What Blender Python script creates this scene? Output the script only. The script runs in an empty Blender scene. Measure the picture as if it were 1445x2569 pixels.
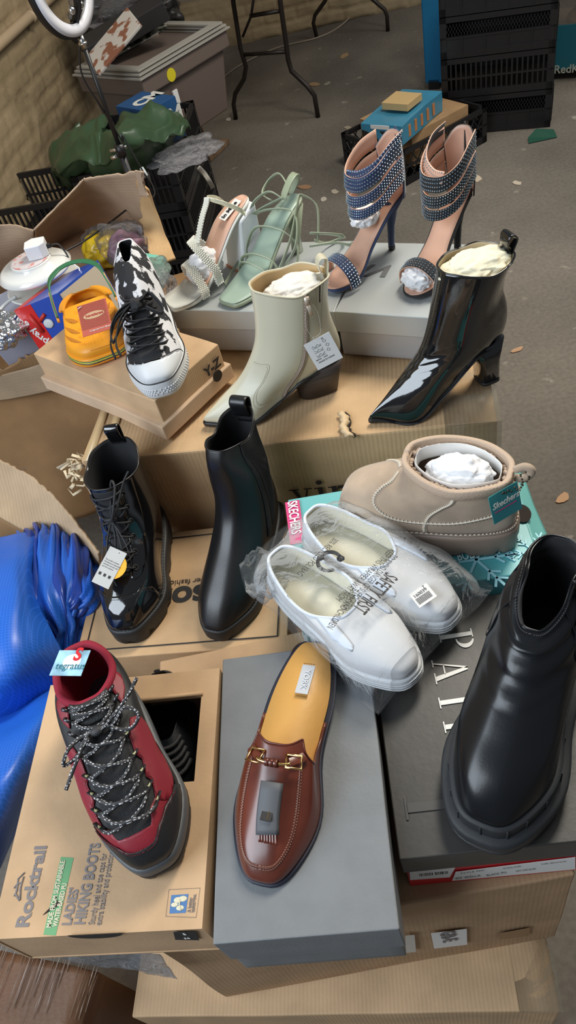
import bpy, bmesh, math, random
from mathutils import Vector, Matrix, noise
random.seed(7)
C = bpy.context.scene.collection
# ---------------------------------------------------------------- camera
FPX, CX, CY, CZ = 1855.0, 722.5, 1284.5, 1.62
_d = Vector((484.5, 1665.0, FPX)).normalized()
_a = Vector((0, 0, 1)); _fw = (_a - _a.dot(_d)*_d).normalized()
_up = -_d; _rt = _fw.cross(_up) * -1
if _rt.x < 0: _rt = -_rt
def W3(v): return Vector((_rt.dot(v), _fw.dot(v), _up.dot(v)))
ex, ey, ez = W3(Vector((1,0,0))), W3(Vector((0,1,0))), W3(Vector((0,0,1)))
cam = bpy.data.cameras.new('camera'); co = bpy.data.objects.new('camera', cam); C.objects.link(co)
cam.sensor_fit = 'HORIZONTAL'; cam.sensor_width = 36; cam.lens = 36*FPX/1445; cam.clip_start = .02
m = Matrix.Identity(4)
for i in range(3):
    m[i][0], m[i][1], m[i][2] = ex[i], -ey[i], -ez[i]
m.translation = (0, 0, CZ); co.matrix_world = m
bpy.context.scene.camera = co
def U(px, py, z):
    """world point seen at photo pixel (px,py) lying at height z"""
    r = W3(Vector((px-CX, py-CY, FPX)))
    return Vector((0, 0, CZ)) + r*((z-CZ)/r.z)
# ---------------------------------------------------------------- light
sc = bpy.context.scene
sc.view_settings.view_transform = 'Standard'; sc.view_settings.look = 'None'
sc.view_settings.gamma = 1; sc.view_settings.exposure = 0.15; sc.view_settings.use_curve_mapping = False
w = bpy.data.worlds.new('world'); sc.world = w; w.use_nodes = True
bg = w.node_tree.nodes['Background']; bg.inputs[0].default_value = (.86, .92, 1, 1); bg.inputs[1].default_value = .13
def area(name, loc, target, sx, sy, power, col):
    l = bpy.data.lights.new(name, 'AREA'); l.shape = 'RECTANGLE'; l.size = sx; l.size_y = sy; l.energy = power; l.color = col
    o = bpy.data.objects.new(name, l); C.objects.link(o); o.location = loc
    o.rotation_euler = (Vector(target)-Vector(loc)).to_track_quat('-Z', 'Y').to_euler()
area('window_light', (-1.6, 0.05, 2.15), (0.1, .9, .75), 1.5, 1.5, 50, (.80, .90, 1.0))
area('roof_light', (1.2, 1.9, 3.2), (.1, .9, .7), .6, 1.0, 72, (1.0, .93, .80))
area('far_light', (3.6, 2.6, 3.4), (1.8, 2.8, 0), 1.4, 1.4, 45, (1.0, .95, .86))
# ---------------------------------------------------------------- materials
MC = {}
def mat(name, col, rough=.5, metal=0, coat=0, bump=0, bs=60, var=0, vs=6, spec=.5, sheen=0, stretch=None, emit=0, alpha=1, trans=0, col2=None, vdet=4, coatr=.05, bdist=.002, lo=.35, hi=.65):
    if name in MC: return MC[name]
    m = bpy.data.materials.new(name); m.use_nodes = True; MC[name] = m
    nt = m.node_tree; N = nt.nodes; p = N['Principled BSDF']
    c = (*col, 1); p.inputs['Base Color'].default_value = c
    p.inputs['Roughness'].default_value = rough; p.inputs['Metallic'].default_value = metal
    p.inputs['Coat Weight'].default_value = coat; p.inputs['Coat Roughness'].default_value = coatr
    p.inputs['Specular IOR Level'].default_value = spec; p.inputs['Sheen Weight'].default_value = sheen
    p.inputs['Alpha'].default_value = alpha; p.inputs['Transmission Weight'].default_value = trans
    if emit: p.inputs['Emission Color'].default_value = c; p.inputs['Emission Strength'].default_value = emit
    tc = N.new('ShaderNodeTexCoord'); mp = N.new('ShaderNodeMapping'); nt.links.new(tc.outputs['Object'], mp.inputs[0])
    if stretch: mp.inputs['Scale'].default_value = stretch
    if var or col2:
        n = N.new('ShaderNodeTexNoise'); n.inputs['Scale'].default_value = vs; n.inputs['Detail'].default_value = vdet
        nt.links.new(mp.outputs[0], n.inputs['Vector'])
        r = N.new('ShaderNodeValToRGB'); r.color_ramp.elements[0].position = lo; r.color_ramp.elements[1].position = hi
        r.color_ramp.elements[0].color = (*[x*(1-var) for x in col], 1)
        r.color_ramp.elements[1].color = (*col2, 1) if col2 else (*[min(1, x*(1+var)) for x in col], 1)
        nt.links.new(n.outputs[0], r.inputs[0]); nt.links.new(r.outputs[0], p.inputs['Base Color'])
    if bump:
        n = N.new('ShaderNodeTexNoise'); n.inputs['Scale'].default_value = bs; n.inputs['Detail'].default_value = 3
        nt.links.new(mp.outputs[0], n.inputs['Vector'])
        b = N.new('ShaderNodeBump'); b.inputs['Strength'].default_value = bump; b.inputs['Distance'].default_value = bdist
        nt.links.new(n.outputs[0], b.inputs['Height']); nt.links.new(b.outputs[0], p.inputs['Normal'])
    return m
def card(name, col, flute=0, axis='X', amp=.35, rough=.75):
    """corrugated cardboard: fibre colour variation plus the flutes showing through as ridges"""
    m = mat(name, col, rough=rough, var=.10, vs=14, bump=.25, bs=220, bdist=.0008, spec=.25)
    if flute and not m.get('f'):
        m['f'] = 1; nt = m.node_tree; N = nt.nodes; p = N['Principled BSDF']
        wv = N.new('ShaderNodeTexWave'); wv.bands_direction = axis; wv.inputs['Scale'].default_value = flute; wv.inputs['Distortion'].default_value = 1.2; wv.inputs['Detail Scale'].default_value = .6
        tc = N['Texture Coordinate']; nt.links.new(tc.outputs['Object'], wv.inputs['Vector'])
        b = N.new('ShaderNodeBump'); b.inputs['Strength'].default_value = amp*.55; b.inputs['Distance'].default_value = .0012
        nt.links.new(wv.outputs[1], b.inputs['Height'])
        old = p.inputs['Normal'].links[0].from_socket; nt.links.new(old, b.inputs['Normal']); nt.links.new(b.outputs[0], p.inputs['Normal'])
    return m
def film(name, tint=(.9, .95, 1), glossf=.25, rough=.12, bump=.6, bs=30, base=.06):
    """thin clear plastic film: mostly see-through, catching light on its wrinkles"""
    if name in MC: return MC[name]
    m = bpy.data.materials.new(name); m.use_nodes = True; MC[name] = m; nt = m.node_tree; N = nt.nodes
    for n in list(N): N.remove(n)
    o = N.new('ShaderNodeOutputMaterial'); mx = N.new('ShaderNodeMixShader'); t = N.new('ShaderNodeBsdfTransparent'); t.inputs[0].default_value = (*[.93+.07*x for x in tint], 1)
    g = N.new('ShaderNodeBsdfPrincipled'); g.inputs['Base Color'].default_value = (*[x*.45 for x in tint], 1); g.inputs['Roughness'].default_value = rough
    tc = N.new('ShaderNodeTexCoord'); n = N.new('ShaderNodeTexNoise'); n.inputs['Scale'].default_value = bs; n.inputs['Detail'].default_value = 5; n.inputs['Distortion'].default_value = 1.5
    b = N.new('ShaderNodeBump'); b.inputs['Strength'].default_value = bump; b.inputs['Distance'].default_value = .01
    nt.links.new(tc.outputs['Object'], n.inputs['Vector']); nt.links.new(n.outputs[0], b.inputs['Height']); nt.links.new(b.outputs[0], g.inputs['Normal'])
    lw = N.new('ShaderNodeLayerWeight'); lw.inputs['Blend'].default_value = .25; nt.links.new(b.outputs[0], lw.inputs['Normal'])
    ma = N.new('ShaderNodeMath'); ma.operation = 'MULTIPLY_ADD'; ma.inputs[1].default_value = glossf*2; ma.inputs[2].default_value = base
    nt.links.new(lw.outputs['Fresnel'], ma.inputs[0]); nt.links.new(ma.outputs[0], mx.inputs[0])
    nt.links.new(t.outputs[0], mx.inputs[1]); nt.links.new(g.outputs[0], mx.inputs[2]); nt.links.new(mx.outputs[0], o.inputs[0])
    return m
# ---------------------------------------------------------------- object helpers
def setp(o, label=None, cat=None, group=None, kind=None):
    if label: o['label'] = label
    if cat: o['category'] = cat
    if group: o['group'] = group
    if kind: o['kind'] = kind
    return o
def thing(name, label, cat, loc=(0,0,0), rz=0, group=None, mtx=None):
    o = bpy.data.objects.new(name, None); C.objects.link(o); o.empty_display_size = .02
    if mtx is not None: o.matrix_world = mtx
    else: o.location = loc; o.rotation_euler = (0, 0, rz)
    return setp(o, label, cat, group)
def obj(name, bm, m, parent=None, smooth=True, bevel=0, solid=0, sub=0, label=None, rim=None, off=-1, seg=2, mo=0):
    me = bpy.data.meshes.new(name)
    if isinstance(bm, tuple): me.from_pydata(bm[0], [], bm[1])
    else:
        bmesh.ops.recalc_face_normals(bm, faces=bm.faces[:]); bm.to_mesh(me); bm.free()
    for x in (m if isinstance(m, (list, tuple)) else [m]): me.materials.append(x)
    me.polygons.foreach_set('use_smooth', [smooth]*len(me.polygons)); me.update()
    o = bpy.data.objects.new(name, me); C.objects.link(o)
    if parent: o.parent = parent
    if solid:
        s = o.modifiers.new('solid', 'SOLIDIFY'); s.thickness = solid; s.offset = off
        if mo: s.material_offset = mo; s.material_offset_rim = 0
    if bevel:
        b = o.modifiers.new('bevel', 'BEVEL'); b.width = bevel; b.segments = seg; b.limit_method = 'ANGLE'; b.angle_limit = .7
    if sub:
        s = o.modifiers.new('sub', 'SUBSURF'); s.levels = s.render_levels = sub
    if label: o['label'] = label
    return o
def bx(bm, x0, x1, y0, y1, z0, z1, M=None):
    v = [bm.verts.new((x, y, z)) for z in (z0, z1) for x, y in ((x0,y0),(x1,y0),(x1,y1),(x0,y1))]
    if M is not None:
        for q in v: q.co = M @ q.co
    for f in ((3,2,1,0),(4,5,6,7),(0,1,5,4),(1,2,6,5),(2,3,7,6),(3,0,4,7)): bm.faces.new([v[i] for i in f])
    return v
def NB(): return bmesh.new()
def cr(P, t):
    """Catmull-Rom through the list P (tuples or Vectors) at t in 0..1"""
    n = len(P)-1; s = min(max(t, 0), 1)*n; i = min(int(s), n-1); u = s-i
    a, b, c, d = P[max(i-1,0)], P[i], P[i+1], P[min(i+2,n)]
    return [.5*(2*q + (r-p)*u + (2*p-5*q+4*r-s_)*u*u + (3*q-p-3*r+s_)*u**3) for p, q, r, s_ in zip(a, b, c, d)]
def spl(P, n): return [Vector(cr(P, i/(n-1))) for i in range(n)]
def tube(bm, pts, r, k=8, closed=False, r2=None):
    rings = []; n = len(pts); up = Vector((.13, .2, 1)).normalized()
    for i, p in enumerate(pts):
        p = Vector(p); a = Vector(pts[i-1] if (i or closed) else pts[0]); b = Vector(pts[(i+1) % n] if (i < n-1 or closed) else pts[-1])
        t = (b-a).normalized() if (b-a).length > 1e-9 else Vector((0,0,1))
        s = t.cross(up)
        if s.length < .05: s = t.cross(Vector((1, 0, 0)))
        s.normalize(); q = s.cross(t); up = q
        rr = r if r2 is None else r+(r2-r)*i/(n-1)
        rings.append([bm.verts.new(p + (s*math.cos(6.2832*j/k)+q*math.sin(6.2832*j/k))*rr) for j in range(k)])
    for i in range(n if closed else n-1):
        A, B = rings[i], rings[(i+1) % n]
        for j in range(k): bm.faces.new((A[j], A[(j+1)%k], B[(j+1)%k], B[j]))
    if not closed: bm.faces.new(rings[0][::-1]); bm.faces.new(rings[-1])
def ribbon(bm, pts, wv, w, t):
    """flat strap along pts; wv = width direction (Vector, list or function of i)"""
    rings = []; n = len(pts)
    for i, p in enumerate(pts):
        p = Vector(p); T = (Vector(pts[min(i+1,n-1)])-Vector(pts[max(i-1,0)])).normalized()
        W_ = Vector(wv[i] if isinstance(wv, list) else wv); W_ = (W_ - T*W_.dot(T)).normalized(); Nn = T.cross(W_)
        ww = w[i] if isinstance(w, list) else w
        rings.append([bm.verts.new(p+W_*a*ww/2+Nn*b*t/2) for a, b in ((-1,-.6),(-.8,-1),(.8,-1),(1,-.6),(1,.6),(.8,1),(-.8,1),(-1,.6))])
    for A, B in zip(rings, rings[1:]):
        for j in range(8): bm.faces.new((A[j], A[(j+1)%8], B[(j+1)%8], B[j]))
    bm.faces.new(rings[0][::-1]); bm.faces.new(rings[-1])
def ball(bm, c, r, k=1, sc3=(1,1,1)):
    M = Matrix.Translation(c) @ Matrix.Diagonal((*sc3, 1))
    bmesh.ops.create_icosphere(bm, subdivisions=k, radius=r, matrix=M)
def prism(bm, poly, z0, z1, M=None):
    a = [bm.verts.new((x, y, z0)) for x, y in poly]; b = [bm.verts.new((x, y, z1)) for x, y in poly]
    if M is not None:
        for q in a+b: q.co = M @ q.co
    n = len(poly); bm.faces.new(a[::-1]); bm.faces.new(b)
    for i in range(n): bm.faces.new((a[i], a[(i+1)%n], b[(i+1)%n], b[i]))
def crumple(bm, cuts, amp, scale, seed=0):
    bmesh.ops.subdivide_edges(bm, edges=bm.edges[:], cuts=cuts, use_grid_fill=True)
    for v in bm.verts: v.co += noise.noise_vector(v.co*scale + Vector((seed, seed*2.3, 0)))*amp
def text(parent, s, size, M, m, name='lettering', ext=.0002, align='LEFT', shear=0, bold=0, sx=1, label=None, serif=False, spacing=1):
    c = bpy.data.curves.new(name, 'FONT'); c.body = s; c.size = size; c.extrude = ext; c.align_x = align; c.shear = shear; c.offset = bold; c.space_character = spacing; c.resolution_u = 4
    t = bpy.data.objects.new('tmp', c); C.objects.link(t)
    dg = bpy.context.evaluated_depsgraph_get(); dg.update(); me = bpy.data.meshes.new_from_object(t.evaluated_get(dg)); bpy.data.objects.remove(t)
    me.name = name; me.transform(Matrix.Diagonal((sx, 1, 1, 1))); me.transform(M); me.materials.clear(); me.materials.append(m)
    o = bpy.data.objects.new(name, me); C.objects.link(o); o.parent = parent
    if label: o['label'] = label
    return o
def frame(o, xd, yd):
    x = Vector(xd).normalized(); y = (Vector(yd)-x*Vector(yd).dot(x)).normalized(); z = x.cross(y)
    return Matrix.Translation(o) @ Matrix((x, y, z)).transposed().to_4x4()
def boxframe(p1, p2, z, zb):
    """front top edge of a box from two photo points on its lid plane z; local x along the edge, y away, origin at its bottom"""
    a, b = U(*p1, z), U(*p2, z); e = (b-a); L = e.length; e.normalize()
    return Matrix.Translation((a.x, a.y, zb)) @ Matrix.Rotation(math.atan2(e.y, e.x), 4, 'Z'), L
def loc(mtx, px, py, z): return mtx.inverted() @ U(px, py, z)
def sheet(name, rows, m, parent=None, n=(24, 24), amp=.004, sc_=8, seed=0, thick=.004, torn='', tamp=.008, smooth=True):
    """crumpled card or cloth through a grid of control points (rows of world points); torn names the ragged sides (ab=v ends, lr=u ends)"""
    NU, NV = n; V = []; Fc = []
    for j in range(NV):
        v = j/(NV-1); ctl = []
        for c in range(len(rows[0])):
            ctl.append(cr([tuple(r[c]) for r in rows], v))
        for i in range(NU):
            u = i/(NU-1); uu, vv = u, v
            p = Vector(cr(ctl, uu))
            q = noise.noise_vector(p*sc_+Vector((seed*3.1, seed, 0)))*amp + noise.noise_vector(p*sc_*4+Vector((seed, 0, 9)))*amp*.25
            e = 0
            if 'a' in torn and j == 0: e = -1
            if 'b' in torn and j == NV-1: e = 1
            if e:
                p2 = Vector(cr([tuple(r[min(c_,len(r)-1)]) for r in rows for c_ in [0]], v))
                dv = Vector(cr([cr([tuple(x) for x in r], u) for r in rows], min(1, v+.02))) - Vector(cr([cr([tuple(x) for x in r], u) for r in rows], max(0, v-.02)))
                if dv.length > 1e-6: p += dv.normalized()*e*tamp*(noise.noise(Vector((u*23, seed, 0)))+.6*noise.noise(Vector((u*71, seed, 3))))
            V.append(p+q)
    for j in range(NV-1):
        for i in range(NU-1):
            a = j*NU+i; Fc.append((a, a+1, a+NU+1, a+NU))
    return obj(name, (V, Fc), m, parent, smooth, solid=thick, off=0)
# ================================================================ THE SETTING
floor_m = mat('concrete', (.17, .152, .13), rough=.8, var=.26, vs=1.3, vdet=9, bump=.2, bs=60, bdist=.002, spec=.3)
def specks():
    nt = floor_m.node_tree; N = nt.nodes; p = N['Principled BSDF']
    tc = N['Texture Coordinate']
    n2 = N.new('ShaderNodeTexNoise'); n2.inputs['Scale'].default_value = 11; n2.inputs['Detail'].default_value = 6; nt.links.new(tc.outputs['Object'], n2.inputs['Vector'])
    r2 = N.new('ShaderNodeValToRGB'); r2.color_ramp.elements[0].position = .66; r2.color_ramp.elements[1].position = .74
    nt.links.new(n2.outputs[0], r2.inputs[0]); old = p.inputs['Base Color'].links[0].from_socket
    mx = N.new('ShaderNodeMixRGB'); mx.inputs[2].default_value = (.36, .33, .28, 1); nt.links.new(r2.outputs[0], mx.inputs[0]); nt.links.new(old, mx.inputs[1])
    n3 = N.new('ShaderNodeTexNoise'); n3.inputs['Scale'].default_value = 70; n3.inputs['Detail'].default_value = 4; nt.links.new(tc.outputs['Object'], n3.inputs['Vector'])
    r3 = N.new('ShaderNodeValToRGB'); r3.color_ramp.elements[0].position = .35; r3.color_ramp.elements[0].color = (.86,.86,.86,1); r3.color_ramp.elements[1].position = .62; r3.color_ramp.elements[1].color = (1.06,1.06,1.06,1)
    nt.links.new(n3.outputs[0], r3.inputs[0]); m2 = N.new('ShaderNodeMixRGB'); m2.blend_type = 'MULTIPLY'; m2.inputs[0].default_value = 1
    nt.links.new(mx.outputs[0], m2.inputs[1]); nt.links.new(r3.outputs[0], m2.inputs[2]); nt.links.new(m2.outputs[0], p.inputs['Base Color'])
specks()
b = NB(); bx(b, -3, 6, -2.5, 9, -.12, 0); setp(obj('floor', b, floor_m, smooth=False), kind='structure')
# painted brick walls: real displaced courses
brick_m = mat('painted_brick', (.37, .285, .175), rough=.7, var=.13, vs=5, vdet=8, bump=.5, bs=60, bdist=.003, spec=.3)
def brick_wall(name, p0, p1, h, thick=.2, seed=0):
    p0 = Vector(p0); p1 = Vector(p1); L = (p1-p0).length; d = (p1-p0).normalized(); nrm = Vector((d.y, -d.x, 0))
    st = .013; nu, nv = int(L/st), int(h/st); V = []; Fc = []
    for j in range(nv+1):
        z = j*st
        for i in range(nu+1):
            x = i*st; q = Vector((x, z, seed))
            wx = x+.012*noise.noise(q*7); wz = z+.014*noise.noise(q*6+Vector((5,5,5)))
            row = int(wz/.078); fz = wz/.078-row; fx = (wx/.225+.5*(row % 2)) % 1
            e = min(fz, 1-fz)*.078; e2 = min(fx, 1-fx)*.225; g = min(e, e2)
            keep = .55+.7*noise.noise(q*2.3)      # paint fills some joints
            dep = -.017*max(0, 1-g/.012)*max(.2, min(1.1, keep)) + .006*noise.noise(q*9) + .003*noise.noise(q*31)
            pt = noise.noise(q*3.7+Vector((2,8,1)))
            if pt > .52: dep -= .010
            V.append(p0 + d*x + Vector((0,0,z)) + nrm*dep)
    for j in range(nv):
        for i in range(nu):
            a = j*(nu+1)+i; Fc.append((a, a+1, a+nu+2, a+nu+1))
    n0 = len(V); V += [p0-nrm*thick, p1-nrm*thick, p1-nrm*thick+Vector((0,0,h)), p0-nrm*thick+Vector((0,0,h))]; Fc.append((n0+3, n0+2, n0+1, n0))
    return setp(obj(name, (V, Fc), brick_m), kind='structure')
wd = Vector((.333, .943, 0)); wc = U(497, 205, 0) - Vector((.943, -.333, 0))*.14
brick_wall('wall_left', wc-wd*5.2, wc, 2.3)
w2 = U(500, 118, 0)
brick_wall('wall_left_return', wc, wc+Vector((.16, .56, 0)), 2.3, seed=3)
brick_wall('wall_back', wc+Vector((.16,.56,0)), wc+Vector((.16,.56,0))+Vector((3.4, -.75, 0)), 2.3, seed=5)
# painted pipe running along the left wall
pp = []
a = wc-wd*3.6; nrm = Vector((wd.y, -wd.x, 0))
b = NB()
def onwall(px, py, off=.03):
    r = W3(Vector((px-CX, py-CY, FPX))); o = Vector((0,0,CZ)); t = ((wc+nrm*off-o).dot(nrm))/r.dot(nrm); return o+r*t
p0, p1 = onwall(0, 110), onwall(140, -18)
tube(b, [p0-(p1-p0)*.6, p0, p1, p1+(p1-p0)*.8], .021, 12)
pm = mat('pipe_paint', (.50, .38, .25), rough=.45, bump=.2, bs=40)
pipe = obj('wall_pipe', b, pm); setp(pipe, 'beige painted pipe running along the brick wall at top left', 'pipe')
b = NB(); q = onwall(78, 42); tube(b, [q-(p1-p0).normalized()*.012, q+(p1-p0).normalized()*.012], .025, 12); obj('pipe_clip', b, pm, pipe)
# ================================================================ BOXES
def shoebox(name, label, cat, M, w, d, h, m, lid=0, lidm=None, inset=.003, group=None, cr_amp=.0012, seed=1, bev=.0015, cuts=10, body=True):
    t = thing(name, label, cat, mtx=M, group=group)
    if lid:
        b = NB(); bx(b, inset, w-inset, inset, d-inset, 0, h-.004); crumple(b, cuts, cr_amp*.6, 9, seed); obj('body', b, m, t, smooth=True, bevel=bev)
        b = NB(); bx(b, 0, w, 0, d, h-lid, h); crumple(b, cuts, cr_amp, 9, seed+1); obj('lid', b, lidm or m, t, smooth=False, bevel=bev)
    else:
        b = NB(); bx(b, 0, w, 0, d, 0, h); crumple(b, cuts, cr_amp, 7, seed); obj('body', b, m, t, smooth=False, bevel=bev)
    return t
K1 = card('kraft_pale', (.55, .37, .215), 55, 'X', .25)
K2 = card('kraft_warm', (.50, .32, .17), 60, 'X', .4)
K3 = card('kraft_fine', (.51, .34, .20), rough=.7)
K4 = card('kraft_dark', (.36, .22, .125), 50, 'X', .25)
K5 = card('kraft_grey', (.43, .30, .20), 45, 'Z', .25)
black_ink = mat('black_ink', (.02, .018, .018), rough=.6)
grey_ink = mat('grey_ink', (.19, .17, .17), rough=.6)
white_ink = mat('white_ink', (.75, .73, .68), rough=.5)
paper = mat('label_paper', (.80, .79, .77), rough=.55)
tape_m = mat('parcel_tape', (.42, .25, .09), rough=.18, coat=.4, bump=.3, bs=25)
clear_tape = film('clear_tape', (1, .90, .70), .22, .15, .25, 18, .05)
# big bottom carton
zt = .36
a_, b_ = U(330, 2552, zt), U(1407, 2540, zt)
M, L = boxframe((330, 2552), (1407, 2540), zt, 0)
t = thing('large_carton', 'large brown cardboard carton at the very bottom of the stack', 'box', mtx=M)
b = NB(); bx(b, 0, L, 0, .62, 0, zt); crumple(b, 14, .003, 6, 3); obj('body', b, K1, t, smooth=False, bevel=.003)
b = NB(); bx(b, L-.055, L+.0035, .0, .3, zt+.0015, zt+.0035); obj('tape_strip', b, clear_tape, t, label='shiny clear tape along the right edge')
# brown carton with GB sticker
zt, zb = .666, .36
M, L = boxframe((400, 2387), (1443, 2192), zt, zb); h = zt-zb
t = thing('brown_carton', 'plain brown carton with a GB sticker under the grey and black shoeboxes', 'box', mtx=M); cartB = t
b = NB(); bx(b, 0, L+.001, 0, .40, 0, h); crumple(b, 12, .0025, 6, 8); obj('body', b, card('kraft_mid', (.44, .285, .165), 50, 'X', .2), t, smooth=False, bevel=.003)
def faceq(t, M, p4, z=None, name='label', m=None, yoff=-.0035, label=None):
    """flat sticker on the front face (local y=0) through four photo points"""
    Mi = M.inverted(); o = Mi @ Vector((0,0,CZ)); vs = []
    for p in p4:
        r = (Mi.to_3x3() @ W3(Vector((p[0]-CX, p[1]-CY, FPX)))); k = (yoff-o.y)/r.y; vs.append(o+r*k)
    b = NB(); b.faces.new([b.verts.new(v) for v in vs]); q = obj(name, b, m or paper, t, smooth=False, solid=.0004, label=label); return q, vs
def fp(M, px, py, yoff=-.0035):
    Mi = M.inverted(); o = Mi @ Vector((0,0,CZ)); r = (Mi.to_3x3() @ W3(Vector((px-CX, py-CY, FPX)))); return o+r*((yoff-o.y)/r.y)
q, vs = faceq(t, M, [(1081,2342),(1171,2331),(1172,2370),(1089,2380)], name='shipping_sticker')
text(t, 'GB-E', .027, frame(fp(M,1104,2341,-.0045), (.05,0,-1), (1,0,.05)), grey_ink, bold=.0008)
faceq(t, M, [(1017,2348),(1040,2346),(1044,2388),(1018,2391)], name='sticker_scrap', m=mat('scrap', (.62,.57,.5), rough=.6))
faceq(t, M, [(1255,2342),(1330,2328),(1327,2348),(1250,2358)], name='tape_patch', m=mat('brown_patch', (.30, .17, .08), rough=.5))
# grey shoebox (front centre)
zt, zb = .80, .667
M, L = boxframe((534, 2370), (1004, 2332), zt, zb); h = zt-zb
gr = mat('grey_card', (.18, .19, .20), rough=.5, bump=.35, bs=260, bdist=.0006, var=.05, vs=30)
p = loc(M, 569, 1652, zt); 
York = shoebox('grey_shoebox', 'plain slate grey shoebox with lid at front centre, under the brown mule', 'shoebox', M, L, p.y, h, gr, lid=.072, seed=4, cr_amp=.0008)
yM = M
# black shoebox with red base (front right)
zt, zb = .78, .667
M, L = boxframe((1002, 2158), (1444, 2113), zt, zb); h = zt-zb
p = loc(M, 1413, 1466, zt); Wd = .315; Dp = p.y; pM = M
blk = mat('black_card', (.035, .033, .031), rough=.42, bump=.25, bs=120, bdist=.0006, var=.25, vs=9)
red = mat('red_card', (.60, .015, .02), rough=.45)
t = thing('black_shoebox', 'black shoebox with white serif letters on its lid and a red base, front right', 'shoebox', mtx=M); Pair = t
b = NB(); bx(b, .004, Wd-.004, .004, Dp-.004, 0, h-.004); obj('body', b, red, t, smooth=False, bevel=.001, label='bright red base')
b = NB(); bx(b, 0, Wd, 0, Dp, h-.047, h); crumple(b, 10, .0008, 9, 5); obj('lid', b, blk, t, smooth=False, bevel=.0015, label='black lid')
M2 = M
faceq(t, M, [(1143,2187),(1443,2150),(1443,2180),(1134,2209)], name='size_label', yoff=.0025)
faceq(t, M, [(1027,2184),(1145,2170),(1128,2200),(1029,2207)], name='barcode_label', yoff=.0022)
b = NB()
x0 = fp(M,1053,2198,.0015); 
for k in range(26):
    if k % 5 == 3: continue
    xx = x0.x+.0012*k+.0004*(k%3); bx(b, xx, xx+.0005+.0003*(k%2), .0012, .0018, x0.z-.001, x0.z+.0075)
obj('barcode', b, black_ink, t, smooth=False)
fr = lambda px, py, yo=.0015: frame(fp(M,px,py,yo), (1,0,0), (0,0,1))

def ftxt(s_, p1, p2, size):
    a, c = fp(M, *p1, .0015), fp(M, *p2, .0015); W_ = (c-a).length; o = text(t, s_, 1, Matrix.Identity(4), black_ink, ext=0, spacing=1.1); xs = [v.co.x for v in o.data.vertices]
    o.data.transform(frame(a, c-a, (0,0,1)) @ Matrix.Diagonal((W_/(max(xs)-min(xs)), size, 1, 1)))
ftxt('STYLE NO', (1156,2193), (1215,2185), .006); ftxt('COLOR', (1262,2181), (1307,2175), .006); ftxt('UK/EU/US', (1358,2170), (1419,2163), .006)
ftxt('WF WELLA', (1142,2207), (1206,2199), .0098); ftxt('BLACK PU', (1222,2199), (1270,2191), .0098); ftxt('UK7 US9 EU40', (1294,2188), (1343,2182), .0085)
# serif letters on the lid
def poly_obj(t, polys, M_, m, name='lettering', ext=.0003):
    b = NB()
    for P_ in polys: prism(b, P_, 0, ext, M_)
    return obj(name, b, m, t, smooth=False)
def arc(cx, cy, rx, ry, a0, a1, n=14): return [(cx+rx*math.cos(math.radians(a0+(a1-a0)*i/n)), cy+ry*math.sin(math.radians(a0+(a1-a0)*i/n))) for i in range(n+1)]
GA = [[(-.02,0),(.22,0),(.22,.035),(-.02,.035)], [(.42,0),(.78,0),(.78,.035),(.42,.035)], [(.08,.03),(.12,.03),(.40,1.0),(.34,1.0)], [(.34,1.0),(.44,1.0),(.69,.03),(.54,.03)], [(.18,.30),(.50,.30),(.50,.34),(.18,.34)]]
GI = [[(0,0),(.34,0),(.34,.035),(0,.035)], [(0,.965),(.34,.965),(.34,1),(0,1)], [(.10,.03),(.24,.03),(.24,.97),(.10,.97)]]
def bowl(x, y0, y1, r, th):
    cy = (y0+y1)/2; ry = (y1-y0)/2; o = arc(x, cy, r, ry, -90, 90); i_ = arc(x, cy, r-th, ry-.035, 90, -90); P_ = o+i_; out = []
    n = len(o)
    for k in range(n-1): out.append([o[k], o[k+1], i_[n-2-k], i_[n-1-k]])
    return out
GP = GI[:1]+[[(.0,.965),(.36,.965),(.36,1),(0,1)], GI[2]]+bowl(.30,.46,1.0,.34,.14)
GR = GP+[[(.30,.5),(.42,.5),(.76,.03),(.60,.03)], [(.58,0),(.84,0),(.84,.035),(.58,.035)]]
def serif(t, glyph, M_, s, m): poly_obj(t, [[(x*s, y*s) for x, y in P_] for P_ in glyph], M_, m)
def lidp(px, py): q = loc(pM, px, py, .78); q.z = h+.0012; return q
for gph, pa, pb in ((GP,(1100,1590),(1118,1630)), (GA,(1082,1660),(1100,1733)), (GI,(1099,1752),(1106,1796)), (GR,(1111,1812),(1124,1880))):
    A_, B_ = lidp(*pa), lidp(*pb); serif(t, gph, frame(A_, (0.02,-1,0), (1,.02,0)), .042, white_ink)
A_ = lidp(1012, 2000); serif(t, GI, frame(A_, (0,-1,0), (1,0,0)), .075, mat('faint_print', (.048,.046,.044), rough=.38))
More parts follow.
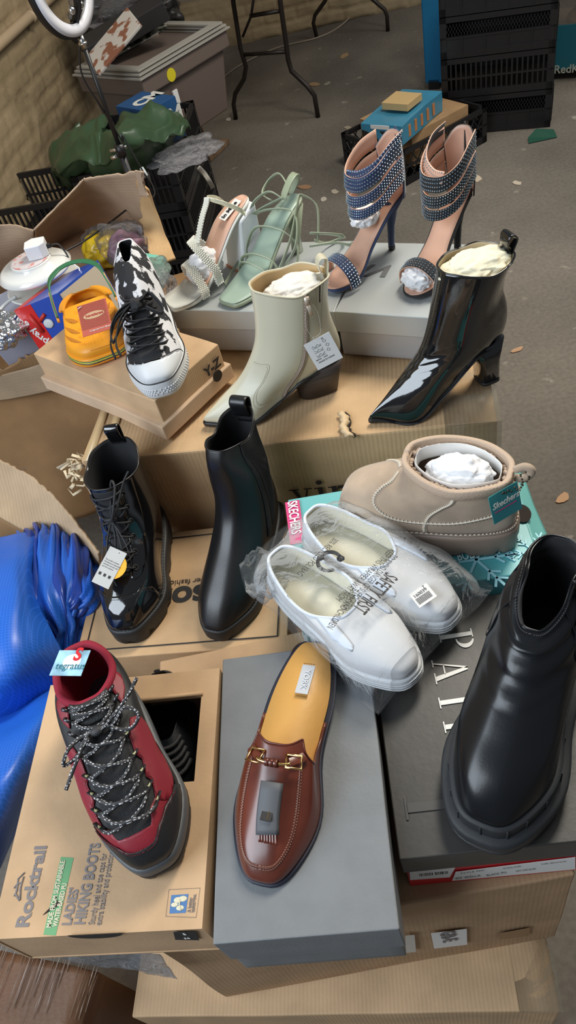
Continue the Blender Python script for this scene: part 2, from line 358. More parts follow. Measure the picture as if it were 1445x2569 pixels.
# hiking-boot carton (front left) with cut-out window
zt, zb = .80, .704
M, L = boxframe((-24, 2357), (507, 2330), zt, zb); rM = M
Wd, Dp, h = L, loc(M, 560, 1675, zt).y, zt-zb
t = thing('hiking_boot_box', 'kraft hiking boot box with grey and green print and a cut-out window, front left', 'shoebox', mtx=M); Rock = t
wa = loc(M, 388, 1768, zt); wb = loc(M, 505, 1748, zt); wy0 = loc(M, 485, 1960, zt).y; wx0, wx1, wy1 = wa.x-.02, wb.x, wb.y
b = NB()
for (x0,x1,y0,y1) in ((0,wx0,0,Dp),(wx1,Wd,0,Dp),(wx0,wx1,0,wy0),(wx0,wx1,wy1,Dp)): bx(b, x0, x1, y0, y1, h-.003, h)
bmesh.ops.remove_doubles(b, verts=b.verts[:], dist=.0001); obj('top_panel', b, K3, t, smooth=False)
b = NB()
bx(b, .001, Wd-.001, .001, .004, 0, h-.003); bx(b, .001, Wd-.001, Dp-.004, Dp-.001, 0, h-.003); bx(b, 0, .003, 0, Dp, 0, h-.003); bx(b, Wd-.003, Wd, 0, Dp, 0, h-.003); bx(b, 0, Wd, 0, Dp, 0, .003)
obj('body', b, K3, t, smooth=False)
def rp(px, py): q = loc(rM, px, py, .80); q.z = h; return q
b = NB(); a = rp(433,1778); tube(b, [(wx0-.002, wy1+.002, h+.001), (wx1+.002, wy1+.004, h+.001)], .003); obj('folded_edge', b, K3, t)
def fit(par, s_, p1, p2, size, m, bold=0, lift=.0005):
    a, c = rp(*p1)+Vector((0,0,lift)), rp(*p2)+Vector((0,0,lift)); W_ = (c-a).length; o = text(par, s_, 1, Matrix.Identity(4), m, ext=.0002, bold=bold); xs = [v.co.x for v in o.data.vertices]
    o.data.transform(frame(a, c-a, (-1,0,0)) @ Matrix.Diagonal((W_/(max(xs)-min(xs)), size, 1, 1))); return o
up = lambda p1, p2: frame(rp(*p1)+Vector((0,0,.0006)), rp(*p2)-rp(*p1), (-1,0,0))
fit(t, 'Rocktrail', (70,2328), (117,2125), .021, grey_ink, .03)
fit(t, "LADIES'", (178,2322), (198,2228), .0150, grey_ink, .03)
fit(t, 'HIKING BOOTS', (212,2320), (252,2117), .0175, grey_ink, .03)
fit(t, 'Sturdy heel and toe caps for', (237,2320), (268,2142), .0105, grey_ink)
fit(t, 'extra stability and protection', (254,2322), (286,2138), .0105, grey_ink)
grn = mat('green_ink', (.13, .33, .15), rough=.6)
b = NB(); pv = [rp(*q)+Vector((0,0,.0003)) for q in ((109,2345),(140,2347),(185,2152),(153,2150))]; b.faces.new([b.verts.new(v) for v in pv]); obj('green_band', b, grn, t, smooth=False, solid=.0003)
pale = mat('pale_ink', (.62, .58, .42), rough=.6)
fit(t, 'MADE FROM SUSTAINABLE', (128,2328), (164,2160), .0078, pale, .03, .0008); fit(t, 'WATER-BASED PU', (144,2325), (169,2216), .0078, pale, .03, .0008)
b = NB()
for ln in ([(36,2248),(43,2235),(46,2205),(62,2190)], [(36,2228),(43,2218),(40,2245),(50,2259)], [(50,2259),(52,2225),(60,2200)], [(47,2218),(56,2212),(50,2235)]):
    tube(b, [rp(*q)+Vector((0,0,.0003)) for q in ln], .0011, 5)
obj('mountain_emblem', b, grey_ink, t)
blu = mat('blue_ink', (.06, .16, .36), rough=.6)
b = NB(); pv = [rp(*q)+Vector((0,0,.0003)) for q in ((425,2292),(466,2290),(473,2243),(430,2246))]; b.faces.new([b.verts.new(v) for v in pv]); obj('blue_emblem', b, blu, t, smooth=False, solid=.0003)
b = NB()
for c_, r_ in (((447,2258),.005), ((459,2255),.005), ((438,2270),.004), ((452,2278),.0045)): ball(b, rp(*c_)+Vector((0,0,.0004)), r_, 2, (1,.6,.1))
tube(b, [rp(*q)+Vector((0,0,.0006)) for q in ((455,2285),(450,2270),(452,2256))], .0008, 5); obj('leaf_mark', b, pale, t)
fit(t, 'A better', (479,2289), (484,2252), .0065, grey_ink); fit(t, 'tomorrow.', (488,2289), (493,2243), .0065, grey_ink)
b = NB()
pv = [rp(*q)+Vector((0,0,.0004)) for q in ((416,2299),(492,2302),(502,2228),(424,2232))]
for i in range(4):
    A_, B_ = pv[i], pv[(i+1)%4]
    for k in range(20): tube(b, [A_.lerp(B_, k/20), A_.lerp(B_, (k+.5)/20)], .0003, 4)
obj('dashed_frame', b, grey_ink, t)
q, vs = faceq(t, M, [(435,2338),(491,2337),(500,2358),(440,2357)], name='size_patch', m=black_ink, yoff=-.0006)
text(t, '5', .009, fr(460,2347) if 0 else frame(fp(M,460,2346,-.0016), (1,0,0), (0,0,1)), white_ink); text(t, '38', .007, frame(fp(M,463,2356,-.0016), (1,0,0), (0,0,1)), white_ink)
b = NB(); prism(b, arc(0, 0, .030, .016, 180, 360), 0, .0008, frame(fp(M, 238, 2343, -.0006), (1,0,0), (0,0,1))); obj('thumb_notch', b, mat('dark_gap', (.02,.014,.01), rough=.9), t, smooth=False)
b = NB(); prism(b, [(0,0),(.018,.008),(.021,.002),(.012,.001)], 0, .0009, frame(rp(108,2296), (1,.4,0), (-.4,1,0))); obj('tear', b, MC['dark_gap'], t, smooth=False)
# asos box
zt, zb = .63, .37
M, L = boxframe((187, 1657), (720, 1617), zt, zb); aM = M; h = zt-zb
Dp = loc(M, 690, 1308, zt).y
t = thing('fashion_parcel_box', 'flat kraft box with black border line and lettering, under the two black boots', 'box', mtx=M); Asos = t
b = NB(); bx(b, 0, L, 0, Dp, 0, h); crumple(b, 10, .0012, 7, 2); obj('body', b, card('kraft_asos', (.53, .345, .19), rough=.7), t, smooth=False, bevel=.002)
def ap(px, py): q = loc(aM, px, py, .63); q.z = h; return q
b = NB(); i_ = .016
c4 = [Vector((i_,i_,h+.0015)), Vector((L-i_,i_,h+.0015)), Vector((L-i_,Dp-i_,h+.0015)), Vector((i_,Dp-i_,h+.0015))]
for k in range(4): ribbon(b, [c4[k], c4[(k+1)%4]], (c4[(k+1)%4]-c4[k]).cross(Vector((0,0,1))), .0022, .0008)
obj('border_line', b, black_ink, t, smooth=False)
text(t, 'asos', .066, frame(ap(560, 1465)+Vector((0,0,.0014)), (-1,0,0), (0,-1,0)), black_ink, bold=.002, sx=1.0)
text(t, 'discover fashion online', .0155, frame(ap(562, 1446)+Vector((0,0,.0014)), (-1,0,0), (0,-1,0)), black_ink, sx=1.05)
text(t, 'asos', .045, frame(fp(M,394,1697,-.0016), (1,0,0), (0,0,1)), black_ink, bold=.0014)
# big middle carton
zt, zb = .79, .366
M, L = boxframe((205, 1160), (1252, 1057), zt, zb); vM = M; h = zt-zb
Dp = loc(M, 1235, 900, zt).y+.2
t = thing('middle_carton', 'large battered brown carton printed vin, carrying the pale and patent ankle boots', 'box', mtx=M); Vin = t
b = NB(); bx(b, 0, L, 0, Dp, 0, h); crumple(b, 18, .004, 5, 11); obj('body', b, card('kraft_worn', (.52, .345, .19), 42, 'X', .5), t, smooth=False, bevel=.004)
vp = lambda px, py, up_=.004: (lambda q: Vector((q.x, q.y, h+up_)))(loc(vM, px, py, .79))
b = NB()
ln = [vp(868, 1040), vp(880, 1060), vp(874,1078), vp(893,1100)]
lr = [vp(862, 1044, .007), vp(871, 1066, .009), vp(868,1082,.008), vp(884,1104,.007)]
V0 = []
for k in range(11):
    p_ = Vector(cr([tuple(x) for x in lr], k/10)); q_ = Vector(cr([tuple(x) for x in ln], k/10)); j = random.uniform(-.003,.003)
    V0 += [p_+Vector((j-.008,0,.0)), p_+Vector((j,0,.004)), q_+Vector((j,j,-.001))]
obj('torn_patch', (V0, [(3*i+a, 3*i+a+1, 3*i+a+4, 3*i+a+3) for i in range(10) for a in (0,1)]), mat('torn_card', (.62,.46,.28), rough=.9, bump=.8, bs=150), t, solid=.002)
b = NB(); V0 = [p+Vector((0,0,.0006)) for p in ln]; 
for k in range(3): pass
tube(b, [Vector(cr([tuple(x) for x in V0], k/12))+Vector((random.uniform(-.002,.002),0,0)) for k in range(13)], .0022, 5); obj('tear', b, MC['dark_gap'], t)
b = NB(); A_ = fp(M, 1098, 1200, -.004)
x1 = L; bx(b, L-.085, L+.004, -.0045, -.0035, h-.16, h+.004); bx(b, L-.085, L+.004, -.0045, .13, h+.0035, h+.0046); obj('brown_tape', b, clear_tape, t, label='peeling clear brown parcel tape'); 
b = NB(); bx(b, .004, .02, .0, .25, h+.0015, h+.0030); bx(b, .035, .05, .0, .25, h+.0015, h+.0030); obj('edge_tape', b, tape_m if 0 else mat('pale_tape', (.60,.42,.22), rough=.3, coat=.3), t)
# tufts of torn paper on the left corner
b = NB()
for k in range(26):
    c_ = Vector((random.uniform(-.035,.02), random.uniform(-.02,.02), h-.03+random.uniform(-.02,.03)))
    ribbon(b, [c_, c_+Vector((random.uniform(-.02,.01), random.uniform(-.012,.012), random.uniform(-.012,.015))), c_+Vector((random.uniform(-.03,.01), random.uniform(-.02,.01), random.uniform(-.02,.01)))], Vector((random.random()-.5,random.random(),random.random())), random.uniform(.003,.008), .0006)
obj('torn_corner', b, mat('torn_paper', (.72,.58,.38), rough=.8), t)
# printed serif vin on the front face
GV = [[(-.02,.66),(.28,.66),(.28,.70),(-.02,.70)], [(.06,.68),(.20,.68),(.38,0),(.30,0)], [(.30,0),(.38,0),(.55,.68),(.50,.68)], [(.42,.66),(.66,.66),(.66,.70),(.42,.70)]]
Gi = [[(0,0),(.34,0),(.34,.04),(0,.04)], [(.0,.64),(.24,.66),(.24,.70),(0,.68)], [(.10,.03),(.24,.03),(.24,.68),(.10,.68)], arc(.17,.9,.09,.09,0,345,12)]
Gn = Gi[:3]+[[(.40,0),(.74,0),(.74,.04),(.40,.04)], [(.50,.03),(.64,.03),(.64,.50),(.50,.50)], [(.22,.52),(.30,.58),(.36,.71),(.30,.70)], [(.30,.58),(.45,.60),(.50,.71),(.34,.71)], [(.44,.60),(.50,.48),(.64,.48),(.58,.66),(.48,.71)]]
for gph, xx in ((GV, 0), (Gi, .72), (Gn, 1.12)):
    A_ = fp(M, 735, 1262, -.005); serif(t, gph, frame(A_+Vector((xx*.062,0,-.008)), (1,0,0), (0,0,1)), .062, black_ink)
# silver shoeboxes
sil = mat('silver_card', (.40, .415, .43), rough=.36, metal=.35, bump=.1, bs=200, bdist=.0005)
sil2 = mat('silver_lid', (.47, .50, .50), rough=.34, metal=.35, bump=.1, bs=200, bdist=.0005)
zt, zb = .895, .803
M, L = boxframe((425, 778), (845, 782), zt, zb); h = zt-zb; s1 = M
Dp = loc(M, 783, 606, zt).y
shoebox('silver_shoebox', 'silver grey shoebox on the left carrying the pearl sandal and the green sandal', 'shoebox', M, L*.985, Dp, h, sil, lid=.042, lidm=sil2, cr_amp=.0005)
M, L = boxframe((838, 782), (1092, 797), zt, zb); s2 = M
a_ = loc(M, 842, 606, zt); b_ = loc(M, 1225, 612, zt)
t = shoebox('silver_shoebox', 'silver grey shoebox on the right with script lettering, carrying the two studded stilettos', 'shoebox', M, max(b_.x, L), a_.y, h, sil, lid=.042, lidm=sil2, cr_amp=.0005)
q = loc(M, 1008, 668, zt); text(t, 'vin', .085, frame((q.x, q.y, h+.001), (-1,.02,0), (0,-1,0)), mat('grey_print', (.13,.13,.13), rough=.5), shear=.45, sx=1.15)
# kraft box under clog and high-top
zt, zb = .88, .803
M, L = boxframe((82, 885), (388, 1006), zt, zb); kM = M; h = zt-zb
Dp = loc(M, 540, 862, zt).y; Wk = L
t = thing('kraft_shoebox', 'dented kraft shoebox with a round finger hole, under the orange clog and the high-top', 'shoebox', mtx=M); Kr = t
KB = card('kraft_box', (.56, .38, .225), 70, 'Y', .2)
b = NB(); bx(b, 0, L, 0, Dp, .022, h); crumple(b, 10, .003, 7, 21); obj('lid', b, KB, t, smooth=False, bevel=.002)
b = NB(); bx(b, .006, L+.008, -.012, Dp+.01, 0, .03); crumple(b, 10, .003, 7, 23); obj('body', b, card('kraft_base', (.60,.43,.29), 60, 'X', .3), t, smooth=False, bevel=.002)
text(t, 'Y-Z', .026, frame((L+.0045, .115, .042), (0,1,0), (0,0,1)), black_ink, bold=.001)
b = NB(); tube(b, [(L+.008, Dp-.03, .032), (L+.0100, Dp-.03, .032)], .011, 20); obj('finger_hole', b, MC['dark_gap'], t, smooth=False)
# ================================================================ SHOE BUILDER
class Surf:
    """shoe upper: rings from the feather line to the rim; th 0 = toe, .25 = left side, .5 = heel; v 0..1 bottom to rim
    ring = (xb, zb, xf, zf, 5 half widths heel..toe, 5 centre offsets, 5 height offsets, back exponent, front exponent)"""
    def __init__(s, rings, wide=1.0, sx=1.0):
        rings = [(r[0]*sx, r[1], r[2]*sx)+tuple(r[3:]) for r in rings]
        n_ = len(rings); kk = [1+(wide-1)*max(0, 1-i/(n_-2)) for i in range(n_)]
        rings = [tuple(r[:4])+(tuple(x*k for x in r[4]),)+tuple(r[5:]) for r, k in zip(rings, kk)]
        s.R = [tuple(r[:4])+tuple(r[4])+tuple(r[5])+tuple(r[6])+tuple(r[7:9]) for r in rings]
    def ring(s, v): return cr(s.R, v)
    def P(s, th, v, off=0):
        p = s._p(th, v)
        if off:
            a, b_ = s._p(th+.004, v)-s._p(th-.004, v), s._p(th, min(1, v+.01))-s._p(th, max(0, v-.01))
            n = a.cross(b_)
            if n.length > 1e-12: p = p+n.normalized()*off
        return p
    def _p(s, th, v):
        r = s.ring(v); c = math.cos(2*math.pi*th); sn = math.sin(2*math.pi*th); u = (1+c)/2
        w_ = cr([(x,) for x in r[4:9]], u)[0]; cy_ = cr([(x,) for x in r[9:14]], u)[0]; dz = cr([(x,) for x in r[14:19]], u)[0]
        e = r[19]+(r[20]-r[19])*u
        return Vector((r[0]+(r[2]-r[0])*u, cy_+math.copysign(w_*abs(sn)**e, sn), r[1]+(r[3]-r[1])*u+dz))
    def mesh(s, nu=72, nv=44, v0=0, v1=1, disp=None):
        V = []; F = []
        for j in range(nv+1):
            v = v0+(v1-v0)*j/nv
            for i in range(nu):
                p = s.P(i/nu, v)
                if disp: p = p+disp(i/nu, v, p)
                V.append(p)
        for j in range(nv):
            for i in range(nu): a = j*nu+i; q = j*nu+(i+1)%nu; F.append((a, q, q+nu, a+nu))
        return V, F
Z5 = (0,0,0,0,0)
def upper(t, S, m, lining, name='upper', thick=.0022, nu=72, nv=44, v0=0, v1=1, disp=None, label=None):
    return obj(name, S.mesh(nu, nv, v0, v1, disp), [m, lining], t, True, solid=thick, off=-1, mo=1, label=label)
def panel(t, S, poly, m, name, off=.0012, step=.02, label=None, thick=.0011):
    """leather piece laid on the upper; poly in (th, v)"""
    b = NB(); b.faces.new([b.verts.new((x, y, 0)) for x, y in poly])
    for ax in (0, 1):
        lo = min(p[ax] for p in poly); hi = max(p[ax] for p in poly); k = lo+step
        while k < hi:
            n = (1,0,0) if ax == 0 else (0,1,0); c = (k,0,0) if ax == 0 else (0,k,0)
            bmesh.ops.bisect_plane(b, geom=b.verts[:]+b.edges[:]+b.faces[:], plane_co=c, plane_no=n); k += step
    for v in b.verts: v.co = S.P(v.co.x, v.co.y, off)
    bmesh.ops.triangulate(b, faces=[f for f in b.faces if len(f.verts) > 4])
    return obj(name, b, m, t, True, solid=thick, off=1, label=label)
def line(S, pts, n, off=.001): return [S.P(*cr(pts, i/(n-1)), off) for i in range(n)]
def stitch(b, P_, r=.0004, on=.6):
    for a, c in zip(P_, P_[1:]): tube(b, [a, a.lerp(c, on)], r, 4)
def rimtube(t, S, m, r=.0015, v=1.0, name='rim_binding', n=80, k=8, label=None):
    b = NB(); tube(b, [S.P(i/n, v) for i in range(n)], r, k, closed=True); return obj(name, b, m, t, label=label)
def outsole(t, S, m, margin=.003, bottom=None, bulge=.0015, up=.001, name='sole', n=72, zoff=.004, groove=0, label=None, notch=0, base_scale=1):
    """sole under the upper; bottom(x) gives its underside height"""
    V = []; F = []; top = []
    for i in range(n):
        p = S.P(i/n, 0); q = S.P(i/n, .03); c = S.P((i+.5)/n, 0)-S.P((i-.5)/n, 0); o = Vector((c.y, -c.x, 0)).normalized()
        top.append((p, o))
    lv = [(0, zoff, -.002, 0), (1, up+zoff, 0, 0), (1, up+zoff, margin, 0), (0, .5, margin+bulge, .15), (0, .5, margin+bulge, .5), (0, .5, margin+bulge*.8, .85), (0, 0, margin-.001, 1)]
    for k, (kind, zo, mo_, f) in enumerate(lv):
        for i, (p, o) in enumerate(top):
            zt_ = p.z+up+zoff; q = p+o*mo_; zb_ = bottom(q.x)
            z = zt_ if k < 3 else zt_*(1-f)+zb_*f
            if notch and k >= 5 and (i % 6) in (0,): q = p+o*(mo_-.004); 
            if notch and k == 6 and (i % 6) in (0,): z += notch
            V.append(Vector((q.x, q.y, z)))
    for k in range(len(lv)-1):
        for i in range(n): a = k*n+i; c = k*n+(i+1)%n; F.append((a, c, c+n, a+n))
    for base, flip in ((0, 0), ((len(lv)-1)*n, 1)):
        for i in range(n//2-1):
            a, b2, c, d = base+(i)%n, base+i+1, base+(n-i-1)%n, base+(n-i)%n
            f = (a, b2, c, d) if i else (0+base, 1+base, n-1+base)
            F.append(tuple(reversed(f)) if flip else f)
        i = n//2-1; f = (base+i, base+i+1, base+n-i); F.append(tuple(reversed(f)) if flip else f)
    b = NB(); vs = [b.verts.new(v) for v in V]
    for f in F:
        if len(set(f)) > 2:
            try: b.faces.new([vs[i] for i in f])
            except ValueError: pass
    if groove:
        pass
    return obj(name, b, m, t, True, label=label)
def ellipse_ring(cx_, cy_, rx, ry, z, n=24, ex=.7): return [Vector((cx_+rx*math.copysign(abs(math.cos(6.2832*i/n))**ex, math.cos(6.2832*i/n)), cy_+ry*math.copysign(abs(math.sin(6.2832*i/n))**ex, math.sin(6.2832*i/n)), z)) for i in range(n)]
def loft(b, rings, cap=True, closed=True):
    R = [[b.verts.new(p) for p in r] for r in rings]; n = len(R[0])
    for A, B in zip(R, R[1:]):
        for i in range(n if closed else n-1): b.faces.new((A[i], A[(i+1)%n], B[(i+1)%n], B[i]))
    if cap: b.faces.new(R[0][::-1]); b.faces.new(R[-1])
def shoe(name, label, cat, toe, heel, z, L, group=None, tilt=0):
    """empty at the back of the heel on the plane z; +x towards the toe; toe and heel are photo points giving the line"""
    T, H = U(*toe, z), U(*heel, z); D = (T-H).normalized(); o = T-D*L
    M = Matrix.Translation((o.x, o.y, z+.0008)) @ Matrix.Rotation(math.atan2(D.y, D.x), 4, 'Z')
    if tilt: M = M @ Matrix.Rotation(math.radians(tilt), 4, 'X')
    return thing(name, label, cat, mtx=M, group=group), M
def tissue(name, label, M, c, r3, seed=0, m=None):
    """crumpled tissue paper ball, its own thing"""
    b = NB(); bmesh.ops.create_icosphere(b, subdivisions=5, radius=1)
    for v in b.verts:
        q = v.co*3+Vector((seed*5, seed, 2)); cellv = noise.noise_vector(q); 
        r_ = noise.ridged_multi_fractal(v.co*2.1+Vector((seed*3,0,seed)), 1.0, 2.1, 4, 1.0, 2.0)
        v.co = v.co*(1-.13*(r_-1)) + cellv*.10
        v.co = Vector((v.co.x*r3[0], v.co.y*r3[1], v.co.z*r3[2]))+Vector(c)
    o = obj(name, b, m or mat('tissue', (.80,.81,.84), rough=.75, bump=.4, bs=130, bdist=.001), None, True); o.matrix_world = M
    return setp(o, label, 'tissue paper')
patent = mat('patent_leather', (.006,.006,.007), rough=.10, coat=1, coatr=.03, bump=.12, bs=22, bdist=.004)
leather = mat('black_leather', (.008,.008,.009), rough=.38, bump=.25, bs=420, bdist=.0005, coat=.15, coatr=.35)
lining_b = mat('black_lining', (.02,.02,.022), rough=.8)
rubber = mat('black_rubber', (.02,.02,.021), rough=.55, bump=.1, bs=300)
thread_b = mat('black_thread', (.05,.05,.055), rough=.6)
gold = mat('gold_metal', (.85,.55,.22), rough=.2, metal=1)
steel = mat('steel', (.6,.6,.6), rough=.25, metal=1)
# ---------------------------------------------------------------- cream ankle boot
t, M = shoe('ankle_boot', 'cream leather ankle boot with dark stacked heel and white care tag', 'boot', (515,1068), (838,958), .795, .243)
cream = mat('cream_leather', (.60,.56,.42), rough=.36, bump=.12, bs=260, bdist=.0006, coat=.15, coatr=.3)
tan = mat('tan_lining', (.52,.36,.18), rough=.6)
S = Surf([
 (-.014,.060,.240,.008, (.026,.029,.028,.037,.017), (0,0,-.002,.002,0), (0,.002,-.016,-.019,0), .62,1.15),
 (-.019,.072,.239,.018, (.029,.032,.031,.039,.018), (0,0,-.002,.002,0), (0,.001,-.008,-.012,0), .62,1.1),
 (-.020,.088,.205,.040, (.030,.034,.034,.036,.022), Z5, (0,0,-.002,-.002,0), .62,.9),
 (-.018,.105,.168,.064, (.030,.035,.037,.034,.022), Z5, Z5, .62,.8),
 (-.014,.126,.139,.095, (.029,.036,.039,.034,.022), Z5, Z5, .62,.7),
 (-.011,.150,.118,.132, (.029,.038,.041,.036,.024), Z5, Z5, .6,.62),
 (-.014,.185,.108,.180, (.030,.042,.045,.040,.027), Z5, Z5, .58,.58),
 (-.020,.212,.104,.228, (.031,.045,.048,.043,.029), Z5, (0,.001,-.006,-.002,0), .56,.56)], 1.13)
upper(t, S, cream, tan)
dark_stack = mat('stacked_heel', (.055,.042,.036), rough=.55, stretch=(1,1,30), var=.3, vs=20)
sole_blk = mat('sole_edge', (.018,.016,.016), rough=.4)
bot = lambda x: 0.0 if x > .15 else (.0 if x > .15 else .052*min(1, max(0, (.15-x)/.085))**1.3)
outsole(t, S, sole_blk, margin=.0035, bottom=lambda x: max(0, bot(x)-.001 if x < .15 else 0), zoff=0, up=.001)
b = NB(); loft(b, [[Vector((p.x*1.0, p.y, p.z)) for p in ellipse_ring(.033,0,.036,.027,0,28,.6)], ellipse_ring(.031,0,.041,.029,.03,28,.6), [p+Vector((0,0,-.35*(p.x-.028) if p.x>.028 else 0)) for p in ellipse_ring(.028,0,.046,.031,.055,28,.6)]]); obj('heel', b, dark_stack, t, label='dark brown stacked heel')
b = NB(); L1 = line(S, [(.27,.05),(.285,.3),(.283,.6),(.28,.995)], 60, .0006)
ribbon(b, L1, Vector((1,0,0)), .007, .0012); zp = obj('zip', b, mat('zip_tape', (.36,.28,.22), rough=.6, stretch=(1,1,1), bump=.6, bs=400), t, label='taupe side zip')
b = NB()
for k in range(60): a = L1[k]; bx(b, a.x-.0016, a.x+.0016, a.y, a.y+.0012, a.z-.0006, a.z+.0006)
obj('zip_teeth', b, mat('taupe_teeth', (.42,.33,.27), rough=.35), zp)
b = NB(); p_ = S.P(.28,.97,.003); bx(b, p_.x-.004, p_.x+.004, p_.y-.001, p_.y+.003, p_.z-.012, p_.z+.002); ribbon(b, [p_+Vector((0,.002,-.01)), p_+Vector((-.002,.004,-.03))], Vector((1,0,0)), .006, .0015); obj('zip_pull', b, mat('pull', (.62,.52,.42), rough=.4, metal=.4), zp)
st = mat('cream_stitch', (.36,.31,.2), rough=.7); b = NB()
for pts in ([(.262,.05),(.272,.3),(.270,.6),(.268,.99)], [(.298,.1),(.299,.3),(.297,.6),(.294,.99)]): stitch(b, line(S, pts, 90, .0004), .00035)
stitch(b, line(S, [(.05,.60),(.10,.58),(.15,.555),(.16,.45),(.165,.33),(.19,.22),(.235,.14),(.27,.12)], 90, .0004), .00035)
stitch(b, line(S, [(.05,.985),(.12,.985),(.2,.985),(.3,.985),(.4,.985),(.48,.985)], 110, .0004), .00035)
stitch(b, line(S, [(.33,.99),(.345,.8),(.36,.66)], 34, .0004), .00035); stitch(b, line(S, [(.385,.99),(.375,.8),(.36,.66)], 34, .0004), .00035)
obj('stitching', b, st, t)
b = NB(); tube(b, line(S, [(.05,.585),(.10,.568),(.143,.545),(.153,.45),(.158,.33),(.183,.21),(.23,.13),(.27,.11)], 60, .0001), .0007, 5); obj('overlay_edge', b, cream, t)
b = NB(); ribbon(b, line(S, [(.357,1.0),(.358,.93),(.360,.86)], 8, .0003), Vector((1,0,0)), .0018, .001); obj('notch', b, MC['dark_gap'], t)
b = NB(); ribbon(b, spl([(-.014,0,.195),(-.019,0,.215),(-.022,0,.234),(-.013,0,.240),(-.006,0,.230),(-.012,0,.205)], 20), Vector((0,1,0)), .020, .0018); obj('pull_tab', b, cream, t)
rimtube(t, S, cream, .0016)
tissue('tissue_stuffing', 'white tissue paper filling the top of the cream ankle boot', M, (.038,0,.200), (.052,.035,.018), 2, mat('card_white', (.74,.72,.66), rough=.7, bump=.3, bs=60))
T0 = S.P(.30,.70,.005)
def tag(t, name, o, xd, yd, w, h_, m, label, th=.0006): 
    F_ = frame(o, xd, yd); b = NB(); bx(b, -w/2, w/2, -h_, 0, 0, th, F_); return obj(name, b, m, t, smooth=False, label=label), F_ @ Matrix.Translation((0,0,th))
wt = mat('white_tag', (.78,.78,.79), rough=.5)
# outward side is +y for th in 0..0.5
tg, F_ = tag(t, 'care_tag', S.P(.315,.655,.009), (-.93,.10,.26), (.27,-.1,.95), .046, .055, wt, 'white care label')
b = NB()
for k, (x, y) in enumerate(((-.006,-.012),(-.006,-.021),(-.006,-.030))): tube(b, [F_ @ Vector((x-.008+.016*i/6, y+.002*math.sin(i*2.1+k), .0002)) for i in range(7)], .0003, 4); tube(b, [F_ @ Vector((x-.008+.016*i/6, y-.003, .0002)) for i in range(7)], .0003, 4)
for x, y in ((.009,-.010),(.011,-.019),(.009,-.028)): tube(b, [F_ @ Vector((x+.003*math.cos(a), y+.003*math.sin(a), .0002)) for a in (0,1.57,3.14,4.71)], .0003, 4, closed=True)
obj('shoe_symbols', b, black_ink, tg)
text(tg, 'MADE IN INDIA', .0042, F_ @ Matrix.Translation((-.016,-.044,.0001)), black_ink); text(tg, 'leather   outer', .0036, F_ @ Matrix.Translation((-.018,-.038,.0001)), black_ink)
text(tg, '39', .004, F_ @ Matrix.Translation((.006,-.006,.0001)), black_ink)
b = NB(); tube(b, spl([S.P(.285,.95,.003), S.P(.27,.8,.010), S.P(.30,.68,.012), T0+Vector((0,.004,-.004))], 16), .0003, 4); tube(b, spl([S.P(.285,.95,.003), S.P(.32,.85,.010), S.P(.33,.7,.012), T0+Vector((0,.004,-.004))], 16), .0003, 4); obj('tag_loop', b, mat('nylon', (.7,.7,.66), rough=.3), tg)
# ---------------------------------------------------------------- pointed patent boot
t, M = shoe('ankle_boot', 'glossy black patent pointed ankle boot with a high block heel', 'boot', (928,1062), (1243,940), .795, .23)
S = Surf([
 (-.004,.082,.228,.008, (.025,.027,.026,.035,.010), Z5, (0,.006,-.020,-.031,0), .62,1.5),
 (-.009,.094,.227,.016, (.028,.030,.029,.037,.012), Z5, (0,.006,-.012,-.020,0), .62,1.4),
 (-.013,.110,.196,.040, (.030,.033,.033,.035,.018), Z5, (0,.003,-.006,-.006,0), .62,1.1),
 (-.014,.130,.162,.066, (.030,.034,.036,.034,.020), Z5, Z5, .62,.85),
 (-.011,.150,.134,.095, (.029,.035,.038,.034,.022), Z5, Z5, .62,.7),
 (-.006,.172,.116,.135, (.028,.036,.040,.036,.024), Z5, Z5, .6,.62),
 (-.010,.198,.102,.190, (.030,.042,.045,.040,.026), Z5, Z5, .58,.58),
 (-.022,.222,.092,.232, (.031,.046,.048,.042,.028), Z5, (0,.001,-.004,-.001,0), .56,.56)], 1.22)
def crease(th, v, p): return Vector((0,0,0)) if not .35 < v < .62 else Vector((.0012*math.sin(v*95+th*8)*max(0, math.cos(6.283*th)), 0, 0))
upper(t, S, patent, mat('sand_lining', (.42,.33,.2), rough=.7), disp=crease)
outsole(t, S, sole_blk, margin=.0025, bottom=lambda x: 0 if x > .15 else .078*min(1, max(0, (.15-x)/.10))**1.25, zoff=0, up=.001)
b = NB(); loft(b, [ellipse_ring(.016,0,.017,.019,0,24,.5), ellipse_ring(.018,0,.019,.021,.045,24,.5), [p+Vector((0,0,-.3*max(0,p.x-.02))) for p in ellipse_ring(.022,0,.029,.027,.086,24,.6)]]); obj('heel', b, patent, t)
b = NB(); loft(b, [ellipse_ring(.016,0,.0175,.0195,0,24,.5), ellipse_ring(.016,0,.0175,.0195,.005,24,.5)]); obj('heel_tip', b, rubber, t)
b = NB(); ribbon(b, spl([(-.014,0,.205),(-.021,0,.228),(-.026,0,.243),(-.016,0,.250),(-.010,0,.238),(-.014,0,.215)], 20), Vector((0,1,0)), .024, .002); obj('pull_tab', b, patent, t)
b = NB(); stitch(b, line(S, [(.0,.36),(.0,.5),(.0,.7),(.0,.99)], 80, .0003), .0003); stitch(b, line(S, [(.03,.28),(.02,.36),(.02,.5),(.02,.99)], 80, .0003), .0003); obj('stitching', b, thread_b, t)
rimtube(t, S, patent, .0014)
tissue('tissue_stuffing', 'cream tissue paper bulging out of the pointed patent boot', M, (.034,0,.215), (.056,.036,.020), 5, mat('tissue_cream', (.80,.76,.58), rough=.7, bump=.3, bs=60))
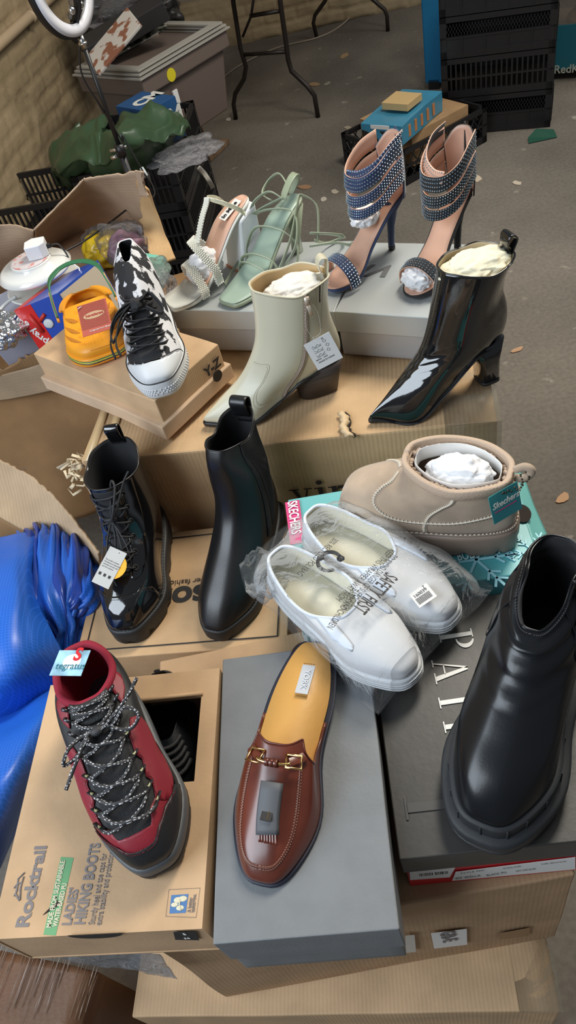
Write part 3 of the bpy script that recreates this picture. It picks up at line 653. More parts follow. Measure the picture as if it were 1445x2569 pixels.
# ---------------------------------------------------------------- tall chelsea boot
t, M = shoe('chelsea_boot', 'tall plain black leather chelsea boot with ribbed elastic side panel', 'boot', (545,1603), (690,1300), .63, .262)
S = Surf([
 (.000,.052,.262,.026, (.028,.031,.030,.042,.030), (0,0,-.002,-.003,0), (0,-.002,-.008,-.010,0), .62,.62),
 (-.003,.062,.262,.034, (.031,.034,.033,.045,.034), (0,0,-.002,-.003,0), (0,-.002,-.006,-.008,0), .62,.6),
 (-.005,.078,.236,.062, (.033,.036,.036,.042,.034), Z5, (0,0,-.004,-.004,0), .62,.62),
 (-.006,.098,.196,.088, (.033,.037,.039,.038,.030), Z5, Z5, .62,.66),
 (-.004,.120,.155,.115, (.031,.037,.040,.037,.026), Z5, Z5, .62,.66),
 (.000,.148,.124,.150, (.030,.037,.041,.038,.026), Z5, Z5, .6,.62),
 (.000,.190,.112,.200, (.030,.040,.043,.040,.028), Z5, Z5, .58,.58),
 (-.008,.225,.110,.245, (.026,.034,.035,.033,.026), Z5, Z5, .56,.56),
 (-.012,.262,.100,.268, (.024,.030,.029,.030,.026), Z5, (0,-.004,-.016,-.006,0), .56,.56)], 1.26)
upper(t, S, leather, lining_b)
outsole(t, S, rubber, margin=.0045, bottom=lambda x: 0 if x > .13 else .030*min(1, max(0, (.13-x)/.05)), zoff=0, up=.002, bulge=.001)
b = NB(); loft(b, [ellipse_ring(.034,0,.034,.031,0,28,.6), ellipse_ring(.032,0,.037,.034,.045,28,.6)]); obj('heel', b, rubber, t)
rib = mat('elastic', (.012,.012,.014), rough=.7)
for sgn in (1, -1):
    pl_ = [(.5-sgn*.5+sgn*a, v) for a, v in ((.17,.985),(.335,.985),(.34,.8),(.33,.5),(.31,.3),(.285,.24),(.26,.3),(.22,.55),(.18,.8))]
    g = panel(t, S, pl_, rib, 'elastic_gusset', off=.0004, label='ribbed elastic panel')
    b = NB()
    for k in range(20):
        f = k/19; th0 = .172+.16*f; v1_ = .985; v0_ = .30+.35*abs(1-f*1.25) if f < .8 else .3+.05*(f-.8)*5
        tube(b, line(S, [(.5-sgn*.5+sgn*(th0*.55+.285*.45 if 0 else th0+(.285-th0)*.55), v0_), (.5-sgn*.5+sgn*th0, v1_)], 16, .0016), .0006, 4)
    obj('ribbing', b, rib, g)
b = NB(); ribbon(b, spl([(-.004,0,.235),(-.010,0,.256),(-.013,0,.277),(-.003,0,.284),(.006,0,.276),(.000,0,.250)], 20), Vector((0,1,0)), .028, .0022); obj('pull_tab', b, leather, t)
b = NB(); n = 90; stitch(b, [Vector((p.x, p.y, p.z+.003))+(Vector((p.x-.13, p.y, 0)).normalized()*.003) for p in [S.P(-.33+.66*i/n, 0) for i in range(n+1)]], .0006, .6); obj('welt_stitching', b, thread_b, t)
rimtube(t, S, leather, .0014)
# ---------------------------------------------------------------- patent lace-up boot
t, M = shoe('lace_up_boot', 'shiny black patent lace-up ankle boot with toe cap and cleated sole', 'boot', (330,1612), (397,1306), .63, .265); lM = M
S = Surf([
 (.000,.040,.270,.034, (.030,.033,.034,.046,.036), (0,0,.002,.002,0), (0,0,-.004,-.006,0), .62,.58),
 (-.002,.050,.270,.046, (.032,.036,.037,.048,.038), (0,0,.002,.002,0), (0,0,-.003,-.004,0), .62,.58),
 (-.004,.066,.252,.070, (.034,.038,.040,.046,.038), Z5, Z5, .62,.58),
 (-.005,.086,.214,.088, (.034,.039,.042,.043,.034), Z5, Z5, .62,.62),
 (-.004,.108,.172,.106, (.036,.043,.045,.041,.029), Z5, Z5, .62,.64),
 (.000,.134,.142,.138, (.035,.043,.046,.041,.028), Z5, Z5, .6,.62),
 (.000,.172,.128,.178, (.034,.043,.046,.042,.030), Z5, Z5, .58,.58),
 (-.004,.214,.122,.216, (.034,.043,.045,.043,.031), Z5, (0,.000,-.010,-.006,0), .56,.56)], 1.17, .975)
upper(t, S, patent, lining_b, nv=52)
outsole(t, S, rubber, margin=.0055, bottom=lambda x: 0 if x > .10 or x < .07 else .008, zoff=0, up=.002, bulge=.0012, notch=.008)
b = NB(); n = 96; stitch(b, [Vector((p.x, p.y, p.z+.003))+Vector((p.x-.14, p.y, 0)).normalized()*.0035 for p in [S.P(-.36+.72*i/n, 0) for i in range(n+1)]], .0006, .6); obj('welt_stitching', b, thread_b, t)
panel(t, S, [(-.17,.05),(-.15,.25),(-.10,.33),(-.05,.355),(0,.36),(.05,.355),(.10,.33),(.15,.25),(.17,.05)], patent, 'toe_cap', off=.0003)
b = NB(); stitch(b, line(S, [(-.17,.05),(-.145,.25),(-.09,.325),(0,.352),(.09,.325),(.145,.25),(.17,.05)], 90, .0022), .0004); stitch(b, line(S, [(-.17,.07),(-.14,.24),(-.09,.315),(0,.34),(.09,.315),(.14,.24),(.17,.07)], 90, .0022), .0004); obj('stitching', b, thread_b, t)
panel(t, S, [(-.045,.46),(.045,.46),(.055,.6),(.06,.8),(.07,.97),(-.07,.97),(-.06,.8),(-.055,.6)], lining_b, 'tongue', off=-.0002)
for sgn in (1, -1):
    panel(t, S, [(.5-sgn*.5+sgn*a, v) for a, v in ((.055,.44),(.06,.6),(.07,.8),(.085,.985),(.17,.985),(.165,.8),(.155,.6),(.15,.45),(.12,.40),(.08,.405))], patent, 'eyestay', off=.0003)
def eyelets(t, S, spots, r=.0042, m=None):
    for th, v in spots:
        b = NB(); c = S.P(th, v, .0028); n_ = (S.P(th, v, .004)-S.P(th, v, .001)).normalized(); x_ = n_.cross(Vector((0,.3,1))).normalized(); y_ = n_.cross(x_)
        tube(b, [c+(x_*math.cos(6.2832*i/14)+y_*math.sin(6.2832*i/14))*r for i in range(14)], .0011, 6, closed=True); obj('eyelet', b, m or rubber, t)
vs_ = [.47,.56,.65,.74,.83,.92]
eyelets(t, S, [(sg*(.085+.02*(v-.47)), v) for v in vs_ for sg in (1,-1)])
lace_b = mat('black_lace', (.022,.022,.024), rough=.65, bump=.8, bs=900, bdist=.0006)
def lacing(t, S, vs_, thf, r, m, hump=.004, flat=None, n=12):
    for i, v in enumerate(vs_):
        v2 = vs_[i+1] if i+1 < len(vs_) else v+.03
        for sg in (1, -1):
            if i == len(vs_)-1 and sg > 0: continue
            pts = [S.P(sg*thf(v)+(-sg*thf(v2)-sg*thf(v))*k/n, v+(v2-v)*k/n, hump*(.7+math.sin(math.pi*k/n)*.8)+(.0012 if sg > 0 else 0)) for k in range(n+1)]
            b = NB()
            if flat: ribbon(b, pts, [Vector((.5,0,.8))]*len(pts), flat, .0016)
            else: tube(b, pts, r, 8)
            obj('lace', b, m, t)
thf = lambda v: .085+.02*(v-.47)
lacing(t, S, vs_, thf, .0019, lace_b)
kx = S.P(0, .80, .008)
def wob(pts, r, name='lace_loop', m=lace_b, k=8, par=None): b = NB(); tube(b, spl(pts, 36), r, k); return obj(name, b, m, par or t)
V3 = Vector
wob([kx, kx+V3((.010,.012,.020)), kx+V3((-.018,.022,.052)), kx+V3((-.030,.014,.055)), kx+V3((-.006,.005,.018)), kx], .0019)
wob([kx, kx+V3((.016,.002,-.02)), kx+V3((.040,-.002,-.05)), kx+V3((.052,.006,-.060)), kx+V3((.040,.012,-.045)), kx+V3((.010,.006,-.012)), kx], .0019)
wob([kx, kx+V3((.004,.016,.020)), kx+V3((-.03,.030,.046)), kx+V3((-.045,.042,.060))], .0018, 'lace_end')
wob([kx, kx+V3((.022,-.014,-.03)), kx+V3((.050,-.016,-.055)), kx+V3((.075,-.004,-.078))], .0018, 'lace_end')
b = NB(); tube(b, spl([kx+V3((0,.010,.002)), kx+V3((.004,0,.004)), kx+V3((0,-.010,.0))], 8), .0035, 8); obj('lace_knot', b, lace_b, t)
b = NB(); ribbon(b, spl([(-.002,0,.195),(-.004,0,.218),(-.006,0,.240),(.001,0,.246),(.008,0,.238),(.002,0,.208)], 20), Vector((0,1,0)), .024, .0022); obj('pull_tab', b, patent, t)
rimtube(t, S, leather, .0016)
b = NB(); L1 = line(S, [(-.30,.15),(-.305,.5),(-.31,.99)], 40, .0015); ribbon(b, L1, Vector((1,0,0)), .005, .002); obj('zip', b, mat('black_zip', (.03,.03,.03), rough=.4, bump=.8, bs=500), t)
# tags: orange disc behind a grey card
def px2(M, px, py, lz): return M.inverted() @ U(px, py, (M @ Vector((0,0,lz))).z)
def pxtag(M, a, b_, c):
    """frame and size of a flat tag from three photo corners (px,py,local z): top left, top right, bottom left"""
    A, B, D = (px2(M, *q) for q in (a, b_, c)); x = B-A; y = A-D; F_ = frame(A, x, y); return F_, x.length, y.length
F_, w_, h_ = pxtag(M, (277,1370,.135), (319,1389,.128), (237,1462,.112))
b = NB(); prism(b, arc(w_*.5+.006,-h_*.42,.021,.021,0,342,18), -.0014, -.0005, F_); og = obj('round_tag', b, mat('orange_tag', (.85,.42,.02), rough=.4), t, smooth=False, label='round orange tag')
b = NB(); bx(b, 0, w_, -h_, 0, 0, .0006, F_); tg = obj('swing_tag', b, mat('grey_tag', (.48,.48,.47), rough=.5), t, smooth=False, label='light grey rectangular tag'); F2 = F_ @ Matrix.Translation((0,0,.0008))
for k, s_ in enumerate(('The product contains', 'Manufactured responsibly', 'materials sourced with', 'care for everyone')): text(tg, s_, .0030, F2 @ Matrix.Translation((.003,-.022-.004*k,0)), grey_ink)
b = NB()
for k in range(3): bx(b, .004+.009*k, .0085+.009*k, -.048, -.0435, 0, .0003, F2)
obj('social_icons', b, black_ink, tg, smooth=False)
b = NB(); tube(b, spl([kx, kx+V3((.03,.020,-.03)), kx+V3((.055,.024,-.06)), F_ @ V3((w_*.6,-.004,.001))], 20), .0007, 5); obj('tag_loop', b, thread_b, tg)
# ---------------------------------------------------------------- red and black hiking boot
t, M = shoe('hiking_boot', 'red and black lace-up hiking boot with grey sole and a pale blue tag', 'boot', (405,2190), (296,1790), .80, .250)
hk = mat('hike_black', (.012,.012,.013), rough=.6, bump=.4, bs=500, bdist=.0006); red_l = mat('hike_red', (.24,.014,.026), rough=.5, bump=.3, bs=260, bdist=.0005)
redmesh = mat('red_mesh', (.27,.008,.028), rough=.8, bump=.8, bs=700, bdist=.0008); mesh_b = mat('black_mesh', (.014,.014,.016), rough=.8, bump=1, bs=550, bdist=.001)
grey_r = mat('grey_rubber', (.085,.092,.10), rough=.5, bump=.2, bs=100)
S = Surf([
 (.000,.030,.268,.030, (.033,.036,.038,.050,.040), (0,0,.001,.003,.004), (0,0,-.003,-.004,0), .62,.6),
 (-.004,.044,.268,.046, (.035,.039,.040,.051,.040), (0,0,.001,.003,.004), Z5, .62,.6),
 (-.006,.060,.248,.068, (.036,.041,.043,.048,.038), Z5, Z5, .62,.6),
 (-.006,.078,.208,.084, (.036,.042,.045,.045,.036), Z5, Z5, .62,.62),
 (-.004,.098,.168,.100, (.035,.042,.045,.042,.032), Z5, Z5, .62,.64),
 (.004,.106,.126,.108, (.030,.037,.040,.037,.029), Z5, Z5, .6,.62),
 (.012,.122,.094,.118, (.025,.031,.033,.031,.025), Z5, (0,-.002,-.008,-.004,0), .56,.56)], 1.0, .935)
upper(t, S, hk, redmesh)
outsole(t, S, grey_r, margin=.0045, bottom=lambda x: .012 if x < .22 else .012+(x-.22)*.1, zoff=.002, up=.003, bulge=.002, name='midsole', label='grey midsole')
outsole(t, S, rubber, margin=.004, bottom=lambda x: 0 if x < .22 else (x-.22)*.12, zoff=-.017, up=.001, bulge=.001, name='outsole', notch=.006, label='black lugged outsole')
b = NB(); n = 70; tube(b, [S.P(i/n, 1.0) for i in range(n)], .0045, 10, closed=True); obj('padded_collar', b, redmesh, t, label='red padded collar')
for sg in (1, -1):
    f = lambda L_: [(.5-sg*.5+sg*a, v) for a, v in L_]
    panel(t, S, f([(.115,.30),(.10,.36),(.115,.42),(.10,.47),(.115,.53),(.10,.58),(.11,.66),(.145,.70),(.185,.62),(.205,.50),(.215,.36),(.205,.24),(.17,.20),(.13,.24)]), red_l, 'side_panel', off=.0008, label='wine red panel with a scalloped edge')
    panel(t, S, f([(.14,.80),(.13,.92),(.16,.97),(.22,.95),(.23,.86),(.20,.80)]), red_l, 'ankle_panel', off=.0008, label='small wine red ankle patch')
    panel(t, S, f([(.13,.04),(.14,.16),(.17,.20),(.215,.24),(.24,.20),(.25,.04)]), hk, 'side_guard', off=.0012)
panel(t, S, [(-.17,.05),(-.15,.26),(-.11,.33),(-.07,.37),(-.045,.33),(-.02,.345),(.02,.345),(.045,.33),(.07,.38),(.12,.36),(.15,.28),(.17,.05)], red_l, 'toe_band', off=.0006, label='red band over the toe')
panel(t, S, [(-.18,.03),(-.16,.19),(-.11,.26),(-.06,.285),(-.02,.26),(.02,.26),(.06,.29),(.11,.28),(.16,.21),(.18,.03)], mat('toe_rubber', (.016,.017,.018), rough=.45, bump=.5, bs=200, bdist=.0006), 'toe_cap', off=.0022, label='black textured toe cap')
panel(t, S, [(-.06,.32),(.06,.32),(.08,.42),(.085,.6),(.09,.85),(-.09,.85),(-.085,.6),(-.08,.42)], mesh_b, 'tongue', off=.0002)
panel(t, S, [(-.08,.86),(.08,.86),(.10,1.0),(-.10,1.0)], mat('tongue_top', (.02,.02,.02), rough=.7, bump=.6, bs=400), 'tongue_top', off=.004)
b = NB()
for sg in (1,-1):
    stitch(b, line(S, [((.5-sg*.5+sg*a), v) for a, v in ((.118,.30),(.104,.36),(.119,.42),(.104,.47),(.119,.53),(.104,.58),(.113,.65),(.145,.685))], 60, .0022), .0004)
for o_ in (0,.018): stitch(b, line(S, [(-.15,.20-o_),(-.11,.265-o_),(-.06,.292-o_),(-.02,.267-o_),(.02,.267-o_),(.06,.297-o_),(.11,.287-o_),(.15,.22-o_)], 70, .0036), .0004)
obj('stitching', b, mat('red_thread', (.16,.01,.02), rough=.7), t)
lacev = [.36,.44,.52,.60,.69,.78,.87,.94]
thh = lambda v: .085+.012*math.sin(v*9)
loopm = mat('yellow_loop', (.50,.47,.24), rough=.6)
for v in lacev[:5]:
    for sg in (1,-1):
        b = NB(); ribbon(b, line(S, [(sg*(thh(v)+.035), v-.012),(sg*thh(v), v)], 6, .0035), Vector((.8,0,.4)), .006, .0014); q_ = obj('lace_loop', b, hk, t)
        b = NB(); ribbon(b, line(S, [(sg*(thh(v)+.030), v-.012),(sg*(thh(v)+.012), v)], 4, .0044), Vector((.8,0,.4)), .003, .0010); obj('stripe', b, loopm, q_, label='pale yellow stripe')
for v in lacev[5:]:
    for sg in (1,-1):
        b = NB(); c = S.P(sg*(thh(v)+.012), v, .002); tube(b, spl([c, c+(S.P(sg*(thh(v)+.012), v, .010)-c), c+(S.P(sg*(thh(v)+.03), v, .011)-c), c+(S.P(sg*(thh(v)+.04), v, .006)-c)], 10), .0020, 8); obj('lace_hook', b, mat('hook_metal', (.10,.10,.11), rough=.3, metal=.9), t)
lace_s = mat('speckled_lace', (.03,.03,.033), rough=.6, bump=.7, bs=800, bdist=.0005)
fleck = mat('lace_fleck', (.62,.62,.64), rough=.6)
def flecked(pts, r, name='lace'):
    b = NB(); tube(b, pts, r, 8); o = obj(name, b, lace_s, t); b = NB(); n = len(pts); rnd = random.Random(len(pts)+int(pts[0].x*1e5))
    for i in range(1, n-1):
        p, q = pts[i], pts[i+1]; T = (q-p)
        if T.length < 1e-6: continue
        for k in range(2):
            a = rnd.uniform(0, 3.14); s_ = T.cross(Vector((0,0,1))).normalized(); up_ = s_.cross(T).normalized()
            d_ = s_*math.cos(a)*r*.85+up_*abs(math.sin(a))*r*.85; tube(b, [p+d_, p+d_+T*.55], .00055, 4)
    obj('flecks', b, fleck, o, label='white flecks woven into the lace'); return o
for i, v in enumerate(lacev):
    v2 = lacev[i+1] if i+1 < len(lacev) else v+.03
    for sg in (1,-1):
        n = 16; flecked([S.P(sg*thh(v)-(sg*(thh(v)+thh(v2)))*k/n, v+(v2-v)*k/n, .0055+.004*math.sin(math.pi*k/n)+(.0015 if sg > 0 else 0)) for k in range(n+1)], .0021)
kx = S.P(0,.80,.012)
for off_ in ([(.0,.02,.0),(-.006,.036,.010),(.004,.048,.002),(.012,.034,-.006),(.004,.015,0)], [(0,-.02,0),(.010,-.034,.004),(.018,-.044,-.006),(.014,-.030,-.008),(.004,-.01,0)], [(0,.01,.002),(-.014,.040,.010),(-.030,.060,.016)], [(0,-.01,0),(.02,-.03,-.006),(.040,-.050,-.016)]):
    flecked(spl([kx]+[kx+V3(q) for q in off_], 26), .0021, 'lace_bow')
b = NB(); ball(b, kx, .006, 2, (1,1.3,.8)); obj('lace_knot', b, lace_s, t)
F_, w_, h_ = pxtag(M, (150,1632,.150), (228,1632,.155), (90,1677,.150)); F_ = F_ @ Matrix.Rotation(.12, 4, 'X')
b = NB(); bx(b, 0, w_, -h_, 0, 0, .0006, F_); tg = obj('swing_tag', b, mat('sky_tag', (.30,.52,.66), rough=.35, var=.35, vs=40), t, smooth=False, label='pale blue glossy hang tag')
b = NB(); prism(b, arc(w_*.55, -h_*.45, w_*.28, h_*.3, 0, 350, 16), 0, .0003, F_ @ Matrix.Translation((0,0,.0006))); obj('white_patch', b, wt, tg, smooth=False)
F2 = F_ @ Matrix.Translation((0,0,.0011)); text(tg, 'S', .022, F2 @ Matrix.Translation((w_*.55,-h_*.40,0)), mat('red_ink', (.6,.02,.03)), bold=.0006); text(tg, 'tegratus', .012, F2 @ Matrix.Translation((w_*.1,-h_*.75,0)), mat('teal_ink', (.05,.2,.25)))
# ---------------------------------------------------------------- chunky black boot (right)
t, M = shoe('chunky_boot', 'black leather ankle boot with thick chunky sole and inside zip, on the black shoebox', 'boot', (1190,2140), (1360,1645), .78, .30)
S = Surf([
 (.012,.046,.284,.046, (.037,.040,.040,.052,.044), (0,0,.001,.003,.003), Z5, .62,.62),
 (.008,.060,.284,.062, (.039,.043,.042,.053,.045), (0,0,.001,.003,.003), Z5, .62,.62),
 (.005,.080,.262,.088, (.040,.044,.046,.052,.043), Z5, Z5, .62,.62),
 (.004,.102,.218,.108, (.039,.045,.048,.047,.038), Z5, Z5, .62,.64),
 (.006,.126,.176,.128, (.037,.044,.047,.043,.032), Z5, Z5, .62,.64),
 (.010,.152,.144,.152, (.034,.041,.043,.038,.028), Z5, Z5, .6,.6),
 (.010,.168,.128,.160, (.032,.035,.033,.030,.024), Z5, (0,.004,.010,.004,0), .58,.58),
 (.010,.188,.118,.164, (.030,.030,.024,.024,.020), Z5, (0,.005,.014,.006,0), .58,.58)], 1.07)
smooth_l = mat('smooth_black', (.006,.007,.009), rough=.26, coat=.08, coatr=.2, spec=.4, bump=.12, bs=350, bdist=.0004)
def wrk(th, v, p):
    s_ = math.sin(2*math.pi*th); return Vector((0, .0035*math.sin(v*40+2*math.cos(6.28*th))*(v-.55)*2, 0))*(1 if v > .55 else 0) + Vector((.002*math.sin(v*60)*max(0, math.cos(6.283*th)), 0, 0))*(1 if .5 < v < .8 else 0)
upper(t, S, smooth_l, lining_b, disp=wrk, nv=56)
mr = mat('matte_rubber', (.022,.024,.027), rough=.6, bump=.15, bs=250, bdist=.0005)
outsole(t, S, mr, margin=.012, bottom=lambda x: .010 if x < .24 else .010+(x-.24)*.12, zoff=-.012, up=.001, bulge=.003, name='platform', label='thick matte platform')
outsole(t, S, mr, margin=.006, bottom=lambda x: .030, zoff=.006, up=.003, bulge=.0, name='rand')
outsole(t, S, rubber, margin=.013, bottom=lambda x: 0 if x < .24 else (x-.24)*.14, zoff=-.034, up=.001, bulge=.001, notch=.008, name='tread')
for k in range(11):
    th = -.25+.5*(k+.5)/11; p = S.P(th, 0); a = S.P(th+.004,0)-S.P(th-.004,0); o_ = Vector((a.y,-a.x,0)).normalized(); a.normalize()
    b = NB(); F3 = frame(Vector((p.x,p.y,.031))+o_*.005, a, (0,0,1)); bx(b, -.0010, .0010, 0, .022, -.0050, .0024, F3); obj('rand_ridge', b, mr, t, bevel=.0006)
b = NB(); tube(b, line(S, [(.285,.42),(.275,.5),(.27,.65),(.262,.8),(.25,.99)], 50, .0008), .0018, 6); zp = obj('zip', b, mat('black_zip', (.03,.03,.03)), t)
b = NB()
for k, p in enumerate(line(S, [(.285,.42),(.275,.5),(.27,.65),(.262,.8),(.25,.99)], 80, .0022)): bx(b, p.x-.0005, p.x+.0005, p.y-.002, p.y+.002, p.z-.0004, p.z+.0008)
obj('zip_teeth', b, mat('zip_teeth', (.09,.09,.10), rough=.3, metal=.6), zp)
p = S.P(-.255,.93,.006) if 0 else S.P(.252,.93,.006)
zside = 1
b = NB(); tube(b, [p+V3((.004*math.cos(a),.001,.005*math.sin(a)+.0)) for a in [k*.7854 for k in range(8)]], .0013, 6, closed=True); zpl = obj('zip_slider', b, gold, zp, label='rose gold zip slider')
b = NB(); ribbon(b, spl([p+V3((0,.002,-.004)), p+V3((.012,.006,-.014)), p+V3((.022,.006,-.026)), p+V3((.030,.004,-.034))], 12), Vector((1,0,.6)), .006, .0016); obj('zip_pull', b, smooth_l, zp)
rimtube(t, S, smooth_l, .0014)
b = NB(); stitch(b, line(S, [(-.10,.93),(-.02,.92),(.10,.93),(.2,.95)], 40, .0012), .0006); stitch(b, line(S, [(-.3,.97),(-.2,.95),(-.10,.93)], 24, .0012), .0006); obj('stitching', b, thread_b, t)
for sg in (1,-1):
    b = NB(); tube(b, line(S, [(.5-sg*.5+sg*a, v) for a, v in ((.17,.99),(.19,.75),(.20,.6),(.235,.5),(.27,.55),(.30,.75),(.31,.99))], 50, .0004), .0010, 6); obj('gusset_seam', b, smooth_l, t)
# ---------------------------------------------------------------- brown leather mule
t, M = shoe('leather_mule', 'brown leather mule with gold bar, wrapped tassel and open tan back', 'shoe', (650,2217), (800,1635), .80, .282)
brn = mat('brown_leather', (.115,.026,.014), rough=.27, coat=.4, coatr=.22, var=.18, vs=14, bump=.08, bs=300, bdist=.0004)
tan2 = mat('tan_leather', (.62,.33,.09), rough=.45, bump=.12, bs=150)
S = Surf([
 (.000,.022,.282,.006, (.028,.031,.030,.040,.033), (0,-.001,-.004,.001,.004), (0,0,-.003,-.006,0), .55,.62),
 (.004,.034,.281,.014, (.027,.031,.031,.041,.033), (0,-.001,-.004,.001,.004), (0,0,-.004,-.006,0), .55,.62),
 (.010,.042,.262,.028, (.027,.030,.031,.040,.032), (0,-.001,-.003,.001,.002), (0,-.002,-.003,-.003,0), .55,.62),
 (.030,.046,.225,.042, (.027,.029,.030,.038,.026), Z5, (0,0,-.002,0,0), .55,.66),
 (.050,.050,.190,.055, (.026,.028,.030,.034,.025), Z5, Z5, .55,.6),
 (.085,.052,.156,.066, (.024,.028,.032,.033,.026), Z5, Z5, .55,.55)], 1.32)
def vmx(th):
    a = abs(th); return 1.0 if a < .13 else max(.12, 1-(a-.13)*6.2)
N1, N2 = 64, 34; V = []; F = []
for j in range(N2+1):
    for i in range(N1+1):
        th = -.295+.59*i/N1; V.append(S.P(th, vmx(th)*j/N2 if vmx(th) > .13 else .12*j/N2))
for j in range(N2):
    for i in range(N1): a = j*(N1+1)+i; F.append((a, a+1, a+N1+2, a+N1+1))
up_ = obj('upper', (V, F), [brn, tan2], t, True, solid=.002, off=-1, mo=1)
b = NB(); tube(b, [S.P(-.295+.59*i/80, vmx(-.295+.59*i/80)) for i in range(81)], .0011, 6); obj('top_edge', b, brn, t)
outsole(t, S, mat('navy_edge', (.012,.014,.03), rough=.5), margin=.002, bottom=lambda x: max(0, .016*min(1, max(0,(.14-x)/.06)))+.0, zoff=-.001, up=.0, bulge=.0006)
b = NB(); loft(b, [ellipse_ring(.034,0,.032,.028,0,28,.62), ellipse_ring(.032,0,.034,.030,.019,28,.62)]); obj('heel', b, mat('brown_heel', (.035,.016,.012), rough=.4), t)
b = NB(); vs = []
n = 72; A_ = [S.P(i/n, 0) for i in range(n)]
def footbed(t, S, m, inset=.003, zo=.0035, name='insole', n=72, label=None):
    b = NB(); c = []
    for i in range(n):
        p = S.P(i/n, 0); a = S.P((i+.5)/n,0)-S.P((i-.5)/n,0); o_ = Vector((a.y,-a.x,0)).normalized(); q = p-o_*inset; c.append(b.verts.new((q.x, q.y, p.z+zo)))
    for i in range(1, n//2-1): b.faces.new((c[i], c[i+1], c[n-i-1], c[n-i]))
    b.faces.new((c[0], c[1], c[n-1])); b.faces.new((c[n//2-1], c[n//2], c[n//2+1])); return obj(name, b, m, t, True, solid=.002, off=1, label=label)
fb = footbed(t, S, tan2, .0035, .003, label='tan leather insole')
b = NB(); F_ = frame((.062, 0, .0245), (0,1,0), (-1,0,.08)); bx(b, -.008,.008,-.02,.02,0,.0006,frame((.055,.0,.0262),(0,1,0),(-1,0,-.06)))
lb = obj('insole_label', b, mat('silver_label', (.50,.52,.55), rough=.5), t, smooth=False, label='silver grey sewn label'); text(lb, 'YORK', .010, frame((.042,-.002,.0272),(1,0,.06),(0,1,0)), mat('faint_silver', (.64,.66,.70)))
b = NB()
for yy in (-.006,-.003,0,.003,.006):
    for xx in (.034,.077): tube(b, [(xx, yy-.0009,.0268 if xx < .05 else .0245),(xx, yy+.0009,.0268 if xx < .05 else .0245)], .0005, 4)
obj('label_stitching', b, mat('dark_tan', (.3,.14,.03)), t)
b = NB(); mst = [(.135,.78),(.125,.62),(.112,.50),(.085,.40),(.04,.345),(0,.335),(-.04,.345),(-.085,.40),(-.112,.50),(-.125,.62),(-.135,.78)]
stitch(b, line(S, mst, 100, .0008), .0006); stitch(b, line(S, [(a*1.06, v-.025) for a, v in mst], 100, .0006), .0006); obj('stitching', b, mat('pale_thread', (.33,.17,.12), rough=.6), t)
b = NB(); tube(b, line(S, [(a*1.03, v-.012) for a, v in mst], 80, .0), .0013, 6); obj('apron_seam', b, brn, t)
hw = lambda th, v, o: S.P(th, v, o)
b = NB(); ribbon(b, line(S, [(.155,.80),(.11,.85),(.07,.87)], 12, .0022), Vector((1,0,0)), .010, .0016); obj('strap', b, brn, t)
b = NB(); ribbon(b, line(S, [(-.155,.80),(-.11,.85),(-.07,.87)], 12, .0022), Vector((1,0,0)), .010, .0016); obj('strap', b, brn, t)
hb = thing('hardware', None, None); 
bpy.data.objects.remove(hb)
b = NB(); tube(b, line(S, [(.075,.86),(0,.875),(-.075,.86)], 12, .0065), .0019, 8); bar = obj('metal_bar', b, gold, t, label='gold bar')
for sg in (1,-1):
    c = S.P(sg*.095,.855,.005); x_ = (S.P(sg*.12,.84,.005)-S.P(sg*.07,.865,.005)); x_.x *= .25; x_.normalize(); y_ = Vector((1,0,.1)); y_ = (y_-x_*y_.dot(x_)).normalized(); b = NB()
    q4 = [c+x_*a+y_*e for a, e in ((-.0085,-.0075),(.0085,-.0075),(.0085,.0075),(-.0085,.0075))]
    tube(b, [q4[0].lerp(q4[1],.0), q4[1], q4[2], q4[3], q4[0]], .0015, 6); obj('buckle', b, gold, t, label='gold square buckle')
kx = S.P(.0,.875,.008)
tp = line(S, [(.005,.86),(.010,.70),(.014,.56),(.018,.47)], 12, .0075)
b = NB()
for k in range(3): ribbon(b, [kx+V3((.004*math.cos(a), -.005+.005*k, .005*math.sin(a))) for a in [x*.7854 for x in range(9)]], Vector((0,1,0)), .0045, .0012)
ts = obj('tassel', b, brn, t, label='brown leather tassel')
b = NB()
for k in range(7): ribbon(b, [p+Vector((0,-.009+.003*k,.0005*(k%2))) for p in tp[6:]], Vector((0,1,0)), .0026, .0012)
obj('fringe', b, brn, ts)
b = NB(); ribbon(b, tp[2:10], Vector((0,1,0)), .024, .009); wr = obj('paper_wrap', b, mat('dark_paper', (.085,.09,.10), rough=.6), ts, label='dark grey paper band round the tassel')
b = NB(); c = tp[6]+V3((0,0,.0048)); bx(b, c.x-.008, c.x+.008, c.y-.006, c.y+.006, c.z-.0012, c.z+.0004); obj('printed_square', b, black_ink, wr, smooth=False)
b = NB(); bx(b, c.x-.007, c.x+.007, c.y+.0015, c.y+.0024, c.z, c.z+.0008); obj('gold_line', b, gold, wr, smooth=False)
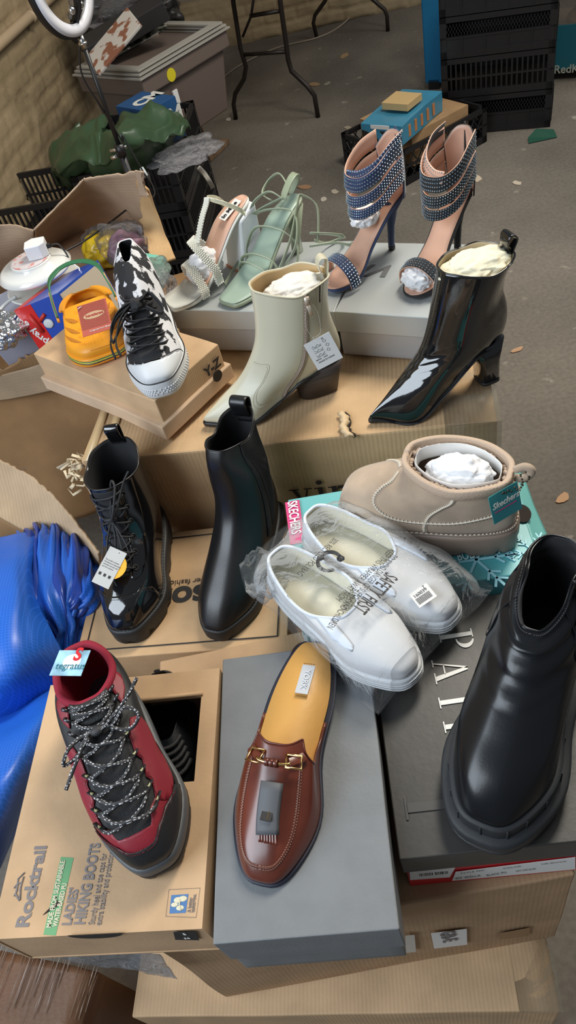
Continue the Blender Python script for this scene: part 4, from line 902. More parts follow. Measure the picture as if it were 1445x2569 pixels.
# ---------------------------------------------------------------- taupe sheepskin-style boot
t, M = shoe('winter_ankle_boot', 'low taupe suede winter boot on a thick sole, with fleece lining and teal hang tag', 'boot', (876,1292), (1284,1354), .802, .240)
sue = mat('taupe_suede', (.40,.30,.215), rough=.75, var=.22, vs=16, bump=.2, bs=500, bdist=.0004, sheen=.3)
braid = mat('braid_tape', (.52,.39,.29), rough=.7, bump=1, bs=260, bdist=.001, stretch=(1,1,3))
fleece = mat('fleece', (.50,.39,.31), rough=.95, bump=1, bs=110, bdist=.006)
S = Surf([
 (.006,.042,.252,.038, (.036,.040,.040,.047,.042), (0,0,.001,.001,.001), (0,0,-.003,-.004,0), .62,.6),
 (.002,.056,.254,.054, (.038,.043,.042,.050,.043), (0,0,.001,.001,.001), Z5, .62,.6),
 (.000,.076,.238,.080, (.038,.044,.045,.048,.041), Z5, Z5, .62,.62),
 (.002,.096,.200,.098, (.037,.044,.046,.044,.036), Z5, Z5, .62,.62),
 (.006,.108,.168,.108, (.036,.043,.046,.042,.034), Z5, Z5, .6,.6),
 (.010,.115,.154,.118, (.035,.042,.045,.042,.033), Z5, Z5, .56,.56),
 (.014,.126,.148,.138, (.034,.042,.046,.042,.033), Z5, (0,0,-.003,-.002,0), .56,.56)], 1.0, .955)
upper(t, S, sue, fleece, thick=.004)
tr = mat('taupe_rubber', (.25,.185,.145), rough=.5)
outsole(t, S, tr, margin=.0065, bottom=lambda x: 0 if x < .21 else (x-.21)*.18, zoff=-.002, up=.002, bulge=.001, notch=.004)
b = NB(); n = 110; pts = []
for i in range(n):
    p = S.P(i/n, 0); a = S.P((i+.5)/n,0)-S.P((i-.5)/n,0); o_ = Vector((a.y,-a.x,0)).normalized(); q = p+o_*.0048; pts.append(Vector((q.x,q.y,p.z+.002)))
tube(b, pts, .0018, 6, closed=True); obj('welt', b, tr, t)
b = NB(); stitch(b, [p+Vector((0,0,.0018)) for p in pts]+[pts[0]], .0009, .65); obj('welt_stitching', b, mat('cream_thread', (.62,.55,.45), rough=.7), t)
b = NB(); n = 90; ribbon(b, [S.P(i/n, .985, .0015) for i in range(n+1)], Vector((0,0,1)), .015, .0075); obj('braided_binding', b, braid, t)
def seam(pts, n): 
    b = NB(); L_ = line(S, pts, n, .0006); tube(b, L_, .0012, 6)
    for i in range(0, n-1): 
        T = (L_[i+1]-L_[i]).normalized(); s_ = T.cross((S.P(*cr(pts, i/(n-1)), .003)-L_[i]).normalized()); tube(b, [L_[i]-s_*.003, L_[i]+s_*.003+T*.0008], .0008, 4)
    obj('seam_stitching', b, MC['cream_thread'], t)
for sg in (1,-1):
    f = lambda L_: [(.5-sg*.5+sg*a, v) for a, v in L_]
    seam(f([(.005,.72),(.06,.62),(.12,.42),(.18,.27),(.24,.20),(.30,.24),(.36,.33),(.42,.40),(.48,.44)]), 66); seam(f([(.262,.93),(.262,.6),(.262,.3),(.262,.02)]), 34)
b = NB(); rr = [S.P(i/60, .965, -.010) for i in range(61)]; ribbon(b, [Vector((p.x*.97+.002,p.y,p.z-.004)) for p in rr], Vector((0,0,1)), .022, .0008); pc = obj('card_insert', b, paper, None); pc.matrix_world = M; setp(pc, 'white card collar inside the taupe winter boot', 'shoe insert')
b = NB(); 
for i in range(170):
    th = random.random(); v = random.uniform(.90,.985); ball(b, S.P(th, v, -.0065), random.uniform(.0022,.004), 1)
obj('fleece_curls', b, fleece, t)
tissue('tissue_stuffing', 'white tissue paper inside the taupe winter boot', M, (.075,0,.118), (.042,.026,.022), 9)
b = NB(); tube(b, spl([(.006,.000,.122),(-.004,.002,.124),(-.012,.002,.134),(-.012,.002,.142),(-.004,.001,.144),(.006,0,.136)], 18), .0050, 10); obj('pull_loop', b, sue, t)
F_, w_, h_ = pxtag(M, (1224,1249,.136), (1296,1207,.136), (1229,1321,.098))
teal = mat('teal_tag', (.03,.24,.26), rough=.4, col2=(.06,.42,.42), vs=14)
b = NB(); bx(b, 0, w_, -h_, 0, 0, .0008, F_); tg = obj('swing_tag', b, teal, t, smooth=False, label='teal hang tag with white script')
text(tg, 'Skechers', w_*.255, F_ @ Matrix.Translation((w_*.05,-h_*.5,.0010)), white_ink, shear=.35, bold=.0002); b = NB(); bx(b, w_*.1, w_*.85, -h_*.64, -h_*.61, .0008, .0011, F_); obj('pink_line', b, mat('pink_ink', (.62,.05,.20)), tg, smooth=False)
b = NB(); pts = spl([V3((.000,.000,.128)), V3((-.004,.018,.126)), F_ @ V3((w_*.45,-.004,.001)), V3((-.010,.014,.134)), V3((-.006,.0,.134))], 20)
for i, p in enumerate(pts): ball(b, p, .0016, 1)
obj('ball_chain', b, mat('dark_chain', (.08,.07,.05), rough=.3, metal=.8), tg)
# ---------------------------------------------------------------- teal box
zt, zb = .80, .668
M, L = boxframe((735, 1522), (1364, 1432), zt, zb); tM = M; h = zt-zb
Dp = loc(M, 705, 1255, zt).y
tealc = mat('teal_card', (.05,.34,.38), rough=.4, col2=(.22,.52,.50), vs=2.2, vdet=1, lo=.3, hi=.7)
t = thing('teal_shoebox', 'teal shoebox with snowflake print under the taupe winter boot', 'shoebox', mtx=M)
b = NB(); bx(b, 0, L, 0, Dp, 0, h); crumple(b, 8, .0015, 6, 31); obj('body', b, tealc, t, smooth=False, bevel=.002)
b = NB(); vv = [b.verts.new(v) for v in ((L, .02, h),(L, Dp, h),(L+.022, Dp-.01, h-.02),(L+.03, .02, h-.03))]; b.faces.new(vv); bmesh.ops.subdivide_edges(b, edges=b.edges[:], cuts=5, use_grid_fill=True)
for v in b.verts: v.co += noise.noise_vector(v.co*25)*.003
obj('torn_flap', b, mat('teal_pale', (.16,.46,.44), rough=.5), t, solid=.0015)
tp_ = lambda px, py, up_=.0036: (lambda q: Vector((q.x, q.y, h+up_)))(loc(tM, px, py, zt))
def tline(p1, p2): a, c = tp_(*p1), tp_(*p2); return frame(a, c-a, Vector((0,0,1)).cross(c-a))
ltxt = mat('ice_ink', (.66,.80,.82), rough=.5)
pink = mat('pink_ink', (.62,.05,.20)) if 'pink_ink' not in MC else MC['pink_ink']
def along(par, s_, p1, p2, m, size=None, **k):
    """text fitted between two photo points lying on the plane of the frame"""
    a, c = tp_(*p1), tp_(*p2); W_ = (c-a).length; o = text(par, s_, 1, Matrix.Identity(4), m, ext=.0002, **{q: k[q] for q in k if q in ('bold','shear')}); xs = [v.co.x for v in o.data.vertices]; sz = size or W_/(max(xs)-min(xs)); o.data.transform(tline(p1, p2) @ Matrix.Diagonal((W_/(max(xs)-min(xs)), sz, 1, 1))); return o
along(t, 'COMFORT INCLUDED', (975,1383), (1230,1342), ltxt, .021)
along(t, 'KEEP YOUR FEET WARM', (990,1402), (1270,1358), ltxt, .021)
along(t, 'MEMORY FOAM FOOTBED TAPS', (985,1424), (1294,1368), ltxt, .021)
along(t, 'WITH NATURAL BODY HEAT', (985,1440), (1268,1390), ltxt, .021)
b = NB(); A_, B_, D_ = tp_(940,1362), tp_(1070,1334), tp_(935,1340); prism(b, [(0,0),((B_-A_).length,0),((B_-A_).length,.022),(0.008,.022)], -.0022, -.0014, tline((940,1358),(1072,1335))); obj('pink_band', b, pink, t, smooth=False)
along(t, 'TECH', (958,1353), (1025,1338), ltxt, .024, bold=.02)
F_ = tline((722,1262),(731,1330)); b = NB(); prism(b, [(0,-.004),(.085,-.004),(.085,.018),(0,.018)], -.0022, -.0014, F_); obj('pink_panel', b, pink, t, smooth=False); along(t, 'SKECHERS', (723,1264),(733,1345), mat('ink_w', (.8,.75,.75)), .021, bold=.02)
b = NB()
def flake(c, R_):
    for k in range(6):
        a = k*math.pi/3; d = Vector((math.cos(a), math.sin(a), 0)); ribbon(b, [c, c+d*R_], Vector((0,0,1)).cross(d), R_*.07, .0006)
        for f_ in (.45,.7):
            for s_ in (1,-1):
                e = Vector((math.cos(a+s_*.8), math.sin(a+s_*.8), 0)); ribbon(b, [c+d*R_*f_, c+d*R_*f_+e*R_*.28], Vector((0,0,1)).cross(e), R_*.06, .0006)
flake(tp_(1195,1405,.001), .055); obj('snowflake', b, mat('flake', (.30,.62,.70), rough=.45), t, smooth=False); b = NB(); flake(tp_(1340,1385,.001), .035); obj('snowflake', b, MC['flake'], t, smooth=False); b = NB(); flake(tp_(960,1340,.001), .03); obj('snowflake', b, MC['flake'], t, smooth=False)
b = NB(); prism(b, arc(0,0,.013,.017,0,345,16), 0, .0008, Matrix.Translation(tp_(1308,1290,.0015))); obj('hand_hole', b, MC['dark_gap'], t, smooth=False)
# ---------------------------------------------------------------- white slip-ons in their bag
wsh = mat('white_fabric', (.64,.65,.67), rough=.7, bump=.25, bs=300, bdist=.0006); wru = mat('white_rubber', (.66,.68,.70), rough=.45)
cl = mat('cream_lining', (.74,.72,.60), rough=.8)
for toe, heel, lab, st_ in (((1038,1712),(704,1450),'white slip-on shoe in the clear bag, nearer the mule', 0), ((1138,1568),(790,1352),'white slip-on shoe in the clear bag, nearer the teal box, with a barcode sticker', 1)):
    t, M = shoe('slip_on_shoe', lab, 'shoe', toe, heel, .803, .250, group='white slip-on shoes in the clear bag')
    S = Surf([
     (.002,.020,.266,.018, (.034,.036,.036,.047,.037), Z5, (0,0,0,0,0), .6,.62),
     (.000,.030,.267,.030, (.035,.038,.038,.048,.037), Z5, Z5, .6,.62),
     (.003,.042,.256,.042, (.034,.037,.038,.047,.037), Z5, Z5, .6,.58),
     (.008,.056,.215,.054, (.031,.035,.038,.044,.034), Z5, (0,-.003,-.004,0,0), .6,.62),
     (.014,.066,.165,.060, (.028,.032,.036,.038,.028), Z5, (0,-.005,-.010,-.004,0), .58,.56)], 1.0, .935)
    upper(t, S, wsh, cl)
    outsole(t, S, wru, margin=.003, bottom=lambda x: 0, zoff=.001, up=.002, bulge=.001)
    for k in range(3):
        b = NB(); tube(b, [S.P(i/60,0)+(lambda a: Vector((a.y,-a.x,0)).normalized()*.0050)(S.P((i+.5)/60,0)-S.P((i-.5)/60,0))+Vector((0,0,-.004-.005*k)) for i in range(60)], .0009, 5, closed=True); obj('sole_ridge', b, wru, t)
    rimtube(t, S, mat('white_piping', (.70,.76,.86), rough=.6), .0022)
    footbed(t, S, cl, .004, .004)
    for sg in (1,-1): panel(t, S, [(.5-sg*.5+sg*a, v) for a, v in ((.10,.985),(.15,.985),(.16,.7),(.13,.62),(.11,.7))], MC['white_piping'], 'elastic_insert', off=.0006)
    if st_:
        F_, w_, h_ = pxtag(M, (1027,1495,.052), (1068,1467,.056), (1046,1533,.050)); F_ = F_ @ Matrix.Translation((0,0,.003)); b = NB(); bx(b, 0, w_*1.05, -h_, 0, 0, .0004, F_); q_ = obj('barcode_sticker', b, paper, t, smooth=False)
        b = NB()
        for k in range(18): bx(b, w_*(.1+.045*k), w_*(.1+.045*k)+w_*.02*(1+k%2*.4), -h_*.85, -h_*.45, .0004, .0006, F_)
        obj('barcode', b, black_ink, q_, smooth=False); text(q_, '160039', h_*.28, F_ @ Matrix.Translation((w_*.1,-h_*.38,.0006)), black_ink); text(q_, '7', h_*.26, F_ @ Matrix.Translation((w_*.75,-h_*.2,.0006)), black_ink)
poly = [(628,1470),(650,1390),(700,1335),(775,1285),(850,1262),(930,1285),(1010,1340),(1110,1400),(1242,1474),(1195,1530),(1120,1600),(1030,1700),(946,1797),(890,1750),(820,1680),(740,1600),(690,1540),(640,1505)]
def fl(v): return Vector((v.x, v.y, 0))
SH = []
for a_, b_ in (((1038,1712),(704,1450)), ((1138,1568),(790,1352))):
    T_, H_ = fl(U(*a_,.803)), fl(U(*b_,.803)); SH.append((T_, T_+(H_-T_).normalized()*.25))
P0 = [U(px, py, .80+.055*max(0, min(1, (1700-(py+.55*px)+330)/300))) for px, py in poly]; cc = sum(P0, Vector())/len(P0); NA, NR = 120, 34; V = []; F = []
for sgn in (1, -1):
    base = len(V)
    for j in range(NR+1):
        r = j/NR
        for i in range(NA):
            s_ = i/NA*len(P0); k = int(s_); f_ = s_-k; p = P0[k % len(P0)].lerp(P0[(k+1) % len(P0)], f_); q = cc.lerp(p, r); q.z = 0; zr = .803+(p.z-.80)*r**3
            nz = noise.noise(q*17+Vector((4,1,0)))*.008*(r**.7+.3)+noise.noise(q*55)*.0025; bmp = 0
            for T_, H_ in SH:
                ax = (T_-H_); l_ = ax.length; ax = ax/l_; rel = Vector((q.x-H_.x, q.y-H_.y, 0)); s1 = rel.dot(ax)/l_; d1 = (rel-ax*rel.dot(ax)).length; bmp = max(bmp, max(0, 1-abs((s1-.5)/.60)**4-abs(d1/.068)**4)**.5)
            z = max(zr, .806+.072*bmp)+nz*.6 if sgn > 0 else .8015+(p.z-.80)*r**8
            if r > .97: z = zr+.001+abs(nz)*.3 if sgn > 0 else zr-.0015
            V.append(Vector((q.x+nz*.4, q.y, z)))
    for j in range(NR):
        for i in range(NA): a = base+j*NA+i; c = base+j*NA+(i+1)%NA; F.append((a, c, c+NA, a+NA) if sgn < 0 else (a, a+NA, c+NA, c))
bag = obj('polybag', (V, F), film('polybag_film', (.93,.97,1), .26, .08, .55, 26, .045), None); setp(bag, 'clear plastic bag with SAFETY FIRST print holding the white slip-ons', 'bag')
def zl(px, py, z=.884): return U(px, py, z)
def bagtext(s_, p1, p2, size, bold=0):
    a, c = zl(*p1), zl(*p2); o = text(bag, s_, 1, Matrix.Identity(4), black_ink, ext=0, bold=bold); xs = [v.co.x for v in o.data.vertices]; W_ = (c-a).length
    o.data.transform(frame(a, c-a, Vector((0,0,1)).cross(c-a)) @ Matrix.Diagonal((W_/(max(xs)-min(xs)), size, 1, 1)))
bagtext('SAFETY FIRST', (970,1434), (885,1524), .027, .012)
bagtext('TO AVOID DANGER OF SUFFOCATION,', (985,1388), (852,1530), .0125); bagtext('KEEP THIS WRAPPER AWAY FROM', (980,1375), (842,1500), .0125); bagtext('BABIES AND CHILDREN', (885,1475), (820,1572), .0125); bagtext('30% RECYCLED POLYBAG', (838,1348), (745,1438), .0125)
b = NB(); c = zl(826,1408,.872); tube(b, [c+Vector((.015*math.cos(a*.1), .015*math.sin(a*.1), 0)) for a in range(2, 50)], .0026, 6); ball(b, c+Vector((.015,-.001,0)), .006, 1, (1,1,.3)); ball(b, c+Vector((-.009,.009,0)), .005, 1, (1,1,.3)); obj('recycling_mark', b, black_ink, bag)
for i_, o_ in enumerate(bpy.data.objects):
    pass
# gathered end of the bag
V = []; F = []; n1, n2 = 40, 14; c0 = U(652, 1440, .84)
for j in range(n2+1):
    for i in range(n1):
        a = 6.2832*i/n1; r_ = .028*(.5+.5*math.sin(math.pi*(j/n2)*.9+.25)) * (1+.28*noise.noise(Vector((math.cos(a)*3, math.sin(a)*3, j*.35)))*2)
        V.append(c0+Vector((-.024+.060*j/n2, .0, 0))+Vector((0, math.cos(a)*r_*1.3, math.sin(a)*r_*.7)))
for j in range(n2):
    for i in range(n1): a = j*n1+i; c = j*n1+(i+1)%n1; F.append((a, c, c+n1, a+n1))
obj('gathered_end', (V, F), MC['polybag_film'], bag)
# ---------------------------------------------------------------- canvas high-top
t, M = shoe('high_top_sneaker', 'black and white brush-print canvas high-top with white rubber toe cap and black laces', 'shoe', (410,1003), (388,800), .88, .272)
cv = mat('brush_canvas', (.70,.70,.73), rough=.8, col2=(.015,.015,.018), vs=46, vdet=14, lo=.49, hi=.515, bump=.6, bs=600, bdist=.0006, stretch=(1,1,.55))
S = Surf([
 (.000,.026,.262,.024, (.031,.034,.035,.046,.038), (0,0,.001,.002,.002), Z5, .62,.58),
 (-.003,.040,.263,.040, (.033,.036,.037,.047,.039), (0,0,.001,.002,.002), Z5, .62,.58),
 (-.004,.058,.235,.060, (.033,.037,.039,.044,.036), Z5, Z5, .62,.6),
 (-.003,.080,.188,.078, (.032,.037,.040,.040,.032), Z5, Z5, .62,.62),
 (.000,.105,.150,.105, (.030,.036,.038,.035,.026), Z5, Z5, .62,.6),
 (.002,.135,.118,.135, (.027,.031,.031,.028,.020), Z5, Z5, .6,.58),
 (.010,.160,.088,.158, (.018,.015,.011,.010,.009), Z5, (0,.002,.003,.001,0), .56,.56)], 1.06)
upper(t, S, cv, lining_b, thick=.0025)
outsole(t, S, wru, margin=.006, bottom=lambda x: 0, zoff=.006, up=.002, bulge=.001)
n = 100; ob = [S.P(i/n, 0)+(lambda a: Vector((a.y,-a.x,0)).normalized())(S.P((i+.5)/n,0)-S.P((i-.5)/n,0))*.0066 for i in range(n)]
b = NB(); tube(b, [p+Vector((0,0,.0075)) for p in ob], .0011, 5, closed=True); obj('foxing_line', b, black_ink, t, label='thin black foxing line')
b = NB()
for i in range(n):
    if math.cos(6.283*i/n) > -.2:
        for k in range(3): ball(b, ob[i].lerp(ob[(i+1)%n], .5*(k%2))+Vector((0,0,-.006-.004*k)), .0021, 1)
obj('bumper_texture', b, wru, t)
tcp = panel(t, S, [(-.17,.03),(-.155,.16),(-.12,.235),(-.06,.285),(0,.30),(.06,.285),(.12,.235),(.155,.16),(.17,.03)], wru, 'toe_cap', off=.002, label='smooth white rubber toe cap')
b = NB(); tube(b, line(S, [(-.17,.03),(-.155,.17),(-.12,.245),(-.06,.295),(0,.31),(.06,.295),(.12,.245),(.155,.17),(.17,.03)], 60, .0025), .0010, 5); obj('toe_line', b, black_ink, t)
panel(t, S, [(-.05,.31),(.05,.31),(.055,.5),(.05,.7),(-.05,.7),(-.055,.5)], lining_b, 'tongue', off=.0012)
vs_ = [.35,.41,.47,.53,.60,.67]; thf = lambda v: .095
flat_l = mat('flat_lace', (.02,.02,.022), rough=.8, bump=1, bs=500, bdist=.001)
for i, v in enumerate(vs_):
    for sg in (1,-1):
        v2 = v+.055; n = 14; pts = [S.P(sg*.095-sg*.19*k/n, v+(v2-v)*k/n, .006+.009*math.sin(math.pi*k/n)+(.002 if sg > 0 else 0)) for k in range(n+1)]
        b = NB(); ribbon(b, pts, Vector((.7,0,.7)), .0095, .0022); obj('lace', b, flat_l, t)
kx = S.P(0,.66,.020)
for L_ in ([(0,-.012,.004),(.006,-.035,-.004),(.020,-.052,-.020),(.036,-.054,-.034),(.030,-.045,-.028),(.010,-.020,-.006)], [(0,.012,.006),(-.006,.026,.010),(.010,.040,-.008),(.020,.036,-.016),(.01,.015,-.004)], [(0,-.01,0),(.016,-.032,-.010),(.044,-.048,-.032),(.060,-.046,-.048)], [(0,-.01,0),(.010,-.040,-.012),(.028,-.060,-.040),(.05,-.058,-.056)]):
    b = NB(); ribbon(b, spl([kx]+[kx+V3(q) for q in L_], 26), Vector((.5,.3,.8)), .0105, .0024); obj('lace_bow', b, flat_l, t)
b = NB(); bmesh.ops.create_icosphere(b, subdivisions=3, radius=.011, matrix=Matrix.Translation(kx)); 
for v in b.verts: v.co += noise.noise_vector(v.co*120)*.004
obj('lace_knot', b, flat_l, t)
# ---------------------------------------------------------------- orange clog
t, M = shoe('rubber_clog', 'orange rubber clog with green heel strap and a red patterned tag', 'clog', (272,914), (234,800), .88, .205)
org = mat('orange_foam', (.85,.34,.02), rough=.42, bump=.12, bs=400, bdist=.0004); org_d = mat('orange_inside', (.50,.17,.01), rough=.7); gstrap = mat('green_strap', (.03,.16,.075), rough=.4)
S = Surf([
 (.000,.022,.203,.020, (.036,.038,.038,.050,.046), Z5, Z5, .58,.5),
 (-.004,.034,.204,.034, (.038,.040,.040,.052,.046), Z5, Z5, .58,.5),
 (-.004,.039,.190,.044, (.038,.042,.043,.050,.042), Z5, Z5, .58,.55),
 (-.002,.043,.160,.052, (.037,.042,.045,.046,.037), Z5, Z5, .58,.55),
 (.000,.046,.118,.060, (.035,.040,.044,.044,.033), Z5, (0,-.002,-.004,-.002,0), .58,.55),
 (.002,.046,.080,.064, (.044,.049,.052,.050,.036), Z5, (0,-.007,-.016,-.008,0), .56,.55)], 1.28)
upper(t, S, org, org, thick=.003)
outsole(t, S, org, margin=.003, bottom=lambda x: 0 if x < .17 else (x-.17)*.15, zoff=.0, up=.001, bulge=.001)
for zz, mm, nm in ((-.004, gstrap, 'green_stripe'), (-.0065, mat('lime', (.45,.55,.08), rough=.4), 'lime_stripe'), (-.009, mat('navy_stripe', (.02,.025,.05), rough=.4), 'navy_stripe')):
    n = 90; b = NB(); tube(b, [S.P(i/n, 0)+(lambda a: Vector((a.y,-a.x,0)).normalized())(S.P((i+.5)/n,0)-S.P((i-.5)/n,0))*.0035+Vector((0,0,zz)) for i in range(n)], .0012, 5, closed=True); obj(nm, b, mm, t)
for sg in (1,-1):
    for k in range(3):
        v = .42+.15*k; a0, a1 = .065, .185
        pl_ = [(.5-sg*.5+sg*(a0+(a1-a0)*i/8), v+.034*math.sin(math.pi*i/8)) for i in range(9)]+[(.5-sg*.5+sg*(a1-(a1-a0)*i/8), v-.034*math.sin(math.pi*i/8)) for i in range(1,8)]
        panel(t, S, pl_, org_d, 'vent_slot', off=.0001, thick=.0004, label='vent slot with painted recess shade')  # no real openings: darker orange paints the shade of each slot recess
for k in range(5):
    b = NB()
    for i in range(16):
        for j in range(3): ball(b, S.P(-.075+.15*i/15, .36+.115*k+.018*j+.012*math.cos(i*.3), .0004), .00055, 1)
    obj('raised_dots', b, org, t)
panel(t, S, [(-.02,.22),(.02,.20),(.022,.215),(-.018,.235)], org_d, 'toe_slit', off=.0001, thick=.0004)
b = NB(); sp = spl([(.080,-.057,.050),(.060,-.055,.072),(.025,-.048,.092),(-.006,-.028,.096),(-.014,0,.098),(-.006,.028,.096),(.025,.048,.092),(.060,.055,.072),(.080,.057,.050)], 40); wv_ = [Vector((1,0,.1)) for _ in sp]; ribbon(b, sp, wv_, .017, .0035); hs = obj('heel_strap', b, gstrap, t, label='green heel strap')
for sg in (1,-1):
    b = NB(); ribbon(b, spl([(.084,sg*.058,.044),(.068,sg*.056,.066),(.046,sg*.053,.084)], 10), Vector((.75,0,.65)), .011, .004); obj('strap_rivet', b, org, hs, label='orange strap rib')
footbed(t, S, org_d, .004, .004)
F_, w_, h_ = pxtag(M, (193,770,.106), (265,748,.106), (219,843,.085))
b = NB(); bx(b, 0, w_, -h_, 0, 0, .0008, F_); tg = obj('swing_tag', b, mat('red_tag', (.45,.10,.07), rough=.5), t, smooth=False, label='red brick-pattern hang tag'); F2 = F_ @ Matrix.Translation((0,0,.0009))
b = NB()
for j in range(20):
    for i in range(15): x_ = w_*(i+.25+.5*(j%2))/16+.001; y_ = -h_*(j+.5)/25-.001; prism(b, [(x_-.0016,y_),(x_,y_+.0008),(x_+.0016,y_),(x_,y_-.0008)], 0, .0002, F2)
obj('tag_pattern', b, mat('tag_dots', (.17,.045,.03)), tg, smooth=False)
b = NB(); prism(b, arc(w_*.5,-h_*.42,w_*.36,h_*.11,0,350,24), 0, .0005, F2); obj('oval_badge', b, mat('kraft_badge', (.50,.33,.2)), tg, smooth=False); text(tg, 'havaianas', h_*.12, F2 @ Matrix.Translation((w_*.22,-h_*.45,.0006)), mat('red_print', (.35,.03,.03)), bold=.0002); text(tg, 'Originals from Brasil', h_*.065, F2 @ Matrix.Translation((w_*.25,-h_*.91,.0003)), white_ink)
b = NB(); tube(b, spl([S.P(.13,.7,.002), S.P(.10,.8,.010), F_ @ V3((w_*.15,-.004,.001)), F_ @ V3((w_*.05,-.008,.002))], 12), .0008, 5); obj('tag_string', b, wt, tg)
# ---------------------------------------------------------------- sandals
def sandal(t, L_st, zc, wst, m_in, m_out, ex=(.6,.6), thick=.005, cyst=None, inset=.003, taper=None):
    """footbed following the curve zc(u) from heel (u=0) to toe (u=1)"""
    n = 44; x0, x1 = L_st; rt, rb = [], []; top = NB(); out = NB(); T_ = []; 
    for i in range(n+1):
        th = math.pi*(1-i/n); u = (1+math.cos(th))/2; w_ = cr([(a,) for a in wst], u)[0]*max(.0, math.sin(th))**(ex[0]+(ex[1]-ex[0])*u)
        c = cr([(a,) for a in (cyst or Z5)], u)[0]; x = x0+(x1-x0)*u; z = cr([(a,) for a in zc], u)[0]; T_.append((x, c, z, w_, u))
    A = [[top.verts.new((x, c+f*max(0,w_-inset), z+.0012-.0015*(1-f*f)*1.2)) for f in (-1,-.5,0,.5,1)] for x, c, z, w_, u in T_]
    for p, q in zip(A, A[1:]):
        for j in range(4): top.faces.new((p[j], p[j+1], q[j+1], q[j]))
    i_ = obj('insole', top, m_in, t, True, solid=.0012)
    B = []
    for x, c, z, w_, u in T_:
        th_ = thick*(1 if not taper else taper(u)); B.append([out.verts.new(v) for v in ((x,c-w_,z),(x,c+w_,z),(x,c+w_*1.02,z-th_*.6),(x,c+w_*.92,z-th_),(x,c-w_*.92,z-th_),(x,c-w_*1.02,z-th_*.6))])
    for p, q in zip(B, B[1:]):
        for j in range(6): out.faces.new((p[j], p[(j+1)%6], q[(j+1)%6], q[j]))
    obj('sole', out, m_out, t, True); return T_
nude = mat('nude_leather', (.66,.40,.29), rough=.42, var=.05, vs=20)
sat = mat('navy_suede', (.010,.028,.095), rough=.7, sheen=.4, bump=.2, bs=500, bdist=.0004); blks = mat('black_suede', (.012,.012,.013), rough=.8, sheen=.2, bump=.2, bs=500, bdist=.0004)
rhine = mat('rhinestone', (.86,.90,.95), rough=.12, metal=.85, col2=(.45,.70,.90), vs=160, vdet=0); 
STUD = -1
def band(par, curve_lo, curve_hi, n, m, name, lining=None, stud=None, rows=4, every=.0052, thick=.0018, margin=.14):
    """strap as a strip between a lower and an upper curve; studs sit on its outer side (left of travel)"""
    lo, hi = spl(curve_lo, n), spl(curve_hi, n); V = []; F = []
    for a, c in zip(lo, hi):
        for k in range(4): V.append(a.lerp(c, k/3))
    for i in range(n-1):
        for k in range(3): q = i*4+k; F.append((q, q+1, q+5, q+4))
    o = obj(name, (V, F), [lining or m, m], par, True, solid=thick, off=0, mo=1)
    if stud:
        b = NB(); Ls = sum((lo[i+1]-lo[i]).length for i in range(n-1)); k = max(3, int(Ls/every))
        for i in range(k):
            u = (i+.5)/k*(n-1); j = min(int(u), n-2); f = u-j; A_, C_ = lo[j].lerp(lo[j+1], f), hi[j].lerp(hi[j+1], f); T = (lo[j+1]-lo[j]).normalized(); Nn = T.cross(C_-A_).normalized()
            rr_ = max(2, min(rows, int((C_-A_).length/.0042)))
            for r in range(rr_): ball(b, A_.lerp(C_, margin+(1-2*margin)*(r+.5*(0))/(rr_-1))+Nn*stud*(thick*.5+.0004), .0014, 1)
        s_ = obj('rhinestones', b, rhine, o, smooth=False); s_['kind'] = 'stuff'
    return o
